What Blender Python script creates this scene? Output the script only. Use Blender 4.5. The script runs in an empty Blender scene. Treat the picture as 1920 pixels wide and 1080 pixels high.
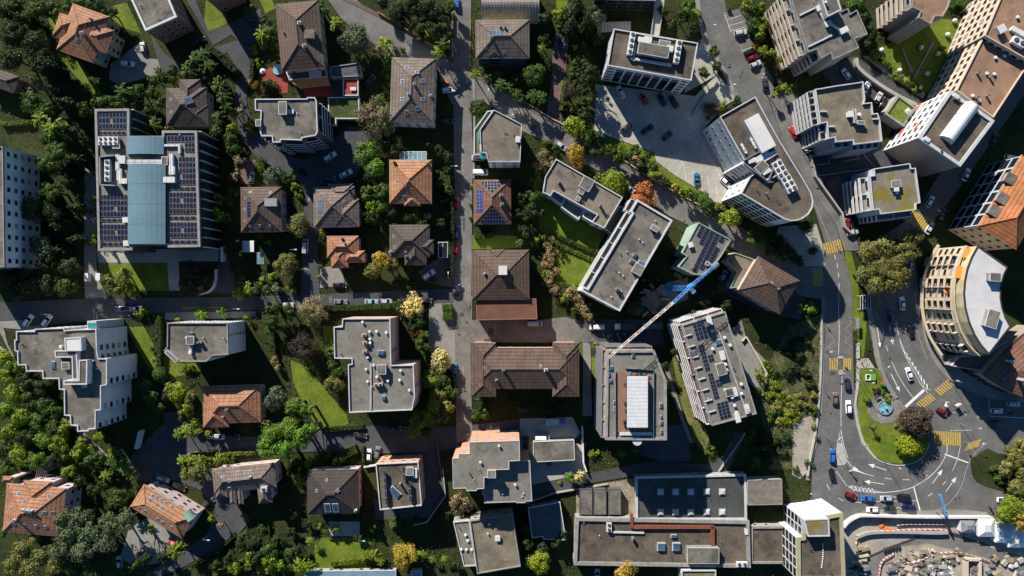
import bpy, bmesh, math, random
import numpy as np
from mathutils import Vector, Matrix

# ---------------------------------------------------------------- camera, sky, sun, exposure
H = 240.0            # camera height above the ground, metres
S = 0.18             # metres per photograph pixel on the ground
SC = bpy.context.scene
COL = SC.collection
cam_data = bpy.data.cameras.new('camera'); cam = bpy.data.objects.new('camera', cam_data)
COL.objects.link(cam); cam.location = (0, 0, H); cam.rotation_euler = (0, 0, 0)
cam_data.sensor_width = 36.0; cam_data.lens = 36.0 * H / (1920 * S)
cam_data.clip_start = 1.0; cam_data.clip_end = 6000
SC.camera = cam
SUN_EL = math.radians(28.5)
SUN_DIR = Vector((0.515, -0.857, 0)).normalized()      # the way shadows fall on the ground
W = bpy.data.worlds.new('World'); SC.world = W; W.use_nodes = True
nt = W.node_tree
bg = nt.nodes['Background']; sky = nt.nodes.new('ShaderNodeTexSky'); sky.sky_type = 'NISHITA'
sky.sun_disc = False; sky.sun_elevation = SUN_EL; sky.air_density = 1.0; sky.dust_density = 0.1; sky.ozone_density = 4.0
sky.sun_rotation = math.atan2(-SUN_DIR.x, -SUN_DIR.y)
tint = nt.nodes.new('ShaderNodeMix'); tint.data_type = 'RGBA'; tint.blend_type = 'MULTIPLY'; tint.inputs[0].default_value = 1.0; tint.inputs[7].default_value = (0.70, 1.0, 1.16, 1)   # deep clear blue
nt.links.new(sky.outputs['Color'], tint.inputs[6]); nt.links.new(tint.outputs[2], bg.inputs['Color']); bg.inputs['Strength'].default_value = 0.05
sl = bpy.data.lights.new('sun', 'SUN'); sl.energy = 5.0; sl.angle = math.radians(0.53); sl.color = (1.0, 0.93, 0.82)
so = bpy.data.objects.new('sun', sl); COL.objects.link(so)
d = Vector((SUN_DIR.x * math.cos(SUN_EL), SUN_DIR.y * math.cos(SUN_EL), -math.sin(SUN_EL)))
so.rotation_euler = d.to_track_quat('-Z', 'Y').to_euler(); so.location = (-60, 110, 200)
SC.view_settings.view_transform = 'Standard'; SC.view_settings.look = 'None'
SC.view_settings.exposure = 0.8; SC.view_settings.gamma = 1.0; SC.view_settings.use_curve_mapping = False
SC.render.engine = 'CYCLES'
SC.cycles.max_bounces = 5; SC.cycles.diffuse_bounces = 1; SC.cycles.glossy_bounces = 2
SC.cycles.use_denoising = True
RND = random.Random(7)
NPR = np.random.RandomState(11)

# ---------------------------------------------------------------- photograph pixels to places
def P(x, y, z=0.0):
    k = S * (H - z) / H
    return Vector(((x - 960) * k, (540 - y) * k, z))
def Z(x0, y0, s):
    """points read in an enlarged crop of the photograph -> photograph pixels"""
    return lambda *pts: [(x0 + p[0] / s, y0 + p[1] / s) for p in pts]
T = {(r, c): Z(480 * c, 270 * r, 4.0) for r in range(4) for c in range(4)}
Z1 = Z(1310, 170, 4.0); Z2 = Z(1430, 0, 6.748); Z3 = Z(1640, 0, 5.4); Z4 = Z(1480, 140, 6.354)
Z5 = Z(1640, 160, 6.0); Z6 = Z(1720, 280, 5.4); Z7 = Z(1700, 440, 3.373); Z8 = Z(1080, 380, 4.364)
Y1 = Z(1110, 570, 4.153); Y2 = Z(1580, 930, 5.647); Y3 = Z(1540, 600, 4.154); Y4 = Z(160, 190, 3.485)
Y5 = Z(840, 780, 6.0)
F = lambda *pts: list(pts)

# ---------------------------------------------------------------- materials
M = {}
def nodes(name):
    m = bpy.data.materials.new(name); m.use_nodes = True
    n = m.node_tree.nodes; l = m.node_tree.links
    return m, n, l, n['Principled BSDF']
def mixrgb(n, l, fac, a, b, mode='MIX'):
    x = n.new('ShaderNodeMix'); x.data_type = 'RGBA'; x.blend_type = mode
    for s, v in ((x.inputs[0], fac), (x.inputs[6], a), (x.inputs[7], b)):
        if hasattr(v, 'is_linked') or hasattr(v, 'links'): l.new(v, s)
        elif isinstance(v, (int, float)): s.default_value = v
        else: s.default_value = (*v, 1)
    return x.outputs[2]
def noise(n, l, scale, detail=4, vec=None, rough=0.6):
    t = n.new('ShaderNodeTexNoise'); t.inputs['Scale'].default_value = scale
    t.inputs['Detail'].default_value = detail; t.inputs['Roughness'].default_value = rough
    if vec is None:
        g = n.new('ShaderNodeNewGeometry'); vec = g.outputs['Position']
    l.new(vec, t.inputs['Vector']); return t.outputs['Fac']
def ramp(n, l, v, a, b):
    r = n.new('ShaderNodeMapRange'); l.new(v, r.inputs[0])
    r.inputs[1].default_value = a; r.inputs[2].default_value = b; return r.outputs[0]
def bump(n, l, b, h, strength, dist):
    x = n.new('ShaderNodeBump'); x.inputs['Strength'].default_value = strength; x.inputs['Distance'].default_value = dist
    l.new(h, x.inputs['Height']); l.new(x.outputs[0], b.inputs['Normal'])
def plain(name, c, rough=0.7, metal=0.0, vary=0.18, scale=0.6, fine=0.12):
    """worn paint, plaster, metal: a base colour with weathering"""
    m, n, l, b = nodes(name)
    dark = tuple(v * (1 - vary) for v in c); lite = tuple(min(1, v * (1 + vary * 0.6)) for v in c)
    a = mixrgb(n, l, ramp(n, l, noise(n, l, scale, 5), 0.3, 0.7), dark, lite)
    f = ramp(n, l, noise(n, l, 5.0, 2), 0.3, 0.7)
    a = mixrgb(n, l, f, a, mixrgb(n, l, 1.0, a, (1 - fine,) * 3, 'MULTIPLY'))
    l.new(a, b.inputs['Base Color']); b.inputs['Roughness'].default_value = rough; b.inputs['Metallic'].default_value = metal
    M[name] = m; return m
def gravel(name, c, stain=0.52, sc=0.12, speck=0.35, moss=None):
    m, n, l, b = nodes(name)
    a = mixrgb(n, l, ramp(n, l, noise(n, l, sc, 6, rough=0.65), 0.38, 0.6), tuple(v * (1 - stain) for v in c), c)
    a = mixrgb(n, l, ramp(n, l, noise(n, l, 0.55, 5, rough=0.7), 0.42, 0.7), a, mixrgb(n, l, 1.0, a, (1 + stain * .8, 1 + stain * .75, 1 + stain * .68), 'MULTIPLY'))
    a = mixrgb(n, l, ramp(n, l, noise(n, l, 0.3, 3, rough=0.5), 0.60, 0.68), a, mixrgb(n, l, 1.0, a, (1 - stain * .8,) * 3, 'MULTIPLY'))
    if moss:
        a = mixrgb(n, l, ramp(n, l, noise(n, l, 0.22, 6, rough=0.7), 0.5, 0.56), a, moss)
    sp = noise(n, l, 3.2, 3, rough=0.8)
    a = mixrgb(n, l, ramp(n, l, sp, 0.32, 0.68), mixrgb(n, l, 1.0, a, (1 - speck,) * 3, 'MULTIPLY'), mixrgb(n, l, 1.0, a, (1 + speck * 0.5,) * 3, 'MULTIPLY'))
    l.new(a, b.inputs['Base Color']); b.inputs['Roughness'].default_value = 0.95
    bump(n, l, b, sp, 0.5, 0.08)
    M[name] = m; return m
def tiles(name, c, c2, period=0.56, speck=0.34):
    """clay tiles: courses run across the slope, rows of tiles down it, weathered in streaks"""
    m, n, l, b = nodes(name)
    g = n.new('ShaderNodeNewGeometry')
    def vm(op, a, bb):
        x = n.new('ShaderNodeVectorMath'); x.operation = op
        for s, v in zip(x.inputs, (a, bb)):
            if v is None: continue
            if isinstance(v, tuple): s.default_value = v
            else: l.new(v, s)
        return x
    t = vm('NORMALIZE', vm('CROSS_PRODUCT', g.outputs['True Normal'], (0, 0, 1)).outputs[0], None).outputs[0]
    s = vm('CROSS_PRODUCT', g.outputs['True Normal'], t).outputs[0]
    u = vm('DOT_PRODUCT', g.outputs['Position'], t).outputs['Value']
    v = vm('DOT_PRODUCT', g.outputs['Position'], s).outputs['Value']
    def comb(ku, kv):
        x = n.new('ShaderNodeCombineXYZ')
        for i, (q, k) in enumerate(((u, ku), (v, kv))):
            mm = n.new('ShaderNodeMath'); mm.operation = 'MULTIPLY'; l.new(q, mm.inputs[0]); mm.inputs[1].default_value = k
            l.new(mm.outputs[0], x.inputs[i])
        return x.outputs[0]
    br = n.new('ShaderNodeTexBrick'); l.new(comb(1 / period, 1 / 1.2), br.inputs['Vector'])
    br.inputs['Scale'].default_value = 1.0; br.inputs['Brick Width'].default_value = 1.0; br.inputs['Row Height'].default_value = 1.0
    br.inputs['Mortar Size'].default_value = 0.09; br.offset = 0.0
    br.inputs['Color1'].default_value = (*c, 1); br.inputs['Color2'].default_value = (*((p_ + q_) / 2 for p_, q_ in zip(c, c2)), 1)
    br.inputs['Mortar'].default_value = (*(q * 0.45 for q in c2), 1)
    st = ramp(n, l, noise(n, l, 1.0, 4, comb(1.1, 0.16), 0.7), 0.3, 0.7)
    a = mixrgb(n, l, 1.0, br.outputs['Color'], mixrgb(n, l, st, (1 - speck,) * 3, (1 + speck * 0.6,) * 3), 'MULTIPLY')
    lg = ramp(n, l, noise(n, l, 0.25, 5), 0.35, 0.65)
    a = mixrgb(n, l, 1.0, a, mixrgb(n, l, lg, (0.78, 0.77, 0.77), (1.1, 1.1, 1.1)), 'MULTIPLY')
    l.new(a, b.inputs['Base Color']); b.inputs['Roughness'].default_value = 0.8
    bump(n, l, b, br.outputs['Fac'], 0.6, -0.06)
    M[name] = m; return m
def glass(name, c, rough=0.08):
    m, n, l, b = nodes(name)
    a = mixrgb(n, l, ramp(n, l, noise(n, l, 0.35, 2), 0.4, 0.6), tuple(v * 0.6 for v in c), c)
    l.new(a, b.inputs['Base Color']); b.inputs['Roughness'].default_value = rough; b.inputs['IOR'].default_value = 1.5
    M[name] = m; return m
def by_object(name, rough, coat=0.0, leafy=False, metal=0.0):
    """takes its colour from the object it is on"""
    m, n, l, b = nodes(name)
    oi = n.new('ShaderNodeObjectInfo'); a = oi.outputs['Color']
    if leafy:
        g = n.new('ShaderNodeNewGeometry')
        a = mixrgb(n, l, 1.0, a, mixrgb(n, l, g.outputs['Random Per Island'], (0.5, 0.5, 0.5), (1.45, 1.5, 1.3)), 'MULTIPLY')
        tc = n.new('ShaderNodeTexCoord')
        a = mixrgb(n, l, 1.0, a, mixrgb(n, l, ramp(n, l, noise(n, l, 0.55, 3, g.outputs['Position']), 0.32, 0.68), (0.62, 0.66, 0.7), (1.3, 1.25, 1.1)), 'MULTIPLY')
    elif not coat:
        a = mixrgb(n, l, 1.0, a, mixrgb(n, l, ramp(n, l, noise(n, l, 1.3, 4), 0.3, 0.7), (0.78,) * 3, (1.12,) * 3), 'MULTIPLY')
    l.new(a, b.inputs['Base Color']); b.inputs['Roughness'].default_value = rough
    b.inputs['Coat Weight'].default_value = coat; b.inputs['Metallic'].default_value = metal
    if leafy:
        tr = n.new('ShaderNodeBsdfTranslucent'); l.new(a, tr.inputs['Color'])
        mx = n.new('ShaderNodeMixShader'); mx.inputs[0].default_value = 0.15
        l.new(b.outputs[0], mx.inputs[1]); l.new(tr.outputs[0], mx.inputs[2])
        l.new(mx.outputs[0], n['Material Output'].inputs['Surface'])
        b.inputs['Specular IOR Level'].default_value = 0.25
    M[name] = m; return m

by_object('leaf', 0.6, leafy=True); by_object('car_paint', 0.32, coat=0.6); by_object('tinted', 0.75)
by_object('tinted_metal', 0.45, metal=0.5)
plain('bark', (0.09, 0.065, 0.045), 0.9, vary=0.35, scale=2)
plain('white_paint', (0.62, 0.62, 0.62), 0.6); plain('trim_white', (0.5, 0.51, 0.53), 0.6)
plain('concrete', (0.26, 0.25, 0.235), 0.9, vary=0.3); plain('grey_metal', (0.33, 0.34, 0.36), 0.45, 0.5)
plain('dark_metal', (0.06, 0.06, 0.065), 0.5, 0.3); plain('black_rubber', (0.02, 0.02, 0.02), 0.8)
glass('glass', (0.016, 0.022, 0.03)); glass('car_glass', (0.012, 0.014, 0.018), 0.05); glass('glass_teal', (0.015, 0.05, 0.055))
glass('skylight_glass', (0.07, 0.12, 0.2), 0.12); glass('solar', (0.012, 0.018, 0.045), 0.18); glass('solar_blue', (0.03, 0.06, 0.22), 0.25)
glass('solar_brown', (0.028, 0.02, 0.024), 0.2)
plain('blind', (0.3, 0.31, 0.31), 0.6); plain('lamp_glass', (0.7, 0.7, 0.68), 0.3); plain('tail_red', (0.35, 0.01, 0.01), 0.3)
ROOFS = dict(vivid=((0.50, 0.19, 0.065), (0.42, 0.14, 0.05)), terra=((0.40, 0.19, 0.10), (0.30, 0.13, 0.07)), orange=((0.44, 0.22, 0.11), (0.36, 0.165, 0.08)), brown=((0.135, 0.085, 0.06), (0.095, 0.058, 0.043)),
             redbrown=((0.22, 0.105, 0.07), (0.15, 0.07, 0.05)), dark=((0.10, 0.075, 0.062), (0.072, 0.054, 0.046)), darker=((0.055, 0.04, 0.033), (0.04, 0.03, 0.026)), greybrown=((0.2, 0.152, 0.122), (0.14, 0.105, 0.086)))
for k, (a_, b_) in ROOFS.items(): tiles('tiles_' + k, a_, b_)
gravel('roof_gravel', (0.165, 0.15, 0.128)); gravel('roof_brown_gravel', (0.122, 0.098, 0.075)); gravel('roof_pink', (0.29, 0.175, 0.112), 0.28)
gravel('roof_pale', (0.19, 0.178, 0.155), 0.3); gravel('roof_beige', (0.19, 0.16, 0.118), 0.4); gravel('roof_dark', (0.085, 0.095, 0.10), 0.3)
gravel('roof_moss', (0.19, 0.17, 0.135), 0.3, moss=(0.18, 0.145, 0.02)); gravel('roof_membrane', (0.52, 0.51, 0.52), 0.12, speck=0.06); gravel('roof_green', (0.062, 0.07, 0.066), 0.35)
gravel('roof_grass', (0.14, 0.185, 0.02), 0.4, sc=0.5, speck=0.5); gravel('roof_dark_grass', (0.05, 0.075, 0.015), 0.4, sc=0.4, speck=0.5); gravel('roof_white', (0.55, 0.55, 0.54), 0.1, speck=0.05); gravel('roof_slab', (0.19, 0.16, 0.125), 0.35)
WALLS = dict(white=(0.62, 0.63, 0.66), cream=(0.50, 0.43, 0.28), yellow=(0.54, 0.45, 0.32), pink=(0.56, 0.36, 0.31), salmon=(0.62, 0.30, 0.18), brick=(0.26, 0.115, 0.08), maroon=(0.115, 0.05, 0.055),
             grey=(0.36, 0.35, 0.34), beige=(0.56, 0.455, 0.36), concrete=(0.34, 0.325, 0.29), greybeige=(0.30, 0.25, 0.215), palepink=(0.58, 0.44, 0.44), green=(0.25, 0.34, 0.27), teal=(0.04, 0.07, 0.075), dark=(0.09, 0.09, 0.095), orange=(0.6, 0.27, 0.1))
for k, c_ in WALLS.items(): plain('wall_' + k, c_, 0.85, vary=0.16, scale=0.3)

# ---------------------------------------------------------------- objects and meshes
def put(o, parent=None):
    COL.objects.link(o)
    if parent is not None: o.parent = parent
    return o
def mesh(name, verts, faces, mats, midx=None, smooth=False):
    me = bpy.data.meshes.new(name); me.from_pydata([tuple(v) for v in verts], [], faces)
    for m in (mats if isinstance(mats, (list, tuple)) else [mats]): me.materials.append(M[m] if isinstance(m, str) else m)
    if midx is not None: me.polygons.foreach_set('material_index', midx)
    if smooth: me.polygons.foreach_set('use_smooth', [True] * len(me.polygons))
    me.update(); return me
class MB:
    """collects geometry in world coordinates; build() makes one mesh object"""
    def __init__(s): s.v = []; s.f = []; s.m = []
    def add(s, vs, fs, mi=0):
        o = len(s.v); s.v += [Vector(v) for v in vs]; s.f += [tuple(i + o for i in f) for f in fs]; s.m += [mi] * len(fs)
    def box(s, c, sx, sy, sz, ang=0.0, mi=0, base=True):
        ca, sa = math.cos(ang), math.sin(ang); z0 = c[2] if base else c[2] - sz / 2
        vs = []
        for dz in (0, sz):
            for dx, dy in ((-1, -1), (1, -1), (1, 1), (-1, 1)):
                x, y = dx * sx / 2, dy * sy / 2; vs.append((c[0] + x * ca - y * sa, c[1] + x * sa + y * ca, z0 + dz))
        s.add(vs, [(3, 2, 1, 0), (4, 5, 6, 7), (0, 1, 5, 4), (1, 2, 6, 5), (2, 3, 7, 6), (3, 0, 4, 7)], mi)
    def prism(s, pts, z0, z1, mi=0, top=None, bottom=True):
        n = len(pts); vs = [(p[0], p[1], z0) for p in pts] + [(p[0], p[1], z1) for p in pts]
        s.add(vs, [(i, (i + 1) % n, n + (i + 1) % n, n + i) for i in range(n)], mi)
        o = len(s.v) - 2 * n
        s.f.append(tuple(range(o + n, o + 2 * n))); s.m.append(mi if top is None else top)
        if bottom: s.f.append(tuple(range(o + n - 1, o - 1, -1))); s.m.append(mi)
    def tube(s, a, b, r0, r1=None, k=6, mi=0, caps=True):
        a, b = Vector(a), Vector(b); r1 = r0 if r1 is None else r1
        dz = (b - a); q = dz.to_track_quat('Z', 'Y'); vs = []
        for p, r in ((a, r0), (b, r1)):
            for i in range(k):
                t = 2 * math.pi * i / k; vs.append(p + q @ Vector((r * math.cos(t), r * math.sin(t), 0)))
        fs = [(i, (i + 1) % k, k + (i + 1) % k, k + i) for i in range(k)]
        if caps: fs += [tuple(range(k - 1, -1, -1)), tuple(range(k, 2 * k))]
        s.add(vs, fs, mi)
    def build(s, name, mats, parent=None, base=(0, 0, 0), smooth=False, color=None):
        b = Vector(base); me = mesh(name, [v - b for v in s.v], s.f, mats, s.m, smooth)
        o = bpy.data.objects.new(name, me); put(o, parent)
        if parent is None: o.location = b
        if color: o.color = (*color, 1)
        return o
def tag(o, label, cat, group=None, kind=None):
    if label: o['label'] = label
    if cat: o['category'] = cat
    if group: o['group'] = group
    if kind: o['kind'] = kind
    return o
def empty(name, loc, label, cat, group=None, rz=0.0):
    o = bpy.data.objects.new(name, None); o.empty_display_size = 0.5; put(o); o.location = loc; o.rotation_euler[2] = rz
    return tag(o, label, cat, group)
UNIT = {}
def unit_box(mats):
    if mats not in UNIT:
        b = MB(); b.box((0, 0, 0), 1, 1, 1, base=False); UNIT[mats] = mesh('block', b.v, b.f, mats)
    return UNIT[mats]
def unit_window(gl='glass', fr='trim_white'):
    """one wide, one high, facing -Y: a frame of four bars, a pane set back in it"""
    k = ('w', gl, fr)
    if k not in UNIT:
        b = MB(); t = 0.07
        b.add([(-.5, -.25, -.5), (.5, -.25, -.5), (.5, -.25, .5), (-.5, -.25, .5)], [(0, 1, 2, 3)], 0)
        o = [(-.5, -.5), (.5, -.5), (.5, .5), (-.5, .5)]; i_ = [(-.5 + t, -.5 + t), (.5 - t, -.5 + t), (.5 - t, .5 - t), (-.5 + t, .5 - t)]
        vs = [(x, -.5, z) for x, z in o] + [(x, -.5, z) for x, z in i_] + [(x, .5, z) for x, z in o] + [(x, -.25, z) for x, z in i_]
        fs = [(j, (j + 1) % 4, 4 + (j + 1) % 4, 4 + j) for j in range(4)] + [(8 + j, 8 + (j + 1) % 4, (j + 1) % 4, j) for j in range(4)] + [(4 + j, 4 + (j + 1) % 4, 12 + (j + 1) % 4, 12 + j) for j in range(4)]
        b.add(vs, fs, 1)
        UNIT[k] = mesh('window', b.v, b.f, [gl, fr], b.m)
    return UNIT[k]
def place(name, me, parent, loc, scale=(1, 1, 1), rot=(0, 0, 0), base=(0, 0, 0), color=None):
    o = bpy.data.objects.new(name, me); put(o, parent); o.location = Vector(loc) - Vector(base); o.scale = scale; o.rotation_euler = rot
    if color: o.color = (*color, 1)
    return o
def ccw(pts):
    a = sum(pts[i][0] * pts[(i + 1) % len(pts)][1] - pts[(i + 1) % len(pts)][0] * pts[i][1] for i in range(len(pts)))
    return pts if a > 0 else pts[::-1]
def inset(pts, dd):
    """offset a ccw polygon inwards by dd"""
    n = len(pts); out = []
    for i in range(n):
        p0, p1, p2 = (Vector(pts[j % n][:2]) for j in (i - 1, i, i + 1))
        a = (p1 - p0).normalized(); b = (p2 - p1).normalized()
        na, nb = Vector((-a.y, a.x)), Vector((-b.y, b.x)); m = na + nb
        if m.length < 1e-4: m = na
        m.normalize(); k = max(0.35, m.dot(na)); out.append(p1 + m * (dd / k))
    return out
def inside(pt, poly):
    x, y = pt[0], pt[1]; c = False; n = len(poly)
    for i in range(n):
        (x1, y1), (x2, y2) = poly[i][:2], poly[i - 1][:2]
        if (y1 > y) != (y2 > y) and x < (x2 - x1) * (y - y1) / (y2 - y1) + x1: c = not c
    return c
FOOT = []      # building footprints, for keeping ground cover out
SHEETS = []    # (polygon, z) of laid surfaces
def ground_z(x, y):
    return max([0.0] + [z for poly, z in SHEETS if inside((x, y), poly)])

# ---------------------------------------------------------------- laid surfaces
ZS = [0.004]
def sheet(name, pts, mat, parent=None, z=None, label=None, raised=0.0, cover=False):
    w = ccw([P(*p) for p in pts])
    if z is None: ZS[0] += 0.003; z = ZS[0]
    b = MB(); zz = z + raised
    if raised: b.prism(w, -0.05, zz)
    else: b.add([(p.x, p.y, zz) for p in w], [tuple(range(len(w)))])
    o = b.build(name, mat, parent)
    if parent is None: o['kind'] = 'structure'
    if label: o['label'] = label
    SHEETS.append(([(p.x, p.y) for p in w], zz))
    if not cover: FOOT.append([(p.x, p.y) for p in w])
    return o
def smoothline(pts, n=4):
    """Catmull-Rom through the points"""
    q = [Vector(p) for p in pts]; q = [q[0] * 2 - q[1]] + q + [q[-1] * 2 - q[-2]]; out = []
    for i in range(1, len(q) - 2):
        for k in range(n):
            t = k / n; a, b, c, e = q[i - 1], q[i], q[i + 1], q[i + 2]
            out.append(0.5 * (2 * b + (c - a) * t + (2 * a - 5 * b + 4 * c - e) * t * t + (3 * b - a - 3 * c + e) * t ** 3))
    out.append(q[-2]); return [tuple(v) for v in out]
def ribbon(pts, w):
    """polygon round a polyline, pixels"""
    v = [Vector(p) for p in pts]; L = []; R = []
    for i in range(len(v)):
        t = (v[min(i + 1, len(v) - 1)] - v[max(i - 1, 0)]).normalized(); nn = Vector((-t.y, t.x)) * w / 2
        L.append(v[i] + nn); R.append(v[i] - nn)
    return [tuple(p) for p in L + R[::-1]]
def line(name, pts, w, mat, parent, z):
    r = ribbon(pts, w); n = len(pts); b = MB(); q = [P(*p) for p in r]
    b.add([(p.x, p.y, z) for p in q], [(i + 1, i, 2 * n - 1 - i, 2 * n - 2 - i) for i in range(n - 1)])
    return b.build(name, mat, parent)

# ---------------------------------------------------------------- facades
def facing(mid, nrm):
    r = Vector((mid[0], mid[1])); return nrm.dot(-r) / max(1.0, r.length)
def side(nrm):
    if abs(nrm.x) > abs(nrm.y): return 'E' if nrm.x > 0 else 'W'
    return 'N' if nrm.y > 0 else 'S'
def facade(root, base, A, B, z0, z1, style, skip=None, opt=None):
    """windows, balconies or curtain wall along the wall A-B (outside on its right)"""
    opt = opt or {}
    A, B = Vector(A[:2]), Vector(B[:2]); L = (B - A).length
    if L < 2.2 or style == 'blank': return
    t = (B - A) / L; n = Vector((t.y, -t.x)); ang = math.atan2(t.y, t.x)
    if facing((A + B) / 2, n) < -0.45: return
    fl = opt.get('floors') or max(1, round((z1 - z0) / 3.1)); fh = (z1 - z0) / fl
    gl = opt.get('glass', 'glass'); fr = opt.get('frame', 'trim_white')
    if style == 'win':
        sp = opt.get('sp', 3.2); ww = opt.get('w', 1.3); hh = opt.get('h', 1.55)
        cols = opt.get('cols') or max(1, int(L / sp)); ms = [unit_window(g_, fr) for g_ in (gl, gl, gl, 'blind', 'glass_teal')]
        for f in range(fl):
            for c in range(cols):
                if opt.get('at') is not None:
                    if c >= len(opt['at']): continue
                    s = opt['at'][c] * L
                else: s = (c + 0.5) * L / cols
                p = A + t * s + n * 0.03
                if skip and skip(p): continue
                zc = z0 + f * fh + fh * 0.52
                place('window', ms[RND.randrange(5)], root, (p.x, p.y, zc), (min(ww, L * 0.8), 0.14, hh), (0, 0, ang), base)
    elif style == 'strip':
        me = unit_window(gl, fr); cols = max(1, round(L / 3.4)); w = L / cols
        for f in range(fl):
            for c in range(cols):
                p = A + t * (c + 0.5) * w + n * 0.03
                place('window', me, root, (p.x, p.y, z0 + (f + 0.55) * fh), (w * 0.82, 0.14, fh * 0.5), (0, 0, ang), base)
    elif style == 'glass':
        me = unit_window(gl, opt.get('frame', 'dark_metal')); bay = opt.get('bay', 3.0); cols = max(1, round(L / bay)); w = L / cols
        for f in range(fl):
            for c in range(cols):
                p = A + t * (c + 0.5) * w + n * 0.03
                place('window', me, root, (p.x, p.y, z0 + (f + 0.5) * fh), (w * 0.985, 0.14, fh * 0.96), (0, 0, ang), base)
        fin = opt.get('fin')
        if fin:
            fm = unit_box(opt.get('fin_mat', 'trim_white'))
            for c in range(cols + 1):
                p = A + t * c * w + n * (fin / 2 + 0.02)
                place('facade_fin', fm, root, (p.x, p.y, (z0 + z1) / 2), (0.22, fin, z1 - z0 - 0.3), (0, 0, ang), base)
    elif style == 'bays':
        # tall glazed bays between pale piers, small windows at both ends
        me = unit_window('glass', 'dark_metal'); cols = opt.get('cols', 7); m = L * 0.11; w = (L - 2 * m) / cols
        for c in range(cols):
            p = A + t * (m + (c + 0.5) * w) + n * 0.03
            place('window', me, root, (p.x, p.y, z0 + (z1 - z0) * 0.43), (w * 0.8, 0.14, (z1 - z0) * 0.74), (0, 0, ang), base)
            place('window', me, root, (p.x, p.y, z1 - 1.9), (w * 0.8, 0.14, 1.0), (0, 0, ang), base)
        for s in (m * 0.55, L - m * 0.55):
            for f in range(5):
                p = A + t * s + n * 0.03
                place('window', me, root, (p.x, p.y, z0 + (f + 0.6) * (z1 - z0) / 5.2), (m * 0.62, 0.14, 1.0), (0, 0, ang), base)
    elif style == 'balc':
        dp = opt.get('depth', 1.5); me = unit_window(gl, fr); wall = opt.get('rail', 'trim_white'); floor = opt.get('floor', 'concrete')
        bay = opt.get('bay', 4.6); cols = max(1, round(L / bay)); w = L / cols
        for f in range(fl):
            zf = z0 + f * fh + (0.3 if f == 0 else 0.0)
            b = MB(); c = A + t * L / 2 + n * (dp / 2 + 0.004)
            b.box((c.x, c.y, zf - 0.1), L - 0.1, dp, 0.2, ang, 1)
            c = A + t * L / 2 + n * (dp + 0.02)
            b.box((c.x, c.y, zf - 0.16), L, opt.get('thick', 0.3), opt.get('railh', 1.15), ang, 0)
            for k in range(cols + 1):
                c = A + t * min(max(k * w, 0.1), L - 0.1) + n * (dp / 2 - 0.01)
                b.box((c.x, c.y, zf + 0.105), 0.18, dp - 0.3, fh - 0.35 if opt.get('tall', False) else 0.95, ang, 0)
            b.build('balcony', [wall, floor], root, base)
            for k in range(cols):
                p = A + t * (k + 0.5) * w + n * 0.03
                place('window', me, root, (p.x, p.y, zf + fh * 0.46), (w * 0.62, 0.14, fh * 0.68), (0, 0, ang), base)

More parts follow.
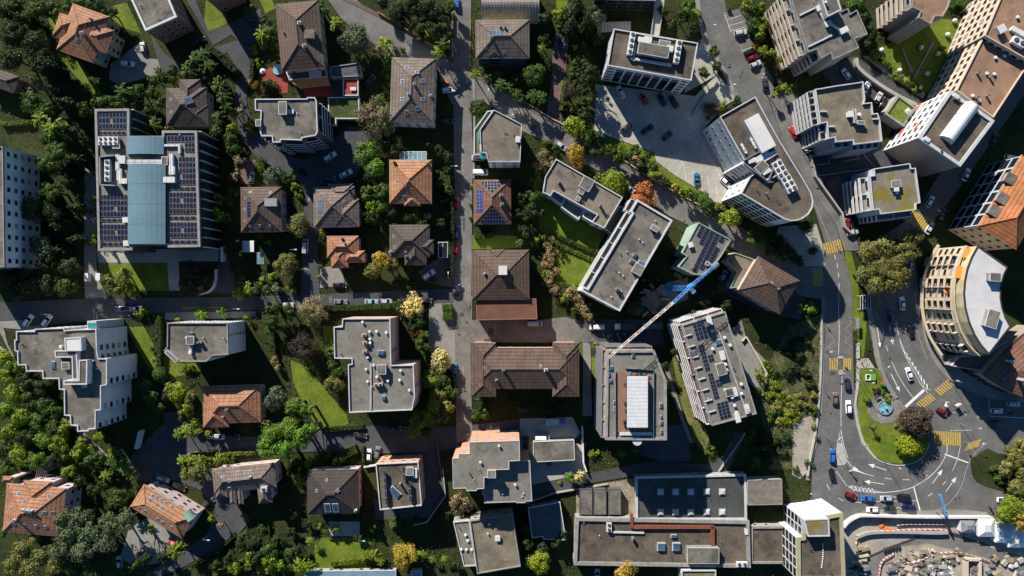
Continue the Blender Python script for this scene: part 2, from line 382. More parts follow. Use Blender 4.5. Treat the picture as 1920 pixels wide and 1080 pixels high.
# ---------------------------------------------------------------- rooftop pieces
def roof_piece(kind, root, base, x, y, z, a=1.0, b=1.0, h=1.0, ang=0.0):
    """x, y: photograph pixels of the piece's middle; a, b, h in metres"""
    p = P(x, y, z + h * 0.5); m = MB(); c = (p.x, p.y, z - 0.02)
    if kind == 'vent':
        m.tube(c, (p.x, p.y, z + h * 0.7), a * 0.3, k=8); m.tube((p.x, p.y, z + h * 0.7), (p.x, p.y, z + h), a * 0.5, a * 0.36, k=8)
        m.build('roof_vent', 'white_paint', root, base)
    elif kind in ('chimney', 'pale_chimney', 'salmon_chimney'):
        m.box(c, a * 0.86, b * 0.86, h + 0.02, ang); m.box((p.x, p.y, z + h), a, b, 0.16, ang)
        m.box((p.x, p.y, z + h + 0.16), a * 0.5, b * 0.5, 0.25, ang, 1)
        m.build('chimney', [{'chimney': 'concrete', 'pale_chimney': 'trim_white', 'salmon_chimney': 'wall_pink'}[kind], 'dark_metal'], root, base)
    elif kind == 'hatch':
        m.box(c, a, b, h * 0.6, ang); m.box((p.x, p.y, z + h * 0.6 - 0.02), a * 0.86, b * 0.86, h * 0.4, ang, 1)
        m.build('roof_skylight', ['trim_white', 'skylight_glass'], root, base)
    elif kind == 'dome':
        m.box(c, a, b, h * 0.4, ang)
        for i in range(3): m.box((p.x, p.y, z + h * 0.4 + i * h * 0.2 - 0.02), a * (0.9 - 0.2 * i), b * (0.9 - 0.2 * i), h * 0.2, ang, 1)
        m.build('roof_skylight', ['wall_green', 'roof_membrane'], root, base)
    elif kind in ('box', 'white_box', 'salmon_box', 'brown_box'):
        wm = {'box': 'concrete', 'white_box': 'white_paint', 'salmon_box': 'wall_salmon', 'brown_box': 'wall_greybeige'}[kind]
        m.box(c, a, b, h, ang); m.box((p.x, p.y, z + h - 0.02), a + 0.3, b + 0.3, 0.2, ang, 1); m.box((p.x, p.y, z + h + 0.18), a - 0.1, b - 0.1, 0.03, ang, 2)
        m.build('roof_penthouse', [wm, 'trim_white' if kind != 'white_box' else 'white_paint', 'roof_gravel' if kind != 'white_box' else 'roof_white'], root, base)
    elif kind in ('duct', 'beam', 'pipe_duct', 'copper_duct'):
        m.box((p.x, p.y, z + 0.1), a, b, h, ang)
        nb = max(2, int(a / 2.0)); ca, sa = math.cos(ang), math.sin(ang)
        for i in range(nb):
            s = (i + 0.5) / nb * a - a / 2; m.box((p.x + s * ca, p.y + s * sa, z - 0.02), 0.14, b + 0.12, h + 0.2, ang)
        m.build('roof_duct', {'copper_duct': 'copper_sheet', 'beam': 'trim_white'}.get(kind, 'white_paint'), root, base)
    elif kind == 'fans':
        # a cooling unit: casing on feet with round fans in rows; a and b its size, h its height; fans along a
        m.box((p.x, p.y, z + 0.25), a, b, h - 0.25, ang); ca, sa = math.cos(ang), math.sin(ang)
        for sx in (-0.42, 0.42):
            for sy in (-0.4, 0.4):
                m.box((p.x + sx * a * ca - sy * b * sa, p.y + sx * a * sa + sy * b * ca, z - 0.02), 0.15, 0.15, 0.3, ang, 1)
        u = m.build('cooling_unit', ['white_paint', 'dark_metal'], root, base)
        nr = max(1, round(b / 1.7)); nc = max(1, round(a / 1.7)); r = min(a / nc, b / nr) * 0.36
        for i in range(nc):
            for j in range(nr):
                s = (i + 0.5) / nc * a - a / 2; q = (j + 0.5) / nr * b - b / 2; f = MB(); cc = Vector((p.x + s * ca - q * sa, p.y + s * sa + q * ca, z + h))
                f.tube(cc - Vector((0, 0, .02)), cc + Vector((0, 0, 0.22)), r, r * 0.95, 12, 0); f.tube(cc + Vector((0, 0, .2)), cc + Vector((0, 0, 0.27)), r * 0.25, r * 0.2, 8, 1)
                f.build('fan', ['dark_metal', 'grey_metal'], u, base)
    elif kind == 'antenna':
        m.tube(c, (p.x, p.y, z + h), 0.07, 0.05)
        for k in range(4): m.tube((p.x - 0.7, p.y, z + h * (0.65 + 0.1 * k)), (p.x + 0.7, p.y, z + h * (0.65 + 0.1 * k)), 0.035)
        m.build('antenna', 'grey_metal', root, base)
    elif kind == 'panel':
        o = place('solar_panel', solar_mesh(), root, P(x, y, z + h), (a, b, 1), (0, 0, ang), base)
    elif kind == 'terrace':
        m.box(c, a, b, 0.08, ang); m.build('terrace_floor', 'deck', root, base)
def solar_mesh(mat='solar'):
    k = ('sol', mat)
    if k not in UNIT:
        b = MB(); b.box((0, 0, -0.05), 1, 1, 0.05, mi=1)
        b.add([(-.46, -.46, .006), (.46, -.46, .006), (.46, .46, .006), (-.46, .46, .006)], [(0, 1, 2, 3)], 0)
        UNIT[k] = mesh('solar_panel', b.v, b.f, [mat, 'grey_metal'], b.m)
    return UNIT[k]
plain('copper_sheet', (0.26, 0.09, 0.05), 0.5, 0.2); plain('deck', (0.24, 0.13, 0.09), 0.85)

# ---------------------------------------------------------------- flat-roofed buildings
def flat(label, pts, h, wall='concrete', roof='roof_gravel', trim='trim_white', styles=None, opt=None, rim=0.24, name='apartment_building', cat='building', items=(), z0=0.0, dstyle='win', group=None, drop=0.55, opts=None):
    w = ccw([P(x, y, h) for x, y in pts]); w = [Vector((p.x, p.y)) for p in w]
    c = sum(w, Vector((0, 0))) / len(w); base = Vector((c.x, c.y, 0))
    root = empty(name, base, label, cat, group)
    body = inset(w, 0.0); b = MB(); n = len(w)
    b.prism(body, -0.3, h - 0.03, bottom=False); b.f.pop(); b.m.pop()
    b.build('wall', 'wall_' + wall, root, base)
    b = MB(); q = inset(w, 0.02); b.add([(p.x, p.y, h - drop) for p in q], [tuple(range(n))]); b.build('roof', roof, root, base)
    b = MB(); o, i_ = inset(w, -0.07), inset(w, rim); z1, z2 = h - drop - 0.25, h
    vs = [(p[0], p[1], z) for ring, z in ((o, z1), (o, z2), (i_, z2), (i_, z1)) for p in ring]
    fs = []
    for r in range(3):
        for k in range(n): fs.append((r * n + k, r * n + (k + 1) % n, (r + 1) * n + (k + 1) % n, (r + 1) * n + k))
    for k in range(n): fs.append((3 * n + k, 3 * n + (k + 1) % n, (k + 1) % n, k))
    b.add(vs, fs); b.build('parapet', trim if trim in M else 'wall_' + trim, root, base)
    for k in range(n):
        A, B = w[k], w[(k + 1) % n]; t = B - A
        if t.length < 0.1: continue
        nn = Vector((t.y, -t.x)).normalized(); sd = side(nn)
        st = (styles or {}).get(sd, dstyle)
        facade(root, base, A, B, max(z0, 0.3), h - drop - 0.35, st, opt=dict(opt or {}, **((opts or {}).get(sd, {}))))
    for it in items: roof_piece(it[0], root, base, it[1], it[2], h - drop, *it[3:])
    if 'gravel' in roof or 'pale' in roof or 'slab' in roof:   # stub pipes through the roofing
        lo = [min(p[i] for p in w) for i in (0, 1)]; hi = [max(p[i] for p in w) for i in (0, 1)]; q = inset(w, 1.0)
        for _ in range(int((hi[0] - lo[0]) * (hi[1] - lo[1]) / 70)):
            x, y = RND.uniform(lo[0], hi[0]), RND.uniform(lo[1], hi[1])
            if inside((x, y), q): m = MB(); r_ = RND.uniform(.09, .2); z_ = h - drop - .02; hh = RND.uniform(.35, 1.1); m.tube((x, y, z_), (x, y, z_ + hh), r_, k=7); m.tube((x, y, z_ + hh), (x, y, z_ + hh + .12), r_ * 1.5, r_, 7); m.build('vent_pipe', RND.choice(('dark_metal', 'grey_metal', 'trim_white')), root, base)
    FOOT.append([tuple(p) for p in w])
    return root, base

# ---------------------------------------------------------------- houses with hipped roofs
def house(label, eave, wings, roof='brown', wall='cream', pitch=27, over=0.7, skylights=(), chimneys=(), panels=(), name='villa', cat='house', styles=None, group=None, caps=True, opt=None):
    """wings: three corners of the eaves rectangle in pixels, then options: ridge 'a' (along the first side) or 'b', ends 'hh' hip or 'g' gable"""
    R = []; tp = math.tan(math.radians(pitch))
    for i, wg in enumerate(wings):
        e = eave + 0.004 * i
        A, B, C = (P(x, y, e) for x, y in wg[0]); A, B, C = (Vector((q.x, q.y)) for q in (A, B, C))
        # square the corner
        e1 = (B - A).normalized(); n1 = Vector((-e1.y, e1.x)); dpt = (C - B).dot(n1); C = B + n1 * dpt; D = A + n1 * dpt
        ax = wg[1] if len(wg) > 1 else None; ends = wg[2] if len(wg) > 2 else 'hh'
        if ax is None: ax = 'a' if (B - A).length >= abs(dpt) else 'b'
        q = [A, B, C, D] if ax == 'a' else [B, C, D, A]
        if ((q[1] - q[0]).x * (q[2] - q[1]).y - (q[1] - q[0]).y * (q[2] - q[1]).x) < 0: q = [q[1], q[0], q[3], q[2]]
        R.append((q, e, ends, wg[3] if len(wg) > 3 else tp))
    allp = [p for r in R for p in r[0]]; c = sum(allp, Vector((0, 0))) / len(allp); base = Vector((c.x, c.y, 0))
    root = empty(name, base, label, cat, group)
    def zr(x, y):
        best = 0
        for q, e, ends, k in R:
            u = (q[1] - q[0]); L = u.length; u = u / L; v = (q[3] - q[0]); Wd = v.length; v = v / Wd
            r = Vector((x, y)) - q[0]; s, t = r.dot(u), r.dot(v)
            if -0.3 < s < L + 0.3 and -0.3 < t < Wd + 0.3:
                dd = [t, Wd - t]
                if ends[0] == 'h': dd.append(s)
                if ends[1] == 'h': dd.append(L - s)
                best = max(best, e + k * max(0, min(dd)))
        return best
    rb = MB(); wb = MB(); lines = []
    for q, e, ends, k in R:
        u = (q[1] - q[0]); L = u.length; u = u / L; Wd = (q[3] - q[0]).length; hf = Wd / 2; rh = hf * k
        i0 = min(hf, L / 2 - 0.01) if ends[0] == 'h' else 0; i1 = min(hf, L / 2 - 0.01) if ends[1] == 'h' else 0
        m0 = (q[0] + q[3]) / 2 + u * i0; m1 = (q[1] + q[2]) / 2 - u * i1
        V = [(*p, e) for p in q] + [(*m0, e + rh), (*m1, e + rh)] + [(*p, e - 0.22) for p in q]
        rb.add(V, [(0, 1, 5, 4), (2, 3, 4, 5)]); rb.add(V, [(1, 2, 5)], 0 if ends[1] == 'h' else 1); rb.add(V, [(3, 0, 4)], 0 if ends[0] == 'h' else 1)
        rb.add(V, [(0, 6, 7, 1), (1, 7, 8, 2), (2, 8, 9, 3), (3, 9, 6, 0), (9, 8, 7, 6)], 2)
        lines.append((V[4], V[5]))
        if ends[0] == 'h': lines += [(V[0], V[4]), (V[3], V[4])]
        if ends[1] == 'h': lines += [(V[1], V[5]), (V[2], V[5])]
        wq = inset(q, over); wb.prism(wq, -0.3, e - 0.1, bottom=False)
        others = [r[0] for r in R if r[0] is not q]
        for j in range(4):
            A, B = wq[j], wq[(j + 1) % 4]; t = B - A; nn = Vector((t.y, -t.x)).normalized()
            st = (styles or {}).get(side(nn), 'win')
            facade(root, base, A, B, 0.3, eave, st, skip=lambda p: any(inside(p, o) for o in others), opt=opt)
        FOOT.append([tuple(p) for p in q])
    rb.build('roof', ['tiles_' + roof, 'wall_' + wall, 'trim_white'], root, base)
    wb.build('wall', 'wall_' + wall, root, base)
    if caps:
        for a, b in lines:
            a, b = Vector(a), Vector(b)
            if (b - a).length < 0.6: continue
            mid = (a + b) / 2
            if zr(mid.x, mid.y) > mid.z + 0.25: continue
            m = MB(); m.tube(a, b, 0.17, k=5); m.build('ridge_cap', 'tiles_' + roof, root, base)
    def on(x, y):
        z = eave
        for _ in range(12):
            p = P(x, y, z); z = zr(p.x, p.y) or z
        p = P(x, y, z); dx = (zr(p.x + .25, p.y) - zr(p.x - .25, p.y)) / .5; dy = (zr(p.x, p.y + .25) - zr(p.x, p.y - .25)) / .5
        nrm = Vector((-dx, -dy, 1)).normalized()
        return p, nrm
    def align(nrm, ang=None):
        zx = Vector((0, 0, 1)).cross(nrm)
        zx = zx.normalized() if zx.length > 0.05 else Vector((1, 0, 0))
        yv = nrm.cross(zx); return Matrix((zx, yv, nrm)).transposed().to_euler()
    for s in skylights:
        p, nrm = on(s[0], s[1]); sz = s[2] if len(s) > 2 else (0.9, 1.2)
        k = ('sky',)
        if k not in UNIT:
            b = MB(); b.box((0, 0, -0.3), 1, 1, 0.42, mi=1); b.add([(-.4, -.42, .125), (.4, -.42, .125), (.4, .42, .125), (-.4, .42, .125)], [(0, 1, 2, 3)], 0)
            UNIT[k] = mesh('roof_window', b.v, b.f, ['skylight_glass', 'trim_white'], b.m)
        place('roof_window', UNIT[k], root, p, (sz[0], sz[1], 1), align(nrm), base)
    for cm in chimneys:
        p, nrm = on(cm[0], cm[1]); a = cm[2] if len(cm) > 2 else 0.8; hh = cm[3] if len(cm) > 3 else 1.4
        m = MB(); m.box((p.x, p.y, p.z - 0.8), a * .85, a * .7, 0.8 + hh); m.box((p.x, p.y, p.z + hh - 0.02), a, a * .85, 0.14); m.box((p.x, p.y, p.z + hh + .11), a * .5, a * .4, 0.3, mi=1)
        m.build('chimney', [cm[4] if len(cm) > 4 else 'concrete', 'dark_metal'], root, base)
    for pn in panels:   # x, y middle in pixels, width and length in metres, columns, rows, material
        x, y, a, b_, nc, nr = pn[:6]; p, nrm = on(x, y); e = align(nrm); Q = e.to_matrix()
        for i in range(nc):
            for j in range(nr):
                if len(pn) > 7 and (i, j) in pn[7]: continue
                off = Q @ Vector(((i + .5) / nc * a - a / 2, (j + .5) / nr * b_ - b_ / 2, 0.14))
                place('solar_panel', solar_mesh(pn[6] if len(pn) > 6 else 'solar'), root, p + off, (a / nc, b_ / nr, 1), e, base)
    return root, base, on

# ---------------------------------------------------------------- trees, shrubs, hedges
def leaf_cards(cent, nrm, size, jit):
    """numpy: one quad per leaf clump, facing roughly outwards"""
    k = len(cent); nr = nrm + NPR.normal(0, jit, (k, 3)); nr /= np.linalg.norm(nr, axis=1)[:, None] + 1e-9
    a = np.cross(nr, NPR.normal(0, 1, (k, 3))); a /= np.linalg.norm(a, axis=1)[:, None] + 1e-9; b = np.cross(nr, a)
    s = size * NPR.uniform(0.6, 1.35, (k, 1)); s2 = s * NPR.uniform(0.5, 0.85, (k, 1))
    v = np.empty((k, 4, 3)); v[:, 0] = cent - a * s; v[:, 1] = cent - b * s2 + nr * s * 0.15; v[:, 2] = cent + a * s; v[:, 3] = cent + b * s2 + nr * s * 0.15
    return v.reshape(-1, 3)
def np_mesh(name, v, mat):
    k = len(v) // 4; me = bpy.data.meshes.new(name); me.vertices.add(len(v)); me.vertices.foreach_set('co', v.astype(np.float32).ravel())
    me.loops.add(len(v)); me.loops.foreach_set('vertex_index', np.arange(len(v), dtype=np.int32))
    me.polygons.add(k); me.polygons.foreach_set('loop_start', np.arange(0, 4 * k, 4, dtype=np.int32)); me.polygons.foreach_set('loop_total', np.full(k, 4, dtype=np.int32))
    me.materials.append(M[mat]); me.update(); me.validate(); return me
def sph(k):
    v = NPR.normal(0, 1, (k, 3)); return v / np.linalg.norm(v, axis=1)[:, None]
def crown_mesh(kind, r):
    """crown about the origin, radius r"""
    if kind == 'conifer':
        c = []; nn = []
        lv = 9
        for i in range(lv):
            f = i / (lv - 1); zz = -r * 1.2 + f * 2.7 * r; rr = r * (1 - f * 0.9)
            nb = max(5, int(11 * (1 - f * .6)))
            for j in range(nb):
                an = 2 * math.pi * (j + NPR.uniform(-.3, .3)) / nb + i * 0.7; ln = rr * NPR.uniform(0.75, 1.1); kk = int(26 * r * max(.3, ln / r))
                s = NPR.uniform(0.1, 1, kk) ** 0.7; w = 0.16 * ln * (1.2 - s)
                x = np.stack([np.cos(an) * ln * s, np.sin(an) * ln * s, zz - 0.25 * ln * s * s + 0 * s], 1); x += NPR.normal(0, 1, (kk, 3)) * np.stack([w + .08, w + .08, w * .5 + .05], 1)
                c.append(x); nn.append(np.tile([math.cos(an) * .5, math.sin(an) * .5, 0.8], (kk, 1)))
        return np_mesh('crown', leaf_cards(np.concatenate(c), np.concatenate(nn), 0.26, 0.5), 'leaf')
    flatt = {'broad': 0.8, 'shrub': 0.75, 'wispy': 0.7, 'clipped': 0.85, 'cedar': 0.45, 'palm': 0.5}[kind]
    if kind == 'clipped':
        k = int(300 * r * r); s = sph(k); s[:, 2] = np.abs(s[:, 2]) * 1.15 - 0.15; c = s * r * NPR.uniform(.92, 1.02, (k, 1)); c[:, 2] *= flatt
        return np_mesh('crown', leaf_cards(c, s, 0.16, 0.45), 'leaf')
    if kind == 'palm':
        c = []; nn = []
        for j in range(26):
            an = NPR.uniform(0, 6.283); up = NPR.uniform(-.2, .9); ln = r * NPR.uniform(.7, 1.1); kk = int(22 * ln); s = np.linspace(.1, 1, kk)
            x = np.stack([np.cos(an) * ln * s, np.sin(an) * ln * s, up * ln * s * .6 - .5 * ln * s * s], 1) + NPR.normal(0, .07, (kk, 3)); c.append(x); nn.append(np.tile([0.2 * math.cos(an), 0.2 * math.sin(an), 1], (kk, 1)))
        return np_mesh('crown', leaf_cards(np.concatenate(c), np.concatenate(nn), 0.2, 0.35), 'leaf')
    ncl = {'broad': 16, 'shrub': 9, 'wispy': 13, 'cedar': 18}[kind] + int(r * 2.2)
    size = {'broad': 0.21, 'shrub': 0.16, 'wispy': 0.15, 'cedar': 0.2}[kind] + 0.01 * r
    tot = {'broad': 185, 'shrub': 230, 'wispy': 120, 'cedar': 150}[kind] * r * r; c = []; nn = []
    cl = sph(ncl) * (NPR.uniform(0.25, 1, (ncl, 1)) ** 0.5) * 0.72; cl[:, 2] = cl[:, 2] * flatt
    # uneven outline: push a few clumps out
    cl *= NPR.uniform(0.6, 1.3, (ncl, 1)) * np.array([NPR.uniform(.85, 1.15), NPR.uniform(.85, 1.15), 1])
    for q in cl:
        rr = NPR.uniform(0.2, 0.44); kk = int(tot / ncl); s = sph(kk); rad = NPR.uniform(0.45 if kind != 'wispy' else .1, 1.06, (kk, 1)) ** 0.6
        x = q + s * rad * rr * np.array([1, 1, 0.8 if kind != 'cedar' else 0.4]); c.append(x * r); nn.append(s + 0.7 * q + np.array([0, 0, .25]))
    return np_mesh('crown', leaf_cards(np.concatenate(c), np.concatenate(nn), size, 0.4), 'leaf')
CROWNS = {}
SIZES = {'broad': (1.6, 2.6, 4.0, 6.0), 'shrub': (0.9, 1.6), 'wispy': (2.2, 4.2, 6.0), 'conifer': (2.0, 3.6), 'cedar': (4.5, 6.5), 'clipped': (1.2, 2.4), 'palm': (1.8,)}
NVAR = {'broad': 3, 'shrub': 3, 'wispy': 2, 'conifer': 2, 'cedar': 2, 'clipped': 1, 'palm': 3}
def crown_for(kind, r):
    sz = min(SIZES[kind], key=lambda s: abs(math.log(s / r))); v = RND.randrange(NVAR[kind]); k = (kind, sz, v)
    if k not in CROWNS: CROWNS[k] = crown_mesh(kind, sz)
    return CROWNS[k], r / sz
TRUNKS = {}
def trunk_mesh(v, kind):
    k = (v, kind)
    if k not in TRUNKS:
        rr = random.Random(v * 7 + len(kind)); b = MB(); b.tube((0, 0, -0.03), (0.02, 0, 0.55), 0.045, 0.032, 8)
        b.tube((0.02, 0, 0.53), (0.0, 0.02, 1.0 if kind in ('conifer', 'palm') else 0.8), 0.034, 0.014, 7)
        if kind not in ('palm', 'conifer'):
            for j in range(7):
                an = j * 0.9 + rr.uniform(-.3, .3); z = rr.uniform(.45, .68); ln = rr.uniform(.18, .32)
                e = Vector((math.cos(an) * ln, math.sin(an) * ln, z + rr.uniform(.1, .24))); b.tube((0.015, 0, z), e, 0.02, 0.008, 5)
                for q in range(2):
                    b.tube(e * 0.75 + Vector((0.005, 0, z * .25)), e + Vector((rr.uniform(-.1, .1), rr.uniform(-.1, .1), .08)), 0.009, 0.004, 4)
        TRUNKS[k] = mesh('trunk', b.v, b.f, 'bark', smooth=True)
    return TRUNKS[k]
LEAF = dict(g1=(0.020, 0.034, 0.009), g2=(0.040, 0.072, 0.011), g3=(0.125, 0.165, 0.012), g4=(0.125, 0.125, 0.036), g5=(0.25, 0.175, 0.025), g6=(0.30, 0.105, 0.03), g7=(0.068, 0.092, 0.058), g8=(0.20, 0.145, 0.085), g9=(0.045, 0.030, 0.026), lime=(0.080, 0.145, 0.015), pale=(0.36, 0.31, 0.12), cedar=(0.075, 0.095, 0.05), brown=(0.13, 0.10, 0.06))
TREE_AT = []
def tree(x, y, rpx, kind, color, label, group=None, h=None):
    r = rpx * S; shr = kind in ('shrub', 'clipped')
    hh = h or (r * 1.45 if shr else {'conifer': 3.3, 'palm': 2.4}.get(kind, 1.9) * r + 2.4)
    zc = hh - r * {'conifer': 1.55, 'broad': 0.72, 'wispy': .62, 'cedar': .5, 'palm': .2, 'shrub': .7, 'clipped': .8}[kind]; zc = max(zc, 0.2 * r)
    p = P(x, y, zc); g = ground_z(p.x, p.y)
    nm = 'shrub' if shr else 'bush' if kind == 'palm' or (kind == 'broad' and rpx < 12.5) else {'conifer': 'conifer_tree', 'cedar': 'cedar_tree'}.get(kind, 'tree')  # small broad trees take the name bush too
    root = empty(nm, (p.x, p.y, 0), label, nm if nm in ('shrub', 'bush') else 'tree', group)
    me, sc = crown_for(kind, r * 1.06); c = LEAF[color]; j = RND.uniform(1.15, 1.75); col = (c[0] * j * RND.uniform(.9, 1.12), c[1] * j, c[2] * j * RND.uniform(.9, 1.1))
    place('crown', me, root, (0, 0, zc), (sc * RND.uniform(.94, 1.06), sc * RND.uniform(.94, 1.06), sc), (0, 0, RND.uniform(0, 6.28)), color=col)
    place('trunk', trunk_mesh(RND.randrange(3), kind if kind in ('conifer', 'palm') else 'broad'), root, (0, 0, 0), (hh * (.8 if not shr else 1), hh * (.8 if not shr else 1), (zc + r * .2) if shr else hh * 0.86), (0, 0, RND.uniform(0, 6.28)))
    TREE_AT.append((p.x, p.y, r))
def hedge(pts, wpx, h, color, label, group=None, dens=34):
    v = [P(x, y, h) for x, y in pts]; v = [Vector((p.x, p.y)) for p in v]; w = wpx * S; c = []; nn = []
    core = MB()
    for a, b in zip(v[:-1], v[1:]):
        L = (b - a).length; t = (b - a) / L; n = Vector((-t.y, t.x)); k = int(dens * L * (w + 2 * h)); u = NPR.uniform(-0.2, L + 0.2, k)
        f = NPR.uniform(0, 1, k); top = f < w / (w + 1.4 * h); sgn = np.where(NPR.uniform(0, 1, k) < .5, -1, 1)
        wob = 0.16 * np.sin(u * 1.7) + 0.12 * np.sin(u * 4.1 + 1)
        off = np.where(top, NPR.uniform(-.5, .5, k) * w, sgn * (w / 2 + wob * .6)); z = np.where(top, h + wob, NPR.uniform(0, 1, k) * h) + NPR.normal(0, .07, k)
        c.append(np.stack([a.x + t.x * u + n.x * off, a.y + t.y * u + n.y * off, z], 1))
        nn.append(np.stack([np.where(top, 0, sgn * n.x), np.where(top, 0, sgn * n.y), np.where(top, 1, .3)], 1))
        m = (a + b) / 2; core.box((m.x, m.y, -.02), L, w * .8, h * .86, math.atan2(t.y, t.x))
    base = Vector((v[0].x, v[0].y, 0)); root = empty('hedge', base, label, 'hedge', group)
    me = np_mesh('foliage', leaf_cards(np.concatenate(c) - np.array(base), np.concatenate(nn), 0.16, 0.5), 'leaf')
    cc = LEAF[color]; place('foliage', me, root, (0, 0, 0), color=cc)
    o = core.build('core_box', 'hedge_core', root, base)  # solid dark box added inside the leaves so nothing shows through
plain('hedge_core', (0.03, 0.035, 0.012), 0.95)

# ---------------------------------------------------------------- vehicles
def rounded(L, Wd, r, k=3):
    out = []
    for cx, cy, a0 in ((L / 2 - r, Wd / 2 - r, 0), (-L / 2 + r, Wd / 2 - r, 90), (-L / 2 + r, -Wd / 2 + r, 180), (L / 2 - r, -Wd / 2 + r, 270)):
        for i in range(k + 1):
            a = math.radians(a0 + 90 * i / k); out.append((cx + r * math.cos(a), cy + r * math.sin(a)))
    return out
def loft(b, rings, mi=0, cap=True):
    n = len(rings[0]); b.add([v for r in rings for v in r], [(i * n + j, i * n + (j + 1) % n, (i + 1) * n + (j + 1) % n, (i + 1) * n + j) for i in range(len(rings) - 1) for j in range(n)], mi)
    if cap:
        o = len(b.v) - n * len(rings); b.f.append(tuple(range(len(b.v) - n, len(b.v)))); b.m.append(mi); b.f.append(tuple(range(o + n - 1, o - 1, -1))); b.m.append(mi)
CAR = {}
def car_parts(kind):
    if kind in CAR: return CAR[kind]
    L, Wd, hb, ht, f0, f1, r1, r0 = {   # length, width, belt height, roof height, windscreen foot, windscreen top, rear top, rear foot (x)
        'hatch': (4.1, 1.78, .92, 1.48, .95, .25, -1.45, -1.95), 'sedan': (4.6, 1.82, .9, 1.44, .95, .2, -1.1, -1.75), 'suv': (4.5, 1.88, 1.05, 1.66, 1.0, .4, -1.75, -2.15),
        'wagon': (4.7, 1.82, .92, 1.5, 1.0, .3, -1.85, -2.25), 'van': (5.1, 1.98, 1.2, 2.05, 1.85, 1.25, -2.4, -2.5), 'sport': (4.3, 1.82, .82, 1.26, .75, .0, -.75, -1.6)}[kind]
    P_ = []
    def part(name, b, mats, smooth=False): P_.append((name, mesh(name, b.v, b.f, mats, b.m, smooth)))
    b = MB(); rings = []
    for z, ins, sh in ((.24, .10, 0), (.34, .02, 0), (.58, 0, 0), (hb - .14, .03, 0), (hb - .03, .1, -.03), (hb, .2, -.05)):
        rings.append([(x + sh, y, z - (0.16 * max(0, (x - f0 + .2) / (L / 2 - f0)) if z > .6 else 0)) for x, y in rounded(L - 2 * ins, Wd - 2 * ins, .34 - ins * .5)])
    loft(b, rings); part('body', b, 'car_paint', True)
    wb, wt = Wd / 2 - .17, Wd / 2 - .34; e = 0.02
    b = MB(); b.add([(f0, -wb, hb - .03), (f0, wb, hb - .03), (f1, wt, ht - .04), (f1, -wt, ht - .04)], [(0, 1, 2, 3)]); part('windscreen', b, 'car_glass')
    b = MB(); b.add([(r0, -wb, hb - .03), (r1, -wt, ht - .04), (r1, wt, ht - .04), (r0, wb, hb - .03)], [(0, 1, 2, 3)]); part('rear_window', b, 'car_glass')
    for s in (-1, 1):
        b = MB(); b.add([(f0 - .02, s * wb, hb - .03), (f1, s * wt, ht - .04), (r1, s * wt, ht - .04), (r0 + .02, s * wb, hb - .03)], [(0, 1, 2, 3)]); part('side_window', b, 'car_glass')
    b = MB(); rr = []
    for z, ins in ((ht - .06, 0.0), (ht - .01, .03), (ht + .02, .12)):
        rr.append([((f1 + r1) / 2 + x, y, z) for x, y in rounded((f1 - r1) + .12 - 2 * ins, 2 * wt + .06 - 2 * ins, .14)])
    loft(b, rr); part('roof_panel', b, 'car_paint', True)
    for sx in (L * .31, -L * .3):
        for s in (-1, 1):
            b = MB(); b.tube((sx, s * (Wd / 2 - .23), .33), (sx, s * (Wd / 2 + .01), .33), .33, k=12); b.tube((sx, s * (Wd / 2), .33), (sx, s * (Wd / 2 + .025), .33), .2, k=8, mi=1); part('wheel', b, ['black_rubber', 'grey_metal'])
    for s in (-1, 1):
        b = MB(); b.box((L / 2 - .2, s * (Wd / 2 - .32), .6), .3, .36, .12); part('headlight', b, 'lamp_glass')
        b = MB(); b.box((-L / 2 + .1, s * (Wd / 2 - .3), .66), .22, .3, .14); part('tail_light', b, 'tail_red')
        b = MB(); b.box((f0 - .25, s * (Wd / 2 + .08), hb - .02), .12, .2, .13); part('mirror', b, 'car_paint')
    CAR[kind] = P_; return P_
PAINT = dict(white=(.75, .75, .76), silver=(.42, .43, .45), grey=(.16, .165, .17), dark=(.035, .037, .042), black=(.012, .012, .014), red=(.45, .008, .012), darkred=(.22, .008, .018), blue=(.02, .13, .42), navy=(.012, .016, .07), teal=(.01, .16, .27), green=(.02, .045, .03), brown=(.16, .12, .10), copper=(.22, .09, .05), paleblue=(.25, .36, .42), beige=(.4, .37, .32))
def vehicle(x, y, ang, kind, color, label, group=None, z=None):
    """ang: heading in the picture, degrees counter-clockwise from right"""
    p = P(x, y, 0.6); g = ground_z(p.x, p.y) if z is None else z
    root = empty('van' if kind == 'van' else 'car', (p.x, p.y, g), label, 'van' if kind == 'van' else 'car', group, math.radians(ang))
    for nme, me in car_parts(kind):
        o = bpy.data.objects.new(nme, me); put(o, root); o.color = (*PAINT[color], 1)
    if kind == 'van': pass
    return root
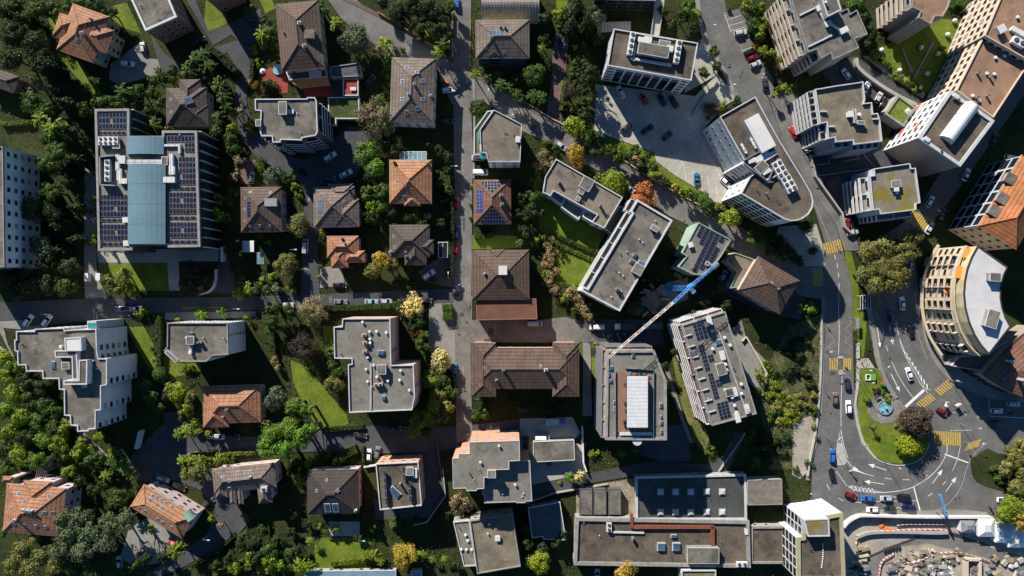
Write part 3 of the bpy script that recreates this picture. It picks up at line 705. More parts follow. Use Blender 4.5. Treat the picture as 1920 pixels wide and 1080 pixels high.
# ================================================================ THE SETTING
def ground_mat(name, c, c2, sc=0.08, fine=0.4, crack=0.0, bumpy=0.3, fsc=2.5):
    m, n, l, b = nodes(name)
    a = mixrgb(n, l, ramp(n, l, noise(n, l, sc, 6, rough=0.62), 0.35, 0.65), c2, c)
    a = mixrgb(n, l, ramp(n, l, noise(n, l, sc * 5, 4), 0.35, 0.65), mixrgb(n, l, 1.0, a, (0.85,) * 3, 'MULTIPLY'), a)
    f = noise(n, l, fsc, 3, rough=0.75)
    a = mixrgb(n, l, ramp(n, l, f, 0.3, 0.7), mixrgb(n, l, 1.0, a, (1 - fine,) * 3, 'MULTIPLY'), mixrgb(n, l, 1.0, a, (1 + fine * .5,) * 3, 'MULTIPLY'))
    if crack:
        v = n.new('ShaderNodeTexVoronoi'); v.feature = 'DISTANCE_TO_EDGE'; v.inputs['Scale'].default_value = 0.11
        g = n.new('ShaderNodeNewGeometry'); mp = n.new('ShaderNodeVectorMath'); mp.operation = 'ADD'; nz = n.new('ShaderNodeTexNoise'); nz.inputs['Scale'].default_value = 0.5
        l.new(g.outputs['Position'], nz.inputs['Vector']); l.new(g.outputs['Position'], mp.inputs[0]); l.new(nz.outputs['Color'], mp.inputs[1]); l.new(mp.outputs[0], v.inputs['Vector'])
        a = mixrgb(n, l, ramp(n, l, v.outputs['Distance'], 0.0, 0.012), mixrgb(n, l, 1.0, a, (1 - crack,) * 3, 'MULTIPLY'), a)
    l.new(a, b.inputs['Base Color']); b.inputs['Roughness'].default_value = 0.95; b.inputs['Specular IOR Level'].default_value = 0.25
    bump(n, l, b, f, bumpy, 0.05); M[name] = m
ground_mat('soil', (0.044, 0.056, 0.013), (0.02, 0.028, 0.007), 0.1, 0.5)
ground_mat('lawn', (0.165, 0.2, 0.02), (0.085, 0.14, 0.012), 0.2, 0.34, fsc=1.2)
ground_mat('scrubland', (0.15, 0.135, 0.065), (0.045, 0.055, 0.018), 0.35, 0.6, fsc=1.2)
ground_mat('dry_lawn', (0.20, 0.19, 0.06), (0.11, 0.13, 0.03), 0.15, 0.4, fsc=1.6)
ground_mat('asphalt', (0.16, 0.156, 0.15), (0.112, 0.111, 0.11), 0.16, 0.15, crack=0.22)
ground_mat('old_asphalt', (0.2, 0.19, 0.177), (0.135, 0.13, 0.124), 0.16, 0.18, crack=0.25)
ground_mat('lane_asphalt', (0.085, 0.085, 0.09), (0.06, 0.062, 0.068), 0.12, 0.15, crack=0.2)
ground_mat('paving', (0.28, 0.265, 0.24), (0.205, 0.197, 0.182), 0.14, 0.14)
ground_mat('pale_concrete', (0.44, 0.415, 0.365), (0.32, 0.305, 0.275), 0.12, 0.12, crack=0.15)
ground_mat('red_paving', (0.19, 0.125, 0.11), (0.13, 0.09, 0.082), 0.2, 0.2)
ground_mat('red_court', (0.30, 0.07, 0.055), (0.22, 0.05, 0.04), 0.2, 0.12)
ground_mat('gravel_ground', (0.42, 0.375, 0.31), (0.3, 0.265, 0.215), 0.2, 0.35)
ground_mat('rubble', (0.38, 0.33, 0.25), (0.22, 0.18, 0.13), 0.4, 0.5)
ground_mat('cobble', (0.33, 0.31, 0.27), (0.22, 0.21, 0.19), 0.4, 0.5)
plain('marking_white', (0.78, 0.77, 0.74), 0.8, vary=0.3, scale=2); plain('marking_yellow', (0.55, 0.36, 0.045), 0.8, vary=0.3, scale=2)
plain('marking_pale', (0.42, 0.41, 0.38), 0.8, vary=0.3, scale=2); plain('kerb_stone', (0.42, 0.40, 0.36), 0.9)
gz = MB(); gz.add([(-2500, -2500, 0), (2500, -2500, 0), (2500, 2500, 0), (-2500, 2500, 0)], [(0, 1, 2, 3)])
GROUND = gz.build('ground', 'soil'); GROUND['kind'] = 'structure'

# lawns -------------------------------------------------------------------------------
for nm, pts, mt in (
    ('lawn', T[0, 0]((420, 390), (600, 460), (760, 690), (745, 760), (560, 560), (430, 430)), 'lawn'),
    ('lawn', T[0, 0]((360, 110), (450, 100), (400, 260), (370, 220)), 'lawn'),
    ('lawn', T[0, 0]((830, 130), (850, 40), (950, 20), (1060, 250), (930, 210)), 'lawn'),
    ('lawn', T[0, 0]((1545, 0), (1700, 110), (1700, 180), (1550, 250), (1525, 190)), 'lawn'),
    ('lawn', T[0, 1]((20, -20), (110, -20), (150, 60), (70, 100)), 'lawn'),
    ('lawn', T[0, 1]((1265, 200), (1360, 210), (1370, 350), (1270, 330)), 'lawn'),
    ('lawn', T[0, 2]((330, 0), (420, 0), (390, 130), (335, 110)), 'lawn'),
    ('lawn', T[0, 2]((560, 940), (1080, 1045), (1080, 1080), (700, 1090), (600, 1030)), 'lawn'),
    ('lawn', T[1, 2]((560, -60), (1060, 0), (1140, 160), (1540, 400), (1560, 480), (1180, 280), (900, 90)), 'lawn'),
    ('lawn', T[1, 2]((330, 690), (700, 860), (620, 900), (540, 1060), (330, 1050)), 'lawn'),
    ('lawn', F((985, 335), (1010, 330), (1140, 425), (1110, 490), (1050, 470), (1000, 420)), 'lawn'),
    ('lawn', T[2, 0]((940, 290), (1080, 290), (1150, 420), (1190, 620), (1120, 610), (945, 300)), 'lawn'),
    ('lawn', T[2, 0]((1230, 500), (1310, 560), (1500, 565), (1520, 620), (1300, 670), (1225, 600)), 'lawn'),
    ('lawn', T[2, 1]((260, 540), (380, 590), (680, 950), (690, 1000), (430, 1000), (280, 720)), 'lawn'),
    ('lawn', T[2, 1]((440, 1000), (690, 990), (700, 1040), (440, 1060)), 'lawn'),
    ('lawn', T[2, 1]((500, 280), (590, 290), (590, 520), (530, 480)), 'lawn'),
    ('lawn', T[2, 1]((1620, 340), (1770, 345), (1780, 380), (1690, 400), (1620, 400)), 'lawn'),
    ('lawn', T[2, 2]((140, 340), (265, 340), (265, 410), (135, 410)), 'lawn'),
    ('lawn', T[2, 2]((460, 340), (530, 380), (525, 520), (500, 520)), 'lawn'),
    ('lawn', T[2, 2]((595, 515), (640, 515), (640, 690), (600, 650)), 'lawn'),
    ('lawn', Y1((625, 420), (665, 360), (770, 700), (900, 1010), (910, 1080), (800, 1080), (690, 760)), 'dry_lawn'),
    ('lawn', Y3((290, 385), (440, 380), (520, 540), (640, 700), (640, 1040), (540, 1080), (400, 1040), (310, 900), (275, 620)), 'lawn'),
    ('lawn', Y3((290, -60), (345, -60), (350, 90), (330, 290), (285, 290), (280, 150)), 'lawn'),
    ('lawn', T[3, 3]((1530, 230), (1650, 180), (1780, 310), (1700, 400), (1540, 330)), 'lawn'),
    ('lawn', T[1, 3]((570, 780), (620, 790), (680, 1050), (680, 1400), (625, 1400), (600, 1000)), 'lawn'),
    ('lawn', T[0, 3]((700, 420), (760, 420), (1080, 600), (1180, 700), (1160, 740), (900, 560)), 'gravel_ground'),
    ('lawn', T[0, 3]((760, 380), (900, 330), (1300, 140), (1480, 160), (1430, 260), (1200, 700), (1080, 620)), 'lawn'),
    ('lawn', T[3, 1]((0, 1000), (820, 960), (830, 1010), (0, 1060)), 'lawn'),
    ('lawn', T[3, 1]((440, 790), (860, 790), (860, 960), (440, 980)), 'lawn'),
    ('lawn', T[3, 2]((1340, 0), (1450, 0), (1480, 60), (1440, 170), (1400, 120)), 'dry_lawn'),
    ('lawn', T[1, 0]((740, 890), (1260, 890), (1270, 1100), (740, 1110)), 'lawn'),
    ('lawn', T[1, 1]((1610, 680), (1960, 690), (1960, 780), (1620, 790)), 'lawn'),
    ('scrub', F((1480, 610), (1540, 590), (1542, 720), (1530, 800), (1490, 880), (1440, 880), (1420, 720)), 'scrubland'),
    ('waste_ground', F((1487, 790), (1520, 780), (1532, 800), (1518, 880), (1500, 898), (1485, 890)), 'gravel_ground'),
    ): sheet(nm, pts, mt, cover=(mt in ('dry_lawn', 'scrubland')))
# paths and yards ----------------------------------------------------------------------
for nm, pts, mt in (
    ('driveway', T[0, 0]((920, 420), (1040, 320), (1130, 440), (1330, 460), (1330, 510), (1180, 560), (900, 640), (820, 600), (830, 480)), 'paving'),
    ('driveway', T[0, 0]((1130, 250), (1230, 400), (1340, 480), (1400, 480), (1600, 360), (1780, 300), (1740, 260), (1600, 340), (1530, 220), (1400, 0), (1460, -20), (1560, 230), (1700, 190), (1960, 60), (1960, 300), (1720, 390), (1500, 470), (1210, 540)), 'lane_asphalt'),
    ('terrace', T[0, 1]((20, 520), (190, 500), (240, 600), (240, 700), (10, 700)), 'red_court'),
    ('terrace', T[0, 1]((330, 650), (575, 640), (575, 725), (380, 725)), 'red_court'),
    ('yard', T[0, 1]((560, 580), (650, 580), (650, 725), (570, 725)), 'lane_asphalt'),
    ('driveway', F((1038, 68), (1066, 68), (1060, 150), (1052, 232), (1024, 218), (1034, 150)), 'red_paving'),
    ('yard', T[1, 0]((725, 795), (1640, 780), (1640, 880), (1340, 880), (1350, 1100), (1270, 1100), (1255, 890), (740, 890)), 'pale_concrete'),
    ('driveway', T[1, 0]((1650, 760), (1680, 760), (1760, 1000), (1760, 1120), (1560, 1120), (1610, 1060)), 'lane_asphalt'),
    ('lane', F((158, 310), (178, 330), (182, 520), (205, 562), (160, 565), (158, 500)), 'paving'),
    ('driveway', T[1, 1]((480, 920), (640, 920), (670, 1060), (480, 1080)), 'paving'),
    ('driveway', T[1, 1]((1210, 960), (1330, 880), (1470, 820), (1480, 1080), (1400, 1060), (1290, 1040)), 'red_paving'),
    ('driveway', F((480, 300), (450, 300), (452, 345), (475, 345)), 'red_paving'),
    ('path', T[2, 0]((400, 330), (0, 130), (0, 330), (140, 610), (180, 640), (60, 420), (30, 300)), 'paving'),
    ('path', T[2, 0]((330, 800), (370, 800), (470, 930), (700, 1150), (820, 1260), (780, 1300), (600, 1110)), 'paving'),
    ('path', T[2, 0]((1240, 180), (1440, 180), (1920, 175), (1920, 215), (1440, 240), (1240, 240)), 'paving'),
    ('yard', T[2, 0]((1230, 930), (1400, 920), (1440, 1120), (1240, 1120)), 'lane_asphalt'),
    ('plaza', T[2, 1]((1300, 110), (1500, 60), (1620, 60), (1620, 660), (1500, 660), (1290, 460)), 'paving'),
    ('driveway', T[2, 2]((490, 330), (590, 340), (590, 480), (600, 960), (530, 960), (530, 420)), 'paving'),
    ('parking_lot', F((1075, 598), (1240, 600), (1245, 645), (1180, 655), (1115, 655), (1085, 625)), 'lane_asphalt'),
    ('yard', Y5((795, 30), (1400, 10), (1490, 190), (1400, 290), (1510, 330), (1530, 650), (950, 770), (920, 400), (800, 380)), 'pale_concrete'),
    ('yard', F((1180, 800), (1290, 795), (1295, 865), (1240, 866), (1195, 850)), 'lane_asphalt'),
    ('yard', F((1400, 640), (1440, 680), (1425, 740), (1390, 700), (1370, 620), (1390, 600)), 'paving'),
    ('yard', T[3, 1]((880, 500), (1280, 480), (1425, 480), (1310, 640), (900, 660)), 'lane_asphalt'),
    ('yard', T[3, 1]((1250, 170), (1370, 120), (1425, 480), (1240, 560)), 'lane_asphalt'),
    ('yard', T[3, 0]((970, 720), (1110, 640), (1380, 800), (1290, 960), (1030, 1010), (900, 950)), 'paving'),
    ('yard', T[3, 1]((545, 670), (780, 670), (780, 780), (550, 780)), 'pale_concrete'),
    ('yard', T[3, 2]((480, 420), (940, 340), (940, 640), (480, 640)), 'rubble'),
    ('path', Y1((560, 490), (600, 520), (720, 900), (790, 1080), (760, 1080), (690, 900)), 'paving'),
    ('path', F((1320, 640), (1345, 645), (1390, 760), (1365, 765)), 'paving'),
    ('parking_lot', F((1116, 158), (1300, 180), (1318, 215), (1330, 262), (1348, 305), (1368, 365), (1352, 382), (1340, 380), (1318, 360), (1267, 330), (1231, 303), (1225, 285), (1114, 246)), 'pale_concrete'),
    ('forecourt', T[0, 2]((1330, 760), (1540, 560), (1700, 730), (1600, 790), (1440, 960), (1380, 900)), 'pale_concrete'),
    ('forecourt', T[0, 2]((1370, 420), (1440, 250), (1540, 560), (1400, 640), (1290, 700)), 'pale_concrete'),
    ('parking_lot', T[0, 2]((1580, 100), (1730, 60), (1790, 300), (1960, 600), (1960, 750), (1890, 700), (1660, 300)), 'old_asphalt'),
    ('parking_lot', F((1540, 135), (1600, 105), (1735, 195), (1665, 250), (1645, 190), (1560, 160)), 'lane_asphalt'),
    ('parking_lot', F((1515, 280), (1665, 275), (1715, 315), (1650, 335), (1560, 350), (1530, 330)), 'lane_asphalt'),
    ('forecourt', F((1440, 180), (1480, 165), (1500, 205), (1520, 285), (1545, 350), (1600, 415), (1610, 470), (1583, 470), (1566, 420), (1522, 357), (1472, 270)), 'old_asphalt'),
    ('forecourt', F((1546, 345), (1572, 330), (1600, 420), (1590, 430)), 'red_paving'),
    ('plaza', F((1460, 425), (1530, 420), (1545, 470), (1550, 505), (1510, 520), (1440, 480)), 'pale_concrete'),
    ('yard', F((1395, 480), (1440, 495), (1510, 560), (1500, 600), (1420, 580), (1375, 560), (1340, 540)), 'lane_asphalt'),
    ('building_site', F((1560, 985), (1640, 965), (1935, 968), (1935, 1100), (1540, 1100)), 'gravel_ground'),
    ('building_site', F((1250, 530), (1290, 520), (1290, 560), (1225, 590), (1200, 560)), 'rubble'),
    ('haul_road', Y2((240, 640), (500, 560), (620, 480), (900, 420), (1120, 400), (1300, 450), (1540, 540), (1920, 640), (1920, 860), (1500, 650), (1200, 580), (900, 500), (560, 540), (440, 700), (360, 860), (150, 860)), 'old_asphalt'),
    ): sheet(nm, pts, mt)
# streets -------------------------------------------------------------------------------
SOUTH = sheet('street', F((215, 890), (255, 845), (300, 800), (330, 790), (385, 815), (480, 818), (600, 806), (700, 798), (860, 800), (975, 785), (975, 812), (860, 838), (810, 848), (690, 850), (600, 846), (480, 852), (430, 852), (395, 880), (420, 905), (470, 975), (440, 1010), (350, 1060), (280, 1090), (260, 1085), (330, 1040), (390, 1000), (405, 960), (380, 920), (330, 900), (290, 905)), 'lane_asphalt')
WALK = sheet('street', F((955, 918), (1090, 890), (1210, 866), (1335, 870), (1358, 850), (1378, 808), (1398, 812), (1372, 868), (1352, 895), (1210, 888), (1110, 905), (985, 940), (955, 947)), 'lane_asphalt')
WEST = sheet('street', F((-30, 568), (160, 560), (460, 556), (600, 552), (720, 546), (852, 541), (852, 567), (800, 569), (700, 572), (620, 578), (480, 581), (300, 587), (120, 606), (60, 612), (40, 600), (-30, 602)), 'lane_asphalt')
LANE = sheet('street', F((425, 95), (468, 85), (476, 112), (462, 185), (474, 240), (522, 285), (570, 300), (600, 288), (655, 235), (690, 245), (700, 275), (668, 330), (640, 343), (600, 347), (594, 430), (600, 556), (564, 556), (568, 440), (573, 352), (540, 325), (490, 303), (452, 262), (440, 190), (446, 130)), 'lane_asphalt')
DIAG = sheet('street', F((595, -30), (635, -30), (700, 28), (760, 63), (850, 118), (905, 150), (960, 184), (1035, 230), (1112, 270), (1175, 313), (1235, 350), (1310, 391), (1375, 426), (1440, 465), (1495, 498), (1546, 500), (1546, 562), (1505, 556), (1440, 516), (1395, 480), (1350, 452), (1310, 432), (1255, 405), (1180, 355), (1100, 308), (1035, 272), (980, 246), (930, 205), (905, 190), (850, 200), (825, 150), (818, 118), (735, 105), (690, 75), (640, 35)), 'old_asphalt')
NS = sheet('street', F((850, -40), (849, 110), (851, 270), (851, 540), (853, 640), (856, 830), (886, 830), (882, 640), (884, 540), (886, 270), (882, 160), (884, -40)), 'old_asphalt')
CROSS = sheet('street', F((880, 600), (1010, 600), (1060, 594), (1085, 602), (1120, 640), (1085, 642), (882, 642)), 'old_asphalt')
MAIN = sheet('street', F((1304, -40), (1310, 10), (1322, 62), (1352, 114), (1386, 184), (1430, 270), (1480, 340), (1527, 392), (1546, 455), (1546, 620), (1543, 715), (1536, 810), (1522, 880), (1520, 945), (1555, 975), (1575, 985), (1620, 962), (1935, 968), (1935, 748), (1860, 740), (1790, 716), (1740, 660), (1725, 600), (1722, 540), (1712, 470), (1745, 420), (1800, 350), (1870, 250), (1945, 140), (1925, 90), (1830, 228), (1770, 310), (1715, 402), (1660, 440), (1622, 500), (1632, 585), (1646, 670), (1690, 765), (1650, 780), (1612, 800), (1600, 715), (1597, 545), (1592, 515), (1580, 470), (1565, 420), (1522, 357), (1472, 270), (1440, 186), (1400, 112), (1368, 58), (1352, -40)), 'asphalt')
ZM = SHEETS[-1][1] + 0.005; Z_NS = SHEETS[-3][1] + 0.005; Z_DG = SHEETS[-4][1] + 0.005
# pavements with kerbs ---------------------------------------------------------------------
for pts, mt, nm in (
    (ribbon(smoothline([(638, -6), (700, 24), (760, 59), (850, 112)]), 7), 'red_paving', 'pavement'),
    (ribbon(smoothline([(890, 140), (960, 181), (1035, 227), (1112, 266), (1175, 309), (1235, 346), (1310, 387), (1375, 422), (1440, 461)]), 7), 'red_paving', 'pavement'),
    (ribbon(smoothline([(1304, -20), (1318, 62), (1348, 116), (1382, 186)]), 8), 'paving', 'pavement'),
    (ribbon(smoothline([(1543, 560), (1541, 640), (1540, 715), (1534, 800), (1518, 870), (1514, 900)]), 6), 'paving', 'pavement'),
    (Y3((280, 180), (298, 180), (298, 500), (285, 560), (272, 660), (290, 800), (330, 940), (430, 1075), (410, 1080), (310, 960), (270, 820), (252, 660), (265, 560)), 'kerb_stone', 'pavement'),
    (ribbon(smoothline([(1628, 575), (1636, 620), (1647, 680), (1668, 730), (1694, 770)]), 9), 'paving', 'pavement'),
    (smoothline([(1742, 500), (1731, 545), (1728, 600), (1737, 650), (1760, 692), (1795, 722), (1850, 745), (1935, 757)]) + [(1935, 738), (1860, 722), (1806, 698), (1770, 660), (1748, 610), (1742, 560), (1752, 505)], 'paving', 'pavement'),
    (ribbon([(888, 150), (890, 205), (888, 300), (888, 335)], 4), 'paving', 'pavement'),
    (smoothline([(1605, 962), (1640, 955), (1740, 957), (1800, 955), (1850, 960)]) + [(1850, 966), (1620, 964)], 'paving', 'pavement'),
    (smoothline([(1818, 862), (1824, 895), (1845, 910), (1880, 920)]) + [(1935, 925), (1935, 850), (1870, 850), (1850, 840)], 'soil', 'verge'),
    (Y3((120, 960), (165, 975), (200, 1100), (175, 1130), (118, 1130), (110, 1040)), 'kerb_stone', 'traffic_island'),
    (Y3((125, 280), (158, 280), (160, 300), (128, 300)), 'kerb_stone', 'traffic_island'),
    (Y3((130, 388), (162, 388), (165, 425), (135, 425)), 'kerb_stone', 'traffic_island'),
    ): sheet(nm, pts, mt, raised=0.12)
ISLAND = sheet('roundabout_island', smoothline(Y3((285, 600), (280, 700), (300, 840), (340, 950), (420, 1060), (540, 1110), (660, 1110), (770, 1060), (830, 960), (800, 860), (700, 760), (640, 700), (560, 620), (480, 470), (440, 385), (298, 385), (285, 600))), 'lawn', raised=0.13)
KERB = line('kerb', smoothline(Y3((268, 600), (272, 700), (296, 850), (336, 960), (416, 1072), (540, 1124), (665, 1124), (780, 1070), (838, 960))), 2.2, 'kerb_stone', ISLAND, SHEETS[-1][1] + 0.006)
# fountain circle of setts -------------------------------------------------------------------
ring = [(1658 + 33 * math.cos(a * math.pi / 14), 765 + 29 * math.sin(a * math.pi / 14)) for a in range(28)]
COBBLES = sheet('cobbled_circle', ring, 'cobble', raised=0.16)

# painted markings ------------------------------------------------------------------------------
def stripes(a, b, vec, n, w, mat='marking_yellow', parent=None, z=None, name='crosswalk_stripe', gap=()):
    for i in range(n):
        if i in gap: continue
        f = (i + .5) / n; x, y = a[0] + (b[0] - a[0]) * f, a[1] + (b[1] - a[1]) * f
        line(name, [(x - vec[0] / 2, y - vec[1] / 2), (x + vec[0] / 2, y + vec[1] / 2)], w, mat, parent or MAIN, z or ZM)
stripes((1544, 467), (1578, 459), (5, 21), 8, 2.5)
stripes((1554, 682.5), (1571, 682.5), (0, 22), 4, 2.5); stripes((1580, 682.5), (1596, 682.5), (0, 22), 4, 2.5)
stripes((1532.5, 503), (1532.5, 537), (18, 0), 7, 2.5, parent=DIAG, z=Z_DG)
stripes((1722, 762), (1783, 716), (12, 11), 16, 2.6, gap=(7, 8))
stripes((1750, 820), (1801, 823), (0, 25), 12, 2.6); stripes((1811, 838), (1836, 830), (-7, 15), 6, 2.4)
stripes((1698, 402), (1746, 424), (15, -20), 11, 2.8)
def mark(pts, w=0.9, mat='marking_white', parent=None, z=None, name='lane_line'): line(name, pts, w, mat, parent or MAIN, z or ZM)
def dashes(pts, on, off, w=0.9, mat='marking_white'):
    q = smoothline(pts, 12); acc = 0; cur = []
    for p0, p1 in zip(q[:-1], q[1:]):
        acc += math.dist(p0, p1); ph = acc % (on + off)
        if ph < on: cur.append(p0)
        elif cur:
            if len(cur) > 1: mark(cur, w, mat)
            cur = []
    if len(cur) > 1: mark(cur, w, mat)
mark(smoothline(Y3((135, -250), (132, -60), (137, 100), (130, 270))), 0.8)
mark(smoothline(Y3((160, 430), (152, 600), (150, 830))), 0.8)
mark(Y3((150, 850), (118, 985)), 0.9); mark(Y3((150, 850), (170, 970), (205, 1075)), 0.9); mark(Y3((122, 945), (158, 905)), 1.5); mark(Y3((140, 880), (155, 852)), 1.5)
for zz in (((92, 2), (52, 45), (92, 70), (58, 98), (102, 155), (52, 210), (98, 245), (60, 250)), ((222, 2), (232, 25), (178, 70), (230, 115), (182, 165), (232, 210), (185, 255), (230, 256))):
    mark(Y3(*zz), 0.7, 'marking_yellow', name='zigzag_line')
mark(Z(1440, 540, 4)((800, 30), (840, 105), (790, 160), (840, 235), (775, 235)), 0.7, 'marking_yellow', name='zigzag_line')
mark(smoothline(Y3((578, 0), (600, 120), (640, 230), (700, 340), (760, 440), (800, 530), (825, 570))), 0.8)
mark(smoothline(Y3((600, 120), (625, 215), (672, 320), (730, 420), (785, 520), (850, 545))), 0.7); stripes((1692, 655), (1740, 728), (1.5, 9), 9, 2.2, 'marking_white', name='hatching_stripe')
mark(smoothline(Y3((545, 322), (590, 420), (650, 520), (712, 606))), 0.8); mark(Y3((652, 675), (795, 545)), 5.0, name='stop_line')
mark(Y3((500, 195), (515, 242)), 0.8); mark(Y3((475, 60), (482, 110)), 0.8); mark(Y3((528, 40), (545, 140), (560, 190)), 0.9)
dashes([(1717, 540), (1716, 590), (1722, 630), (1740, 680)], 200, 2, 0.6, 'marking_pale')
def arrow(a, b, w=1.0, head=5.0):
    a, b = Vector(a), Vector(b); t = (b - a).normalized(); nn = Vector((-t.y, t.x)); s = b - t * head
    q = [a + nn * w / 2, s + nn * w / 2, s + nn * head * .38, b, s - nn * head * .38, s - nn * w / 2, a - nn * w / 2]
    m = MB(); pp = [P(p.x, p.y) for p in q]; m.add([(p.x, p.y, ZM) for p in pp], [tuple(range(len(pp)))][::1]); m.build('lane_arrow', 'marking_white', MAIN)
for a, b in (((432, 60), (455, 215)), ((528, 60), (556, 190)), ((540, 420), (608, 556))): arrow(*Y3(a, b), 1.2, 9)
for a, b in (((885, 285), (750, 240)), ((868, 390), (718, 368)), ((1330, 445), (1410, 335)), ((1230, 385), (1305, 280))): arrow(*T[3, 3](a, b), 1.1, 11)
for a, b in (((875, 345), (925, 352)), ((1005, 357), (1057, 356)), ((1145, 338), (1195, 322)), ((440, 390), (460, 432)), ((525, 495), (565, 515)), ((1195, 480), (1230, 458)), ((1303, 398), (1330, 368)), ((930, 485), (965, 487)), ((955, 568), (1000, 566)), ((655, 525), (700, 527))): mark(T[3, 3](a, b), 0.9)
mark(smoothline(T[3, 3]((600, 410), (680, 440), (830, 452), (980, 440), (1090, 408), (1200, 340), (1280, 260), (1335, 160), (1340, 90))), 1.1)
mark(smoothline(T[3, 3]((600, 410), (625, 402), (720, 425), (850, 450))), 1.0); stripes(*T[3, 3]((620, 420), (800, 442)), (6, 9), 7, 1.9, 'marking_white', name='hatching_stripe')
mark(T[3, 3]((1090, 412), (1140, 600)), 2.2, name='stop_line'); mark(T[3, 3]((1322, 165), (1497, 228)), 2.2, name='stop_line'); mark(T[3, 3]((700, 522), (1110, 512)), 0.7)
mark(smoothline(T[3, 3]((1040, 605), (1200, 600), (1330, 550), (1440, 420), (1490, 260), (1545, 160), (1640, 80))), 0.9, 'marking_pale')
mark(smoothline(T[3, 3]((545, 60), (580, 190), (640, 270), (700, 305), (790, 328))), 0.9); mark(T[3, 3]((1440, 100), (1420, 200), (1380, 290)), 0.8)
m_ = MB(); q_ = [P(*p, 0) for p in T[3, 3]((620, 285), (645, 255), (680, 290), (735, 312))]; m_.add([(p.x, p.y, ZM + .002) for p in q_], [(0, 1, 2, 3)]); m_.build('hatching_stripe', 'marking_white', MAIN)
for i in range(9):
    a = T[3, 3]((510 + i * 9, 300 + i * 12.5))[0]; mark([a, (a[0] + 2.2, a[1] - .6)], 1.4, name='give_way_mark')
for i in range(10): a = (1782 + i * 4.2, 807 - i * .12); mark([a, (a[0] + 2, a[1])], 1.4, name='give_way_mark')
mark(T[2, 3]((1655, 815), (1655, 960), (1925, 975)), 1.0, name='parking_line'); dashes([(1786, 773), (1806, 777), (1845, 784)], 6, 6)
dashes(T[1, 3]((350, 450), (410, 600), (450, 690), (470, 750)), 300, 1, .6, 'marking_pale'); dashes(T[1, 3]((495, 830), (515, 900), (528, 1000), (530, 1100)), 11, 7)
dashes([(1360, 100), (1380, 150), (1440, 270), (1500, 360), (1527, 395)], 8, 14, .5, 'marking_pale')
dashes(Z(1700, 280, 1)((0, 160), (30, 120), (90, 40), (140, -40)), 9, 12, .5, 'marking_pale')
PK = [o for o in COL.objects if o.name.startswith('parking_lot')][1]; ZP = ZM
for a, b in (((900, 1005), (1050, 920)), ((760, 985), (890, 895)), ((1050, 920), (1075, 960)), ((1070, 1040), (1150, 980)), ((1150, 980), (1115, 935)), ((890, 895), (915, 935)), ((650, 740), (755, 760)), ((755, 760), (740, 870)), ((755, 760), (820, 720)), ((1315, 885), (1440, 1080)), ((700, 970), (770, 920))): line('parking_line', T[0, 2](a, b), .7, 'marking_white', PK, ZP)
for a, b in (((1135, 55), (1280, 140)), ((1130, 175), (1185, 90)), ((1175, 210), (1232, 115)), ((1225, 232), (1280, 140)), ((1280, 140), (1305, 270)), ((1293, 180), (1350, 180)), ((1350, 180), (1370, 300)), ((1415, 245), (1465, 245)), ((1465, 245), (1480, 360)), ((1475, 282), (1525, 278)), ((1525, 278), (1538, 380)), ((1425, 10), (1560, 240))): line('parking_line', T[1, 2](a, b), .7, 'marking_white', PK, ZP)
PK2 = [o for o in COL.objects if o.name.startswith('parking_lot')][2]
for a, b in (((1610, 150), (1715, 118)), ((1625, 195), (1735, 165)), ((1640, 235), (1750, 205)), ((1720, 385), (1800, 355)), ((1870, 560), (1920, 540)), ((1590, 100), (1640, 240))): line('parking_line', T[0, 2](a, b), .7, 'marking_white', PK2, ZP)
PK4 = [o for o in COL.objects if o.name.startswith('parking_lot')][4]
for a, b in (((380, 240), (640, 200)), ((640, 205), (780, 180)), ((360, 160), (460, 145)), ((460, 145), (450, 90)), ((560, 130), (680, 110)), ((680, 110), (670, 70)), ((695, 55), (800, 175))): line('parking_line', T[1, 3](a, b), .6, 'marking_white', PK4, ZP)
for a, b in (((675, 330), (690, 365)), ((785, 335), (828, 425)), ((835, 335), (850, 355)), ((870, 420), (888, 440))): line('parking_line', T[2, 2](a, b), .7, 'marking_white', [o for o in COL.objects if o.name.startswith('parking_lot')][0], ZP)
for i in range(4): line('crosswalk_stripe', T[1, 1]((355 + i * 14, 310 + i * 30), (375 + i * 9, 330 + i * 33))[0:2], 2.0, 'marking_pale', LANE, ZM)
for i in range(4): line('crosswalk_stripe', T[1, 1]((400, 930 + i * 16), (362, 915 + i * 18)), 1.6, 'marking_pale', LANE, ZM)
for a, b in (((1480, 330), (1505, 400)), ((1490, 380), (1512, 370))): line('lane_line', T[0, 1](a, b), 1.6, 'marking_pale', NS, ZM)
for i in range(14): line('lane_line', [(867.5, 272 + i * 9), (867.5, 276 + i * 9)], .7, 'marking_pale', NS, ZM)
line('lane_line', T[2, 0]((1368, 150), (1685, 145)), .8, 'marking_yellow', WEST, ZM)
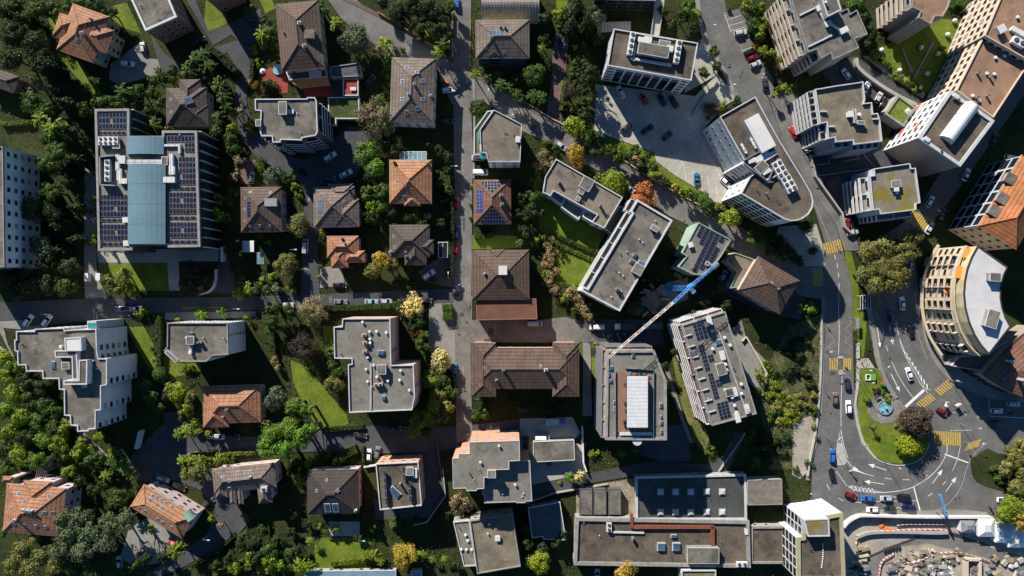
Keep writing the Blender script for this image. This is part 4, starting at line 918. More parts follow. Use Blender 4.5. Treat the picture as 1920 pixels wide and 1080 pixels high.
# repaired patches of asphalt
for x, y, a, b_, an_, st, mt in ((1561, 700, 9, 3, 88, MAIN, 0), (1585, 640, 3, 12, 88, MAIN, 1), (1560, 905, 4, 8, 80, MAIN, 0), (1655, 640, 5, 14, 70, MAIN, 0), (1735, 880, 12, 4, 25, MAIN, 1), (1620, 905, 10, 3, 5, MAIN, 0), (1345, 70, 4, 6, 65, MAIN, 1), (1390, 140, 4, 8, 62, MAIN, 0), (1490, 330, 4, 10, 55, MAIN, 0), (1830, 860, 6, 16, 50, MAIN, 0), (870, 420, 4, 12, 90, NS, 0), (868, 170, 6, 8, 80, NS, 1), (866, 590, 6, 4, 0, NS, 0), (868, 700, 4, 14, 90, NS, 1), (800, 120, 8, 5, -30, DIAG, 0), (1000, 240, 14, 4, -32, DIAG, 0), (1290, 402, 10, 4, -30, DIAG, 1), (920, 622, 14, 5, 0, CROSS, 0), (1020, 615, 10, 4, 0, CROSS, 1), (350, 575, 14, 4, 0, WEST, 0), (620, 562, 12, 3, 0, WEST, 1), (640, 825, 16, 4, 2, SOUTH, 0)):
    t = Vector((math.cos(math.radians(an_)), -math.sin(math.radians(an_)))); line('repair_patch', [tuple(Vector((x, y)) - t * b_), tuple(Vector((x, y)) + t * b_)], a, ['lane_asphalt', 'old_asphalt'][mt] if st != NS or mt == 0 else 'paving', st, ZM - .002)
# manhole covers in the streets
for x, y in ((876, 605), (850, 616), (861, 628), (1258, 385), (1283, 415), (1353, 148), (1368, 122), (1395, 58), (1600, 895), (1798, 933), (1790, 935), (1557, 775), (1668, 673), (1780, 715), (1880, 938)):
    p = P(x, y); b = MB(); z = ground_z(p.x, p.y); b.tube((p.x, p.y, z - .05), (p.x, p.y, z + .012), .36, k=12); b.build('manhole_cover', 'dark_metal', GROUND)
# ================================================================ BUILDINGS
R_ = math.radians
def poly_block(root, base, pts, z0, z1, wall, roof, name='roof_penthouse', rim='trim_white'):
    """a storey or plant room standing on a roof; pixels at its top"""
    w = ccw([P(x, y, z1) for x, y in pts]); w = [Vector((p.x, p.y)) for p in w]; b = MB(); b.prism(w, z0 - .02, z1 - .05, 0, top=1)
    o, i_ = inset(w, -0.08), inset(w, .3); n = len(w); vs = [(p[0], p[1], z) for r, z in ((o, z1 - .3), (o, z1 + .12), (i_, z1 + .12), (i_, z1 - .04)) for p in r]
    b.add(vs, [(r * n + k, r * n + (k + 1) % n, (r + 1) * n + (k + 1) % n, (r + 1) * n + k) for r in range(3) for k in range(n)] + [(3 * n + k, 3 * n + (k + 1) % n, (k + 1) % n, k) for k in range(n)], 2)
    return b.build(name, [wall, roof, rim], root, base)
def quad_panels(root, base, corners, z, nc, nr, skip=(), mats=('solar',), fill=.93):
    """a field of solar panels; corners in pixels: first corner, end of the first row, end of the first column"""
    A, B, C = (P(x, y, z) for x, y in corners); u = B - A; v = C - A
    ang = math.atan2(u.y, u.x)
    for i in range(nc):
        for j in range(nr):
            if (i, j) in skip: continue
            c = A + u * ((i + .5) / nc) + v * ((j + .5) / nr)
            m = mats[RND.randrange(len(mats))]
            place('solar_panel', solar_mesh(m), root, c, (u.length / nc * fill, v.length / nr * fill, 1), (0, 0, ang), base)

# ---- top left
house('orange terracotta villa with cross gabled roof and cream walls beside a lawn', 8.2, [
    (T[0, 0]((545, 25), (825, 125), (705, 475)),), (T[0, 0]((654, 160), (858, 228), (800, 403)), 'a'), (T[0, 0]((600, 145), (448, 95), (392, 270)), 'a')],
    'terra', 'cream', 28, skylights=[T[0, 0]((575, 300))[0]], chimneys=[(*T[0, 0]((628, 255))[0], 1.0, 1.3, 'trim_white'), (*T[0, 0]((690, 150))[0], .7, 1.2)])
flat('flat grey gravel roof on red-brown apartment block with white roof edge', T[0, 0]((1090, 230), (1325, 125), (1205, -160), (930, -120)), 12.5, 'brick', 'roof_gravel', 'trim_white', {'S': 'win', 'E': 'win'}, rim=.6, items=[('antenna', *T[0, 0]((1165, 105))[0], 1, 1, 1.6)])
flat('red-brown block with small square windows above a bright lawn', T[0, 0]((1550, -8), (1743, -92), (1690, -240), (1490, -150)), 12, 'brick')
house('dark tiled house half hidden under black-green conifers', 6, [(T[0, 0]((145, 575), (100, 700), (-220, 585)),)], 'dark', 'brick', 25)
house('dark brown house with a north wing and a pale blue solar heater', 7.5, [(T[0, 0]((1243, 660), (1545, 655), (1555, 942)),), (T[0, 0]((1345, 596), (1502, 594), (1508, 800)), 'b'), (T[0, 0]((1400, 790), (1557, 786), (1557, 935)), 'a')],
      'dark', 'cream', 27, skylights=[(*T[0, 0]((1283, 745))[0], (.9, 1.2)), (*T[0, 0]((1285, 843))[0], (.9, 1.2))], panels=[(*T[0, 0]((1410, 755))[0], 2.2, 2.6, 1, 1, 'skylight_glass')])
# ---- the office with the glazed hall
oroot, ob = flat('large office building with rows of rooftop solar panels and a blue glazed hall', T[1, 0]((710, -262), (968, -265), (968, -60), (1215, -60), (1215, -100), (1475, -100), (1500, 770), (1250, 775), (1245, 757), (990, 758), (990, 795), (735, 800)), 15, 'teal', 'roof_pale', 'concrete',
     dstyle='glass', opt=dict(glass='glass_teal', bay=3.1), opts={'E': dict(fin=1.0)}, rim=.7, name='office_building')
zt = 15 - .3
sp = ('solar', 'solar', 'solar_brown')
for cor, nc, nr, sk in ((((740, -242), (948, -242), (740, -110)), 8, 3, ((3, 1),)), (((735, -95), (945, -95), (735, -70)), 6, 1, ()), (((748, 378), (955, 378), (748, 548)), 8, 4, ((4, 2),)), (((755, 560), (920, 560), (755, 582)), 4, 1, ()),
                       (((750, 600), (958, 600), (750, 725)), 8, 3, ((4, 1),)), (((760, 738), (935, 738), (760, 762)), 4, 1, ()), (((1340, 95), (1470, 95), (1340, 305)), 5, 5, ((0, 3),)), (((1250, 322), (1470, 322), (1250, 345)), 5, 1, ()),
                       (((1270, 360), (1475, 360), (1270, 525)), 8, 4, ((3, 1),)), (((1255, 542), (1470, 542), (1255, 565)), 5, 1, ()), (((1275, 585), (1480, 585), (1275, 705)), 8, 3, ((3, 1),)), (((1260, 722), (1480, 722), (1260, 745)), 5, 1, ()),
                       (((1252, -65), (1465, -65), (1252, -15)), 8, 1, ()), (((1385, -10), (1462, -10), (1385, 62)), 3, 2, ())):
    quad_panels(oroot, ob, T[1, 0](*cor), zt, nc, nr, sk, sp, .9)
# glazed hall: a shallow vault of panes between ribs, lower link at its north end
plain('hall_glass', (0.13, 0.225, 0.265), 0.2, vary=.12, scale=.15)
def hall(y0, y1, x0, x1, h):
    a, b = T[1, 0]((x0, y0), (x1, y1)); p0, p1 = P(*a, h), P(*b, h); n = 8; m = 9
    for i in range(n):
        for j in range(max(1, round((p0.y - p1.y) / 6.5))):
            nr = max(1, round((p0.y - p1.y) / 6.5)); xa = p0.x + (p1.x - p0.x) * i / n; xb = p0.x + (p1.x - p0.x) * (i + 1) / n; ya = p0.y + (p1.y - p0.y) * j / nr; yb = p0.y + (p1.y - p0.y) * (j + 1) / nr
            za = h + .9 * math.sin(math.pi * i / n); zb = h + .9 * math.sin(math.pi * (i + 1) / n); g = .07; k = MB()
            k.add([(xa + g, ya - .04, za), (xb - g, ya - .04, zb), (xb - g, yb + .04, zb), (xa + g, yb + .04, za)] + [(xa + g, ya - .04, za - .1), (xb - g, ya - .04, zb - .1), (xb - g, yb + .04, zb - .1), (xa + g, yb + .04, za - .1)], [(3, 2, 1, 0), (0, 1, 5, 4), (1, 2, 6, 5), (2, 3, 7, 6), (3, 0, 4, 7), (4, 5, 6, 7)])
            k.build('roof_pane', 'hall_glass', oroot, ob)
    for i in range(n + 1):
        xa = p0.x + (p1.x - p0.x) * i / n; za = h + .9 * math.sin(math.pi * i / n) - .05; k = MB(); k.box((xa, (p0.y + p1.y) / 2, za - .25), .1, p0.y - p1.y, .3); k.build('glazing_bar', 'grey_metal', oroot, ob)
    k = MB(); k.prism([(p0.x, p1.y), (p1.x, p1.y), (p1.x, p0.y), (p0.x, p0.y)], 14.3, h - .15); k.build('hall_wall', 'glass_teal', oroot, ob)
hall(150, 752, 960, 1238, 15.6); hall(-55, 78, 952, 1225, 15.3)
for it in (('beam', 1090, 128, 13.0, .8, .7, 0), ('beam', 1090, 146, 13.0, .5, .7, 0), ('fans', 820, -20, 6.2, 2.6, 1.7, 0), ('fans', 812, 200, 1.6, 7.0, 1.6, 0), ('box', 880, 20, 2.0, 1.2, 1.2, 0), ('duct', 888, 140, 1.2, 5.0, 1.0, 0), ('duct', 900, 230, 1.5, 3.6, 1.0, 0), ('duct', 930, 280, 2.6, 1.6, 1.2, 0),
           ('duct', 1290, 130, 1.2, 4.6, 1.1, 0), ('duct', 1295, 200, 1.8, 2.6, 1.2, 0), ('duct', 1275, 270, 3.6, 1.8, 1.3, 0), ('duct', 1290, 12, 4.4, .6, .8, 0), ('duct', 1350, 38, .7, 2.8, .8, 0), ('white_box', 945, 570, 1.5, 1.4, .5, 0), ('white_box', 950, 745, 1.5, 1.4, .5, 0), ('box', 1240, 128, 1.6, 2.4, 1.0, 0), ('white_box', 925, 120, 1.5, 2.2, 1.0, 0)):
    roof_piece(it[0], oroot, ob, *T[1, 0](it[1:3])[0], 14.45, *it[3:])
for a, b in (((745, 95), (845, 85)), ((745, 95), (750, 300)), ((750, 305), (855, 310))):   # plant screen
    p, q = (P(*k, 16.6) for k in T[1, 0](a, b)); k = MB(); mid = (p + q) / 2; k.box((mid.x, mid.y, 14.4), (p - q).length + .3, .35, 2.2, math.atan2(q.y - p.y, q.x - p.x)); k.build('plant_screen', 'grey_metal', oroot, ob)
flat('white slab block with small dark windows beside a row of dark conifers', T[1, 0]((18, 20), (30, 920), (-420, 930), (-430, 10)), 17.5, 'white', 'roof_gravel', 'concrete', opt=dict(sp=3.6, w=1.6))
# ---- top middle
hr, hb, on = house('large brown hipped house with a box dormer beside a red paved terrace', 9, [(T[0, 1]((145, 30), (465, 0), (525, 500)),)], 'brown', 'cream', 24, chimneys=[(*T[0, 1]((330, 178))[0], 1.2, 1.0, 'trim_white'), (*T[0, 1]((370, 350))[0], 1.0, 1.4, 'trim_white'), (*T[0, 1]((212, 250))[0], .5, .8)])
p, n_ = on(*T[0, 1]((408, 265))[0]); b = MB(); b.box((p.x, p.y, p.z - 1.2), 2.9, 2.5, 2.4); b.box((p.x, p.y, p.z + 1.2), 3.2, 2.8, .16, mi=1); b.build('dormer', ['wall_greybeige', 'roof_gravel'], hr, hb)
ann = empty('garden_canopy', P(*T[0, 1]((400, 600))[0]), 'ochre canvas canopy over a terrace below the brown hipped house', 'canopy')
b = MB(); A_, B_, C_, D_ = (P(*q, z) for q, z in zip(T[0, 1]((250, 605), (535, 575), (558, 640), (330, 665)), (3.6, 3.8, 3.2, 3.0))); b.add([A_, B_, C_, D_, A_ - Vector((0, 0, .12)), B_ - Vector((0, 0, .12)), C_ - Vector((0, 0, .12)), D_ - Vector((0, 0, .12))], [(0, 1, 2, 3), (7, 6, 5, 4), (0, 4, 5, 1), (1, 5, 6, 2), (2, 6, 7, 3), (3, 7, 4, 0)]); plain('ochre_canvas', (.42, .24, .08), .9); b.build('canvas', 'ochre_canvas', ann, ann.location)
for q in (A_, B_, C_, D_): b = MB(); b.tube((q.x, q.y, 0), (q.x, q.y, q.z - .1), .07); b.build('post', 'grey_metal', ann, ann.location)
flat('small flat annex with a dark deck joined to the brown hipped house', T[0, 1]((225, 540), (520, 515), (535, 575), (250, 600)), 3.9, 'cream', 'roof_dark', name='annex', drop=.3, items=[('white_box', *T[0, 1]((445, 545))[0], 3.8, 2.6, .4, .1)])
flat('low grey flat annex walled in beside the grey-green pine', T[0, 1]((555, 500), (770, 470), (790, 570), (560, 578)), 4, 'concrete', 'roof_dark', 'concrete', name='annex', drop=.4)
flat('small dark red flat-roofed garden room', T[0, 1]((652, 590), (766, 588), (766, 716), (652, 716)), 3.2, 'maroon', 'red_court', 'trim_white', name='garden_room', drop=.25, items=[('white_box', *T[0, 1]((730, 668))[0], 1.6, .8, .4)])
flat('underground garage roof planted with dark grass and edged in white', T[0, 1]((540, 730), (772, 725), (775, 890), (600, 890), (600, 940), (545, 940)), 2.6, 'concrete', 'roof_dark_grass', 'trim_white', name='garage', drop=.3, rim=.3, dstyle='blank')
house('brown hipped house with white cornice and eight blue roof windows', 9, [(T[0, 1]((1018, 428), (1348, 440), (1345, 925)), 'b')], 'greybrown', 'white', 24, over=.4,
      skylights=[(*T[0, 1](q)[0], (1.2, 1.4)) for q in ((1100, 610), (1250, 608), (1098, 743), (1252, 743), (1130, 508), (1210, 540), (1130, 845), (1212, 815))], chimneys=[(*T[0, 1](q)[0], .8, 1.0, 'trim_white') for q in ((1188, 635), (1147, 710), (1312, 720))])
flat('grey flat-roofed block with a notched white edge and maroon striped balconies', T[0, 1]((-8, 742), (380, 740), (382, 730), (440, 730), (452, 755), (455, 860), (462, 985), (445, 1015), (345, 1032), (340, 1050), (185, 1045), (180, 1066), (125, 1066), (120, 1020), (40, 1020), (30, 985), (36, 830), (-6, 825)), 17, 'maroon', 'roof_gravel', 'trim_white',
     {'E': 'balc', 'S': 'balc'}, dict(depth=.7, railh=.6, thick=.2, rail='trim_white', floor='wall_maroon', glass='glass', frame='dark_metal'), items=[('box', *T[0, 1]((207, 815))[0], 2.3, 3.8, 1.8), ('white_box', *T[0, 1]((262, 838))[0], 1.6, 1.0, .4), ('vent', *T[0, 1]((308, 850))[0], .5, .5, .6), ('box', *T[0, 1]((22, 925))[0], 1.4, 1.8, 1.2)])
hr, hb, on = house('grey-brown hipped villa with cream balconied front and a blue roof panel', 9, [(T[0, 1]((1645, 150), (2050, 147), (2050, 437)),), (T[0, 1]((1735, 350), (1842, 350), (1842, 432)), 'b', 'hh')], 'greybrown', 'cream', 25, styles={'S': 'balc'}, opt=dict(depth=1.0, rail='dark_metal', railh=.9, thick=.08, bay=3.4),
      panels=[(*T[0, 1]((1802, 248))[0], 4.6, 2.0, 4, 1, 'skylight_glass')], chimneys=[(*T[0, 1](q)[0], .8, 1.2, 'concrete') for q in ((1768, 285), (1835, 208), (1868, 212))], skylights=[(*T[0, 1]((1722, 360))[0], (.7, .8)), (*T[0, 1]((1860, 395))[0], (.7, .8))])
# barrel-roofed hall
def barrel(label, x0, x1, y0, y1, h, rise, mat, name='arched_hall'):
    a, b = P(x0, y0, h), P(x1, y1, h); c = (a + b) / 2; base = Vector((c.x, c.y, 0)); root = empty(name, base, label, 'building'); n = 12; k = max(6, int((b.x - a.x) / 1.0))
    ys = [a.y + (b.y - a.y) * i / n for i in range(n + 1)]; zs = [h - rise + rise * math.sin(math.pi * (i + .001) / n) for i in range(n + 1)]
    m = MB(); m.prism([(a.x, b.y), (b.x, b.y), (b.x, a.y), (a.x, a.y)], -.3, h - rise - .02); m.build('wall', 'wall_grey', root, base)
    m = MB()
    for i in range(n): m.add([(a.x, ys[i], zs[i]), (b.x, ys[i], zs[i]), (b.x, ys[i + 1], zs[i + 1]), (a.x, ys[i + 1], zs[i + 1])], [(3, 2, 1, 0)])
    m.add([(a.x, y, z) for y, z in zip(ys, zs)], [tuple(range(n + 1))]); m.add([(b.x, y, z) for y, z in zip(ys, zs)], [tuple(range(n, -1, -1))]); m.build('roof', mat, root, base, True)
    for j in range(k + 1):
        x = a.x + (b.x - a.x) * j / k; m = MB()
        for i in range(n): m.tube((x, ys[i], zs[i] + .03), (x, ys[i + 1], zs[i + 1] + .03), .09, k=4)
        m.build('roof_rib', 'grey_metal', root, base)
    FOOT.append([(a.x, a.y), (b.x, a.y), (b.x, b.y), (a.x, b.y)]); return root, base
plain('rust_metal', (.25, .22, .18), .5, .3, vary=.35)
barrel('arched metal hall with a ribbed grey-brown roof', 903, 1011, -22, 29, 7.5, 3.0, 'rust_metal')
flat('beige flat-roofed workshop block with a slanting front by the street corner', F((926, 206), (978, 233), (975, 303), (916, 303), (912, 287), (902, 285), (900, 243)), 12, 'white', 'roof_slab', 'trim_white', rim=.14, items=[('antenna', 943, 240, 1, 1, 1.5), ('white_box', 971, 262, 1.2, 1.6, 1.0), ('vent', 962, 215, .6, .6, .8)])
flat('lower terrace wing hung with teal netting beside the beige flat workshop', F((889, 243), (914, 208), (925, 207), (901, 243), (901, 290), (889, 290)), 8.5, 'grey', 'roof_beige', 'trim_white', name='terrace_wing')
plain('teal_net', (.01, .25, .2), .9)
for x, y, a, b_ in ((901, 255, 1.0, 3.6), (904, 290, 1.2, 2.4)): p = P(x, y, 9.5); m = MB(); m.box((p.x, p.y, 7.9), a, b_, 1.9); m.box((p.x, p.y, 9.8), a + .2, b_ + .2, .1); o = m.build('netting', 'teal_net', None, (p.x, p.y, 7.9)); tag(o, 'teal scaffold netting at the upper edge of the terrace wing' if y < 270 else 'teal scaffold netting above the parked white cars', 'netting')
# ---- top right of middle: the office with the rooftop plant
br, bb = flat('office block with white-framed glass bays and two banks of rooftop fans', T[0, 2]((765, 215), (1395, 322), (1345, 602), (718, 490)), 16, 'white', 'roof_brown_gravel', 'trim_white', {'S': 'bays', 'W': 'strip', 'E': 'strip', 'N': 'strip'}, name='office_building', opt=dict(cols=7))
an = math.atan2(-107, 630)
for it in (('fans', 893, 330, 1.7, 7.2, 1.9, an), ('fans', 1240, 392, 1.7, 7.2, 1.9, an), ('box', 1055, 385, 9.5, 3.4, 2.6, an), ('white_box', 1015, 305, 2.2, 1.8, 1.4, an), ('white_box', 965, 300, 1.6, 1.2, 1.0, an), ('box', 1140, 335, 3.4, 2.0, 1.0, an), ('white_box', 1180, 370, 1.8, 1.6, 1.2, an), ('beam', 1040, 465, 13, .7, .8, an), ('beam', 1070, 275, 12, .35, .6, an), ('beam', 920, 385, .5, 4.5, .8, an)):
    roof_piece(it[0], br, bb, *T[0, 2](it[1:3])[0], 15.45, *it[3:])
flat('concrete block with a dark glazed front facing the hedges', T[0, 2]((625, -12), (1080, -2), (1060, -160), (640, -160)), 9, 'concrete', 'roof_gravel', dstyle='glass', opt=dict(bay=4))
fb = empty('footbridge', P(1228, 40), 'concrete footbridge leading to the office block with rooftop fans', 'bridge'); bl = fb.location
q = [P(*k, 5) for k in T[0, 2]((1042, 262), (1100, 270), (1145, -40), (1078, -40))]; b = MB(); b.prism(ccw([(k.x, k.y) for k in q]), 4.6, 5.0); b.build('deck', 'pale_concrete', fb, bl)
for i, j in ((0, 3), (1, 2)): m = MB(); c = (q[i] + q[j]) / 2; m.box((c.x, c.y, 4.9), (q[i] - q[j]).length, .2, .9, math.atan2((q[j] - q[i]).y, (q[j] - q[i]).x)); m.build('parapet', 'wall_concrete', fb, bl)
for y in (60, 160): p = P(*T[0, 2]((1085, y))[0], 2); m = MB(); m.box((p.x, p.y, 0), 1.0, 1.0, 4.65); m.build('pillar', 'wall_concrete', fb, bl)
def slat_roof(label, pts, h, n, name, mat, cat, split=True, gl=None):
    q = [P(x, y, h) for x, y in pts]; c = sum(q, Vector()) / 4; base = Vector((c.x, c.y, 0)); root = empty(name, base, label, cat); A, B, C, D = q
    for i in range(n + 1):
        f = i / n; a, e = A.lerp(B, f), D.lerp(C, f); m = MB(); m.tube(a, e, .1, k=4); m.build('rafter', mat, root, base)
    for a, e in ((A, B), (D, C)): m = MB(); m.tube(a + Vector((0, 0, -.12)), e + Vector((0, 0, -.12)), .12, k=4); m.build('beam', mat, root, base)
    for k in q: m = MB(); m.tube((k.x, k.y, 0), (k.x, k.y, h), .09, k=6); m.build('post', mat, root, base)
    if gl:
        for i in range(n):
            vs = [A.lerp(B, (i + .06) / n), A.lerp(B, (i + .94) / n), D.lerp(C, (i + .94) / n), D.lerp(C, (i + .06) / n)]; m = MB(); m.add(vs + [v - Vector((0, 0, .05)) for v in vs], [(0, 1, 2, 3), (7, 6, 5, 4), (0, 4, 5, 1), (1, 5, 6, 2), (2, 6, 7, 3), (3, 7, 4, 0)]); m.build('pane', gl, root, base)
    return root
plain('timber', (.30, .24, .17), .85, vary=.3); glass('pale_glass', (.16, .28, .32), .15)
slat_roof('weathered timber pergola in front of the concrete block', T[0, 2]((672, 165), (892, 160), (890, 225), (670, 240)), 2.8, 9, 'pergola', 'timber', 'pergola', gl='wall_beige')
slat_roof('white framed glass conservatory roof against the orange house', T[1, 1]((1080, 58), (1278, 58), (1278, 116), (1080, 116)), 4.2, 6, 'conservatory', 'white_paint', 'conservatory', gl='pale_glass')
slat_roof('white framed carport with dark glass panels by the red cars', T[1, 1]((1367, 738), (1437, 738), (1437, 852), (1367, 852)), 2.8, 2, 'carport', 'white_paint', 'carport', gl='glass')
# ---- round-nosed office
nose = Z1((160, 195), (425, 45), (520, 220), (600, 365), (700, 530), (800, 690), (845, 770), (860, 830), (852, 880), (825, 925), (780, 958), (735, 974), (690, 975), (640, 960), (560, 912), (440, 840), (320, 770), (388, 643), (420, 622), (325, 547), (345, 525))
rr_, rb_ = flat('office with a rounded nose, white fan units and a pale rooftop shed', nose, 21, 'white', 'roof_brown_gravel', 'trim_white', {'W': 'win', 'S': 'strip', 'N': 'strip', 'E': 'strip'}, name='office_building', opt=dict(frame='dark_metal'), opts={'W': dict(floors=3, sp=2.3, w=.8, h=2.0, frame='trim_white')})
a1 = math.atan2(-210, 115)
for it in (('white_box', 450, 325, 11.0, 4.6, 2.4, a1), ('box', 465, 575, 2.6, 3.4, 1.4, a1 + .3), ('fans', 603, 590, 5.4, 3.2, 1.9, a1), ('fans', 670, 700, 5.4, 3.2, 1.9, a1), ('duct', 470, 498, 5.0, 1.6, 1.3, .55), ('duct', 530, 490, 4.6, 1.5, 1.2, .55), ('white_box', 395, 525, 2.0, 1.2, 1.0, .3), ('white_box', 500, 605, 2.4, 1.4, 1.2, .5), ('duct', 405, 395, 3.6, .7, .9, a1), ('duct', 335, 435, 3.4, .7, .8, a1), ('beam', 575, 640, .4, 3.4, .8, a1), ('pipe_duct', 520, 675, 1.4, 1.0, .8, 0)):
    roof_piece(it[0], rr_, rb_, *Z1(it[1:3])[0], 20.45, *it[3:])
roof_piece('antenna', rr_, rb_, *Z1((530, 690))[0], 20.45, 1, 1, 4.5)
for it in (((345, 545), (525, 680)), ((345, 520), (460, 455)), ((520, 680), (600, 505))):
    p, q = (P(*k, 22) for k in Z1(*it)); k = MB(); mid = (p + q) / 2; k.box((mid.x, mid.y, 20.4), (p - q).length, .3, 1.6, math.atan2(q.y - p.y, q.x - p.x)); k.build('plant_screen', 'grey_metal', rr_, rb_)
# ---- towers at the top right
tr, tb = flat('grey stepped tower with long white balcony bands and blue end wall', Z2((330, -120), (575, 655), (690, 620), (738, 738), (868, 668), (893, 748), (1217, 602), (1160, 490), (1327, 430), (1192, 122), (1105, 178), (1080, 103), (1000, 140), (935, -120)), 18, 'grey', 'roof_gravel', 'concrete', {'W': 'balc', 'S': 'win'}, dict(floors=6, depth=1.6, rail='wall_beige', bay=5))
poly_block(tr, tb, Z2((745, -20), (940, -40), (993, 125), (822, 208)), 17.4, 21, 'wall_grey', 'roof_gravel')
for it in (('beam', 590, 135, 7.0, .5, .4, .45), ('beam', 725, 520, 8.5, .5, .4, .45), ('white_box', 708, 105, 1.8, 1.5, 1.0, .45), ('white_box', 820, 305, 1.8, 1.5, 1.0, .45), ('white_box', 1018, 390, 2.4, 1.5, 1.2, .45), ('duct', 745, 200, .7, 5.5, .7, .5), ('duct', 920, 345, 4.4, .6, .7, -.6), ('vent', 795, 30, 1.0, 1.0, 1.2)):
    roof_piece(it[0], tr, tb, *Z2(it[1:3])[0], 17.45 if it[0] != 'vent' else 21, *it[3:])
flat('pinkish roofed tower with green-glazed deep balconies', Z3((375, -150), (388, 70), (468, 110), (448, 175), (570, 242), (612, 158), (690, 165), (745, 70), (810, -150)), 19, 'greybeige', 'roof_pink', 'concrete', {'W': 'balc', 'S': 'blank'}, dict(rail='wall_beige', depth=1.5))
pk = [('vent', *Z3(q)[0], 1.2, 1.2, .7) for q in ((1224, 585), (1314, 565), (1137, 745), (1212, 750), (993, 970), (1057, 1020))] + [('chimney', *Z3(q)[0], .6, .6, 1.3) for q in ((1045, 735), (1170, 775), (1140, 965), (1033, 985))]
flat('long beige slab with window rows and a brown gravel roof with white vents', F((1844, 70), (1794, 169), (1863, 220), (1945, 95)), 18, 'beige', 'roof_pink', 'wall_beige', {'W': 'win', 'S': 'blank'}, dict(sp=2.4, w=1.5, frame='dark_metal'), items=pk)
flat('taller beige slab with white rooftop cooling units', F((1892, -40), (1847, 66), (1945, 122), (2010, -40)), 20, 'beige', 'roof_pink', 'wall_beige', {'W': 'win'}, dict(sp=2.4, w=1.5, frame='dark_metal'), items=[('fans', *Z3((1450, 430))[0], 4.2, 2.2, 1.6, -.5), ('white_box', *Z3((1450, 330))[0], 5, 1.2, 1.2, -.5), ('white_box', *Z3((1270, 300))[0], 2.2, 2.2, 1.6, .5), ('vent', *Z3((1448, 175))[0], 1.2, 1.2, .8)])
wr, wb_ = flat('white apartment tower with red awnings and a long white barrel on its roof', Z5((850, 58), (1350, 398), (965, 912), (493, 588)), 21, 'white', 'roof_brown_gravel', 'trim_white', {'W': 'win', 'S': 'blank'}, dict(sp=2.6, w=1.5, frame='grey_metal'), rim=.9, items=[('white_box', *Z5((905, 125))[0], 1.6, .9, 1, -.6), ('white_box', *Z5((580, 610))[0], 1.6, .9, .8, -.6), ('chimney', *Z5((745, 735))[0], .6, .6, .8)])
plain('white_sheet', (.68, .69, .70), .35, .1, vary=.12)
# south wall of the white tower is plain grey-brown
a_, b_ = (P(*q, 21) for q in Z5((493, 588), (965, 912))); b = MB(); t_ = (b_ - a_).normalized(); n_ = Vector((t_.y, -t_.x, 0)); n_ = n_ if n_.y < 0 else -n_
b.add([Vector((a_.x, a_.y, .1)) + n_ * .03, Vector((b_.x, b_.y, .1)) + n_ * .03, Vector((b_.x, b_.y, 20.1)) + n_ * .03, Vector((a_.x, a_.y, 20.1)) + n_ * .03], [(0, 1, 2, 3)]); b.build('end_wall', 'wall_greybeige', wr, wb_)
p, q = P(*Z5((1128, 215))[0], 22.5), P(*Z5((840, 605))[0], 22.5); d_ = (q - p).normalized(); s_ = Vector((-d_.y, d_.x, 0)); b = MB(); rg = []
for e in (p, q): rg.append([Vector((e.x, e.y, 20.4)) + s_ * 2.3 * math.cos(a) + Vector((0, 0, 2.9 * math.sin(a))) for a in [math.pi * i / 12 for i in range(13)]])
b.add(rg[0] + rg[1], [(i, i + 1, 14 + i, 13 + i) for i in range(12)] + [tuple(range(12, -1, -1)), tuple(range(13, 26))]); b.build('barrel_vault', 'white_sheet', wr, wb_)
plain('red_canvas', (.42, .09, .05), .8); plain('orange_canvas', (.75, .24, .03), .8)
def awning(root, base, x, y, z, w, dp, ang, mat):
    p = P(x, y, z); ca, sa = math.cos(ang), math.sin(ang); vs = []
    for dx, dy, dz in ((-.5, 0, .35), (.5, 0, .35), (.5, 1, -.1), (-.5, 1, -.1)):
        a, b2 = dx * w, dy * dp; vs.append(Vector((p.x + a * ca - b2 * sa, p.y + a * sa + b2 * ca, z + dz)))
    m = MB(); m.add(vs + [v - Vector((0, 0, .1)) for v in vs], [(0, 1, 2, 3), (7, 6, 5, 4), (0, 4, 5, 1), (1, 5, 6, 2), (2, 6, 7, 3), (3, 7, 4, 0)]); m.build('awning', mat, root, base)
aw = math.atan2(-(588 - 58), 493 - 850) + math.pi
for x, y, z in ((530, 262, 6), (330, 555, 6), (508, 490, 15), (480, 290, 4)): awning(wr, wb_, *Z5((x, y))[0], z, 2.6, 1.5, math.atan2(530, 357) , 'red_canvas')
for x, y, z in ((600, 270, 8), (680, 230, 11), (420, 520, 11), (280, 610, 4), (440, 560, 14)):
    p = P(*Z5((x, y))[0], z); m = MB(); m.box((p.x, p.y, z - .2), 3.4, 1.4, .25, math.atan2(530, 357)); m.box((p.x, p.y, z), 3.4, 1.5, .9, math.atan2(530, 357), 1); m.build('balcony', ['concrete', 'wall_beige'], wr, wb_)
flat('low podium with a bright grass roof and a white parasol', Z5((118, 322), (268, 105), (470, 250), (330, 465)), 5.5, 'concrete', 'roof_grass', 'concrete', name='podium', drop=.45, rim=.6, dstyle='blank')
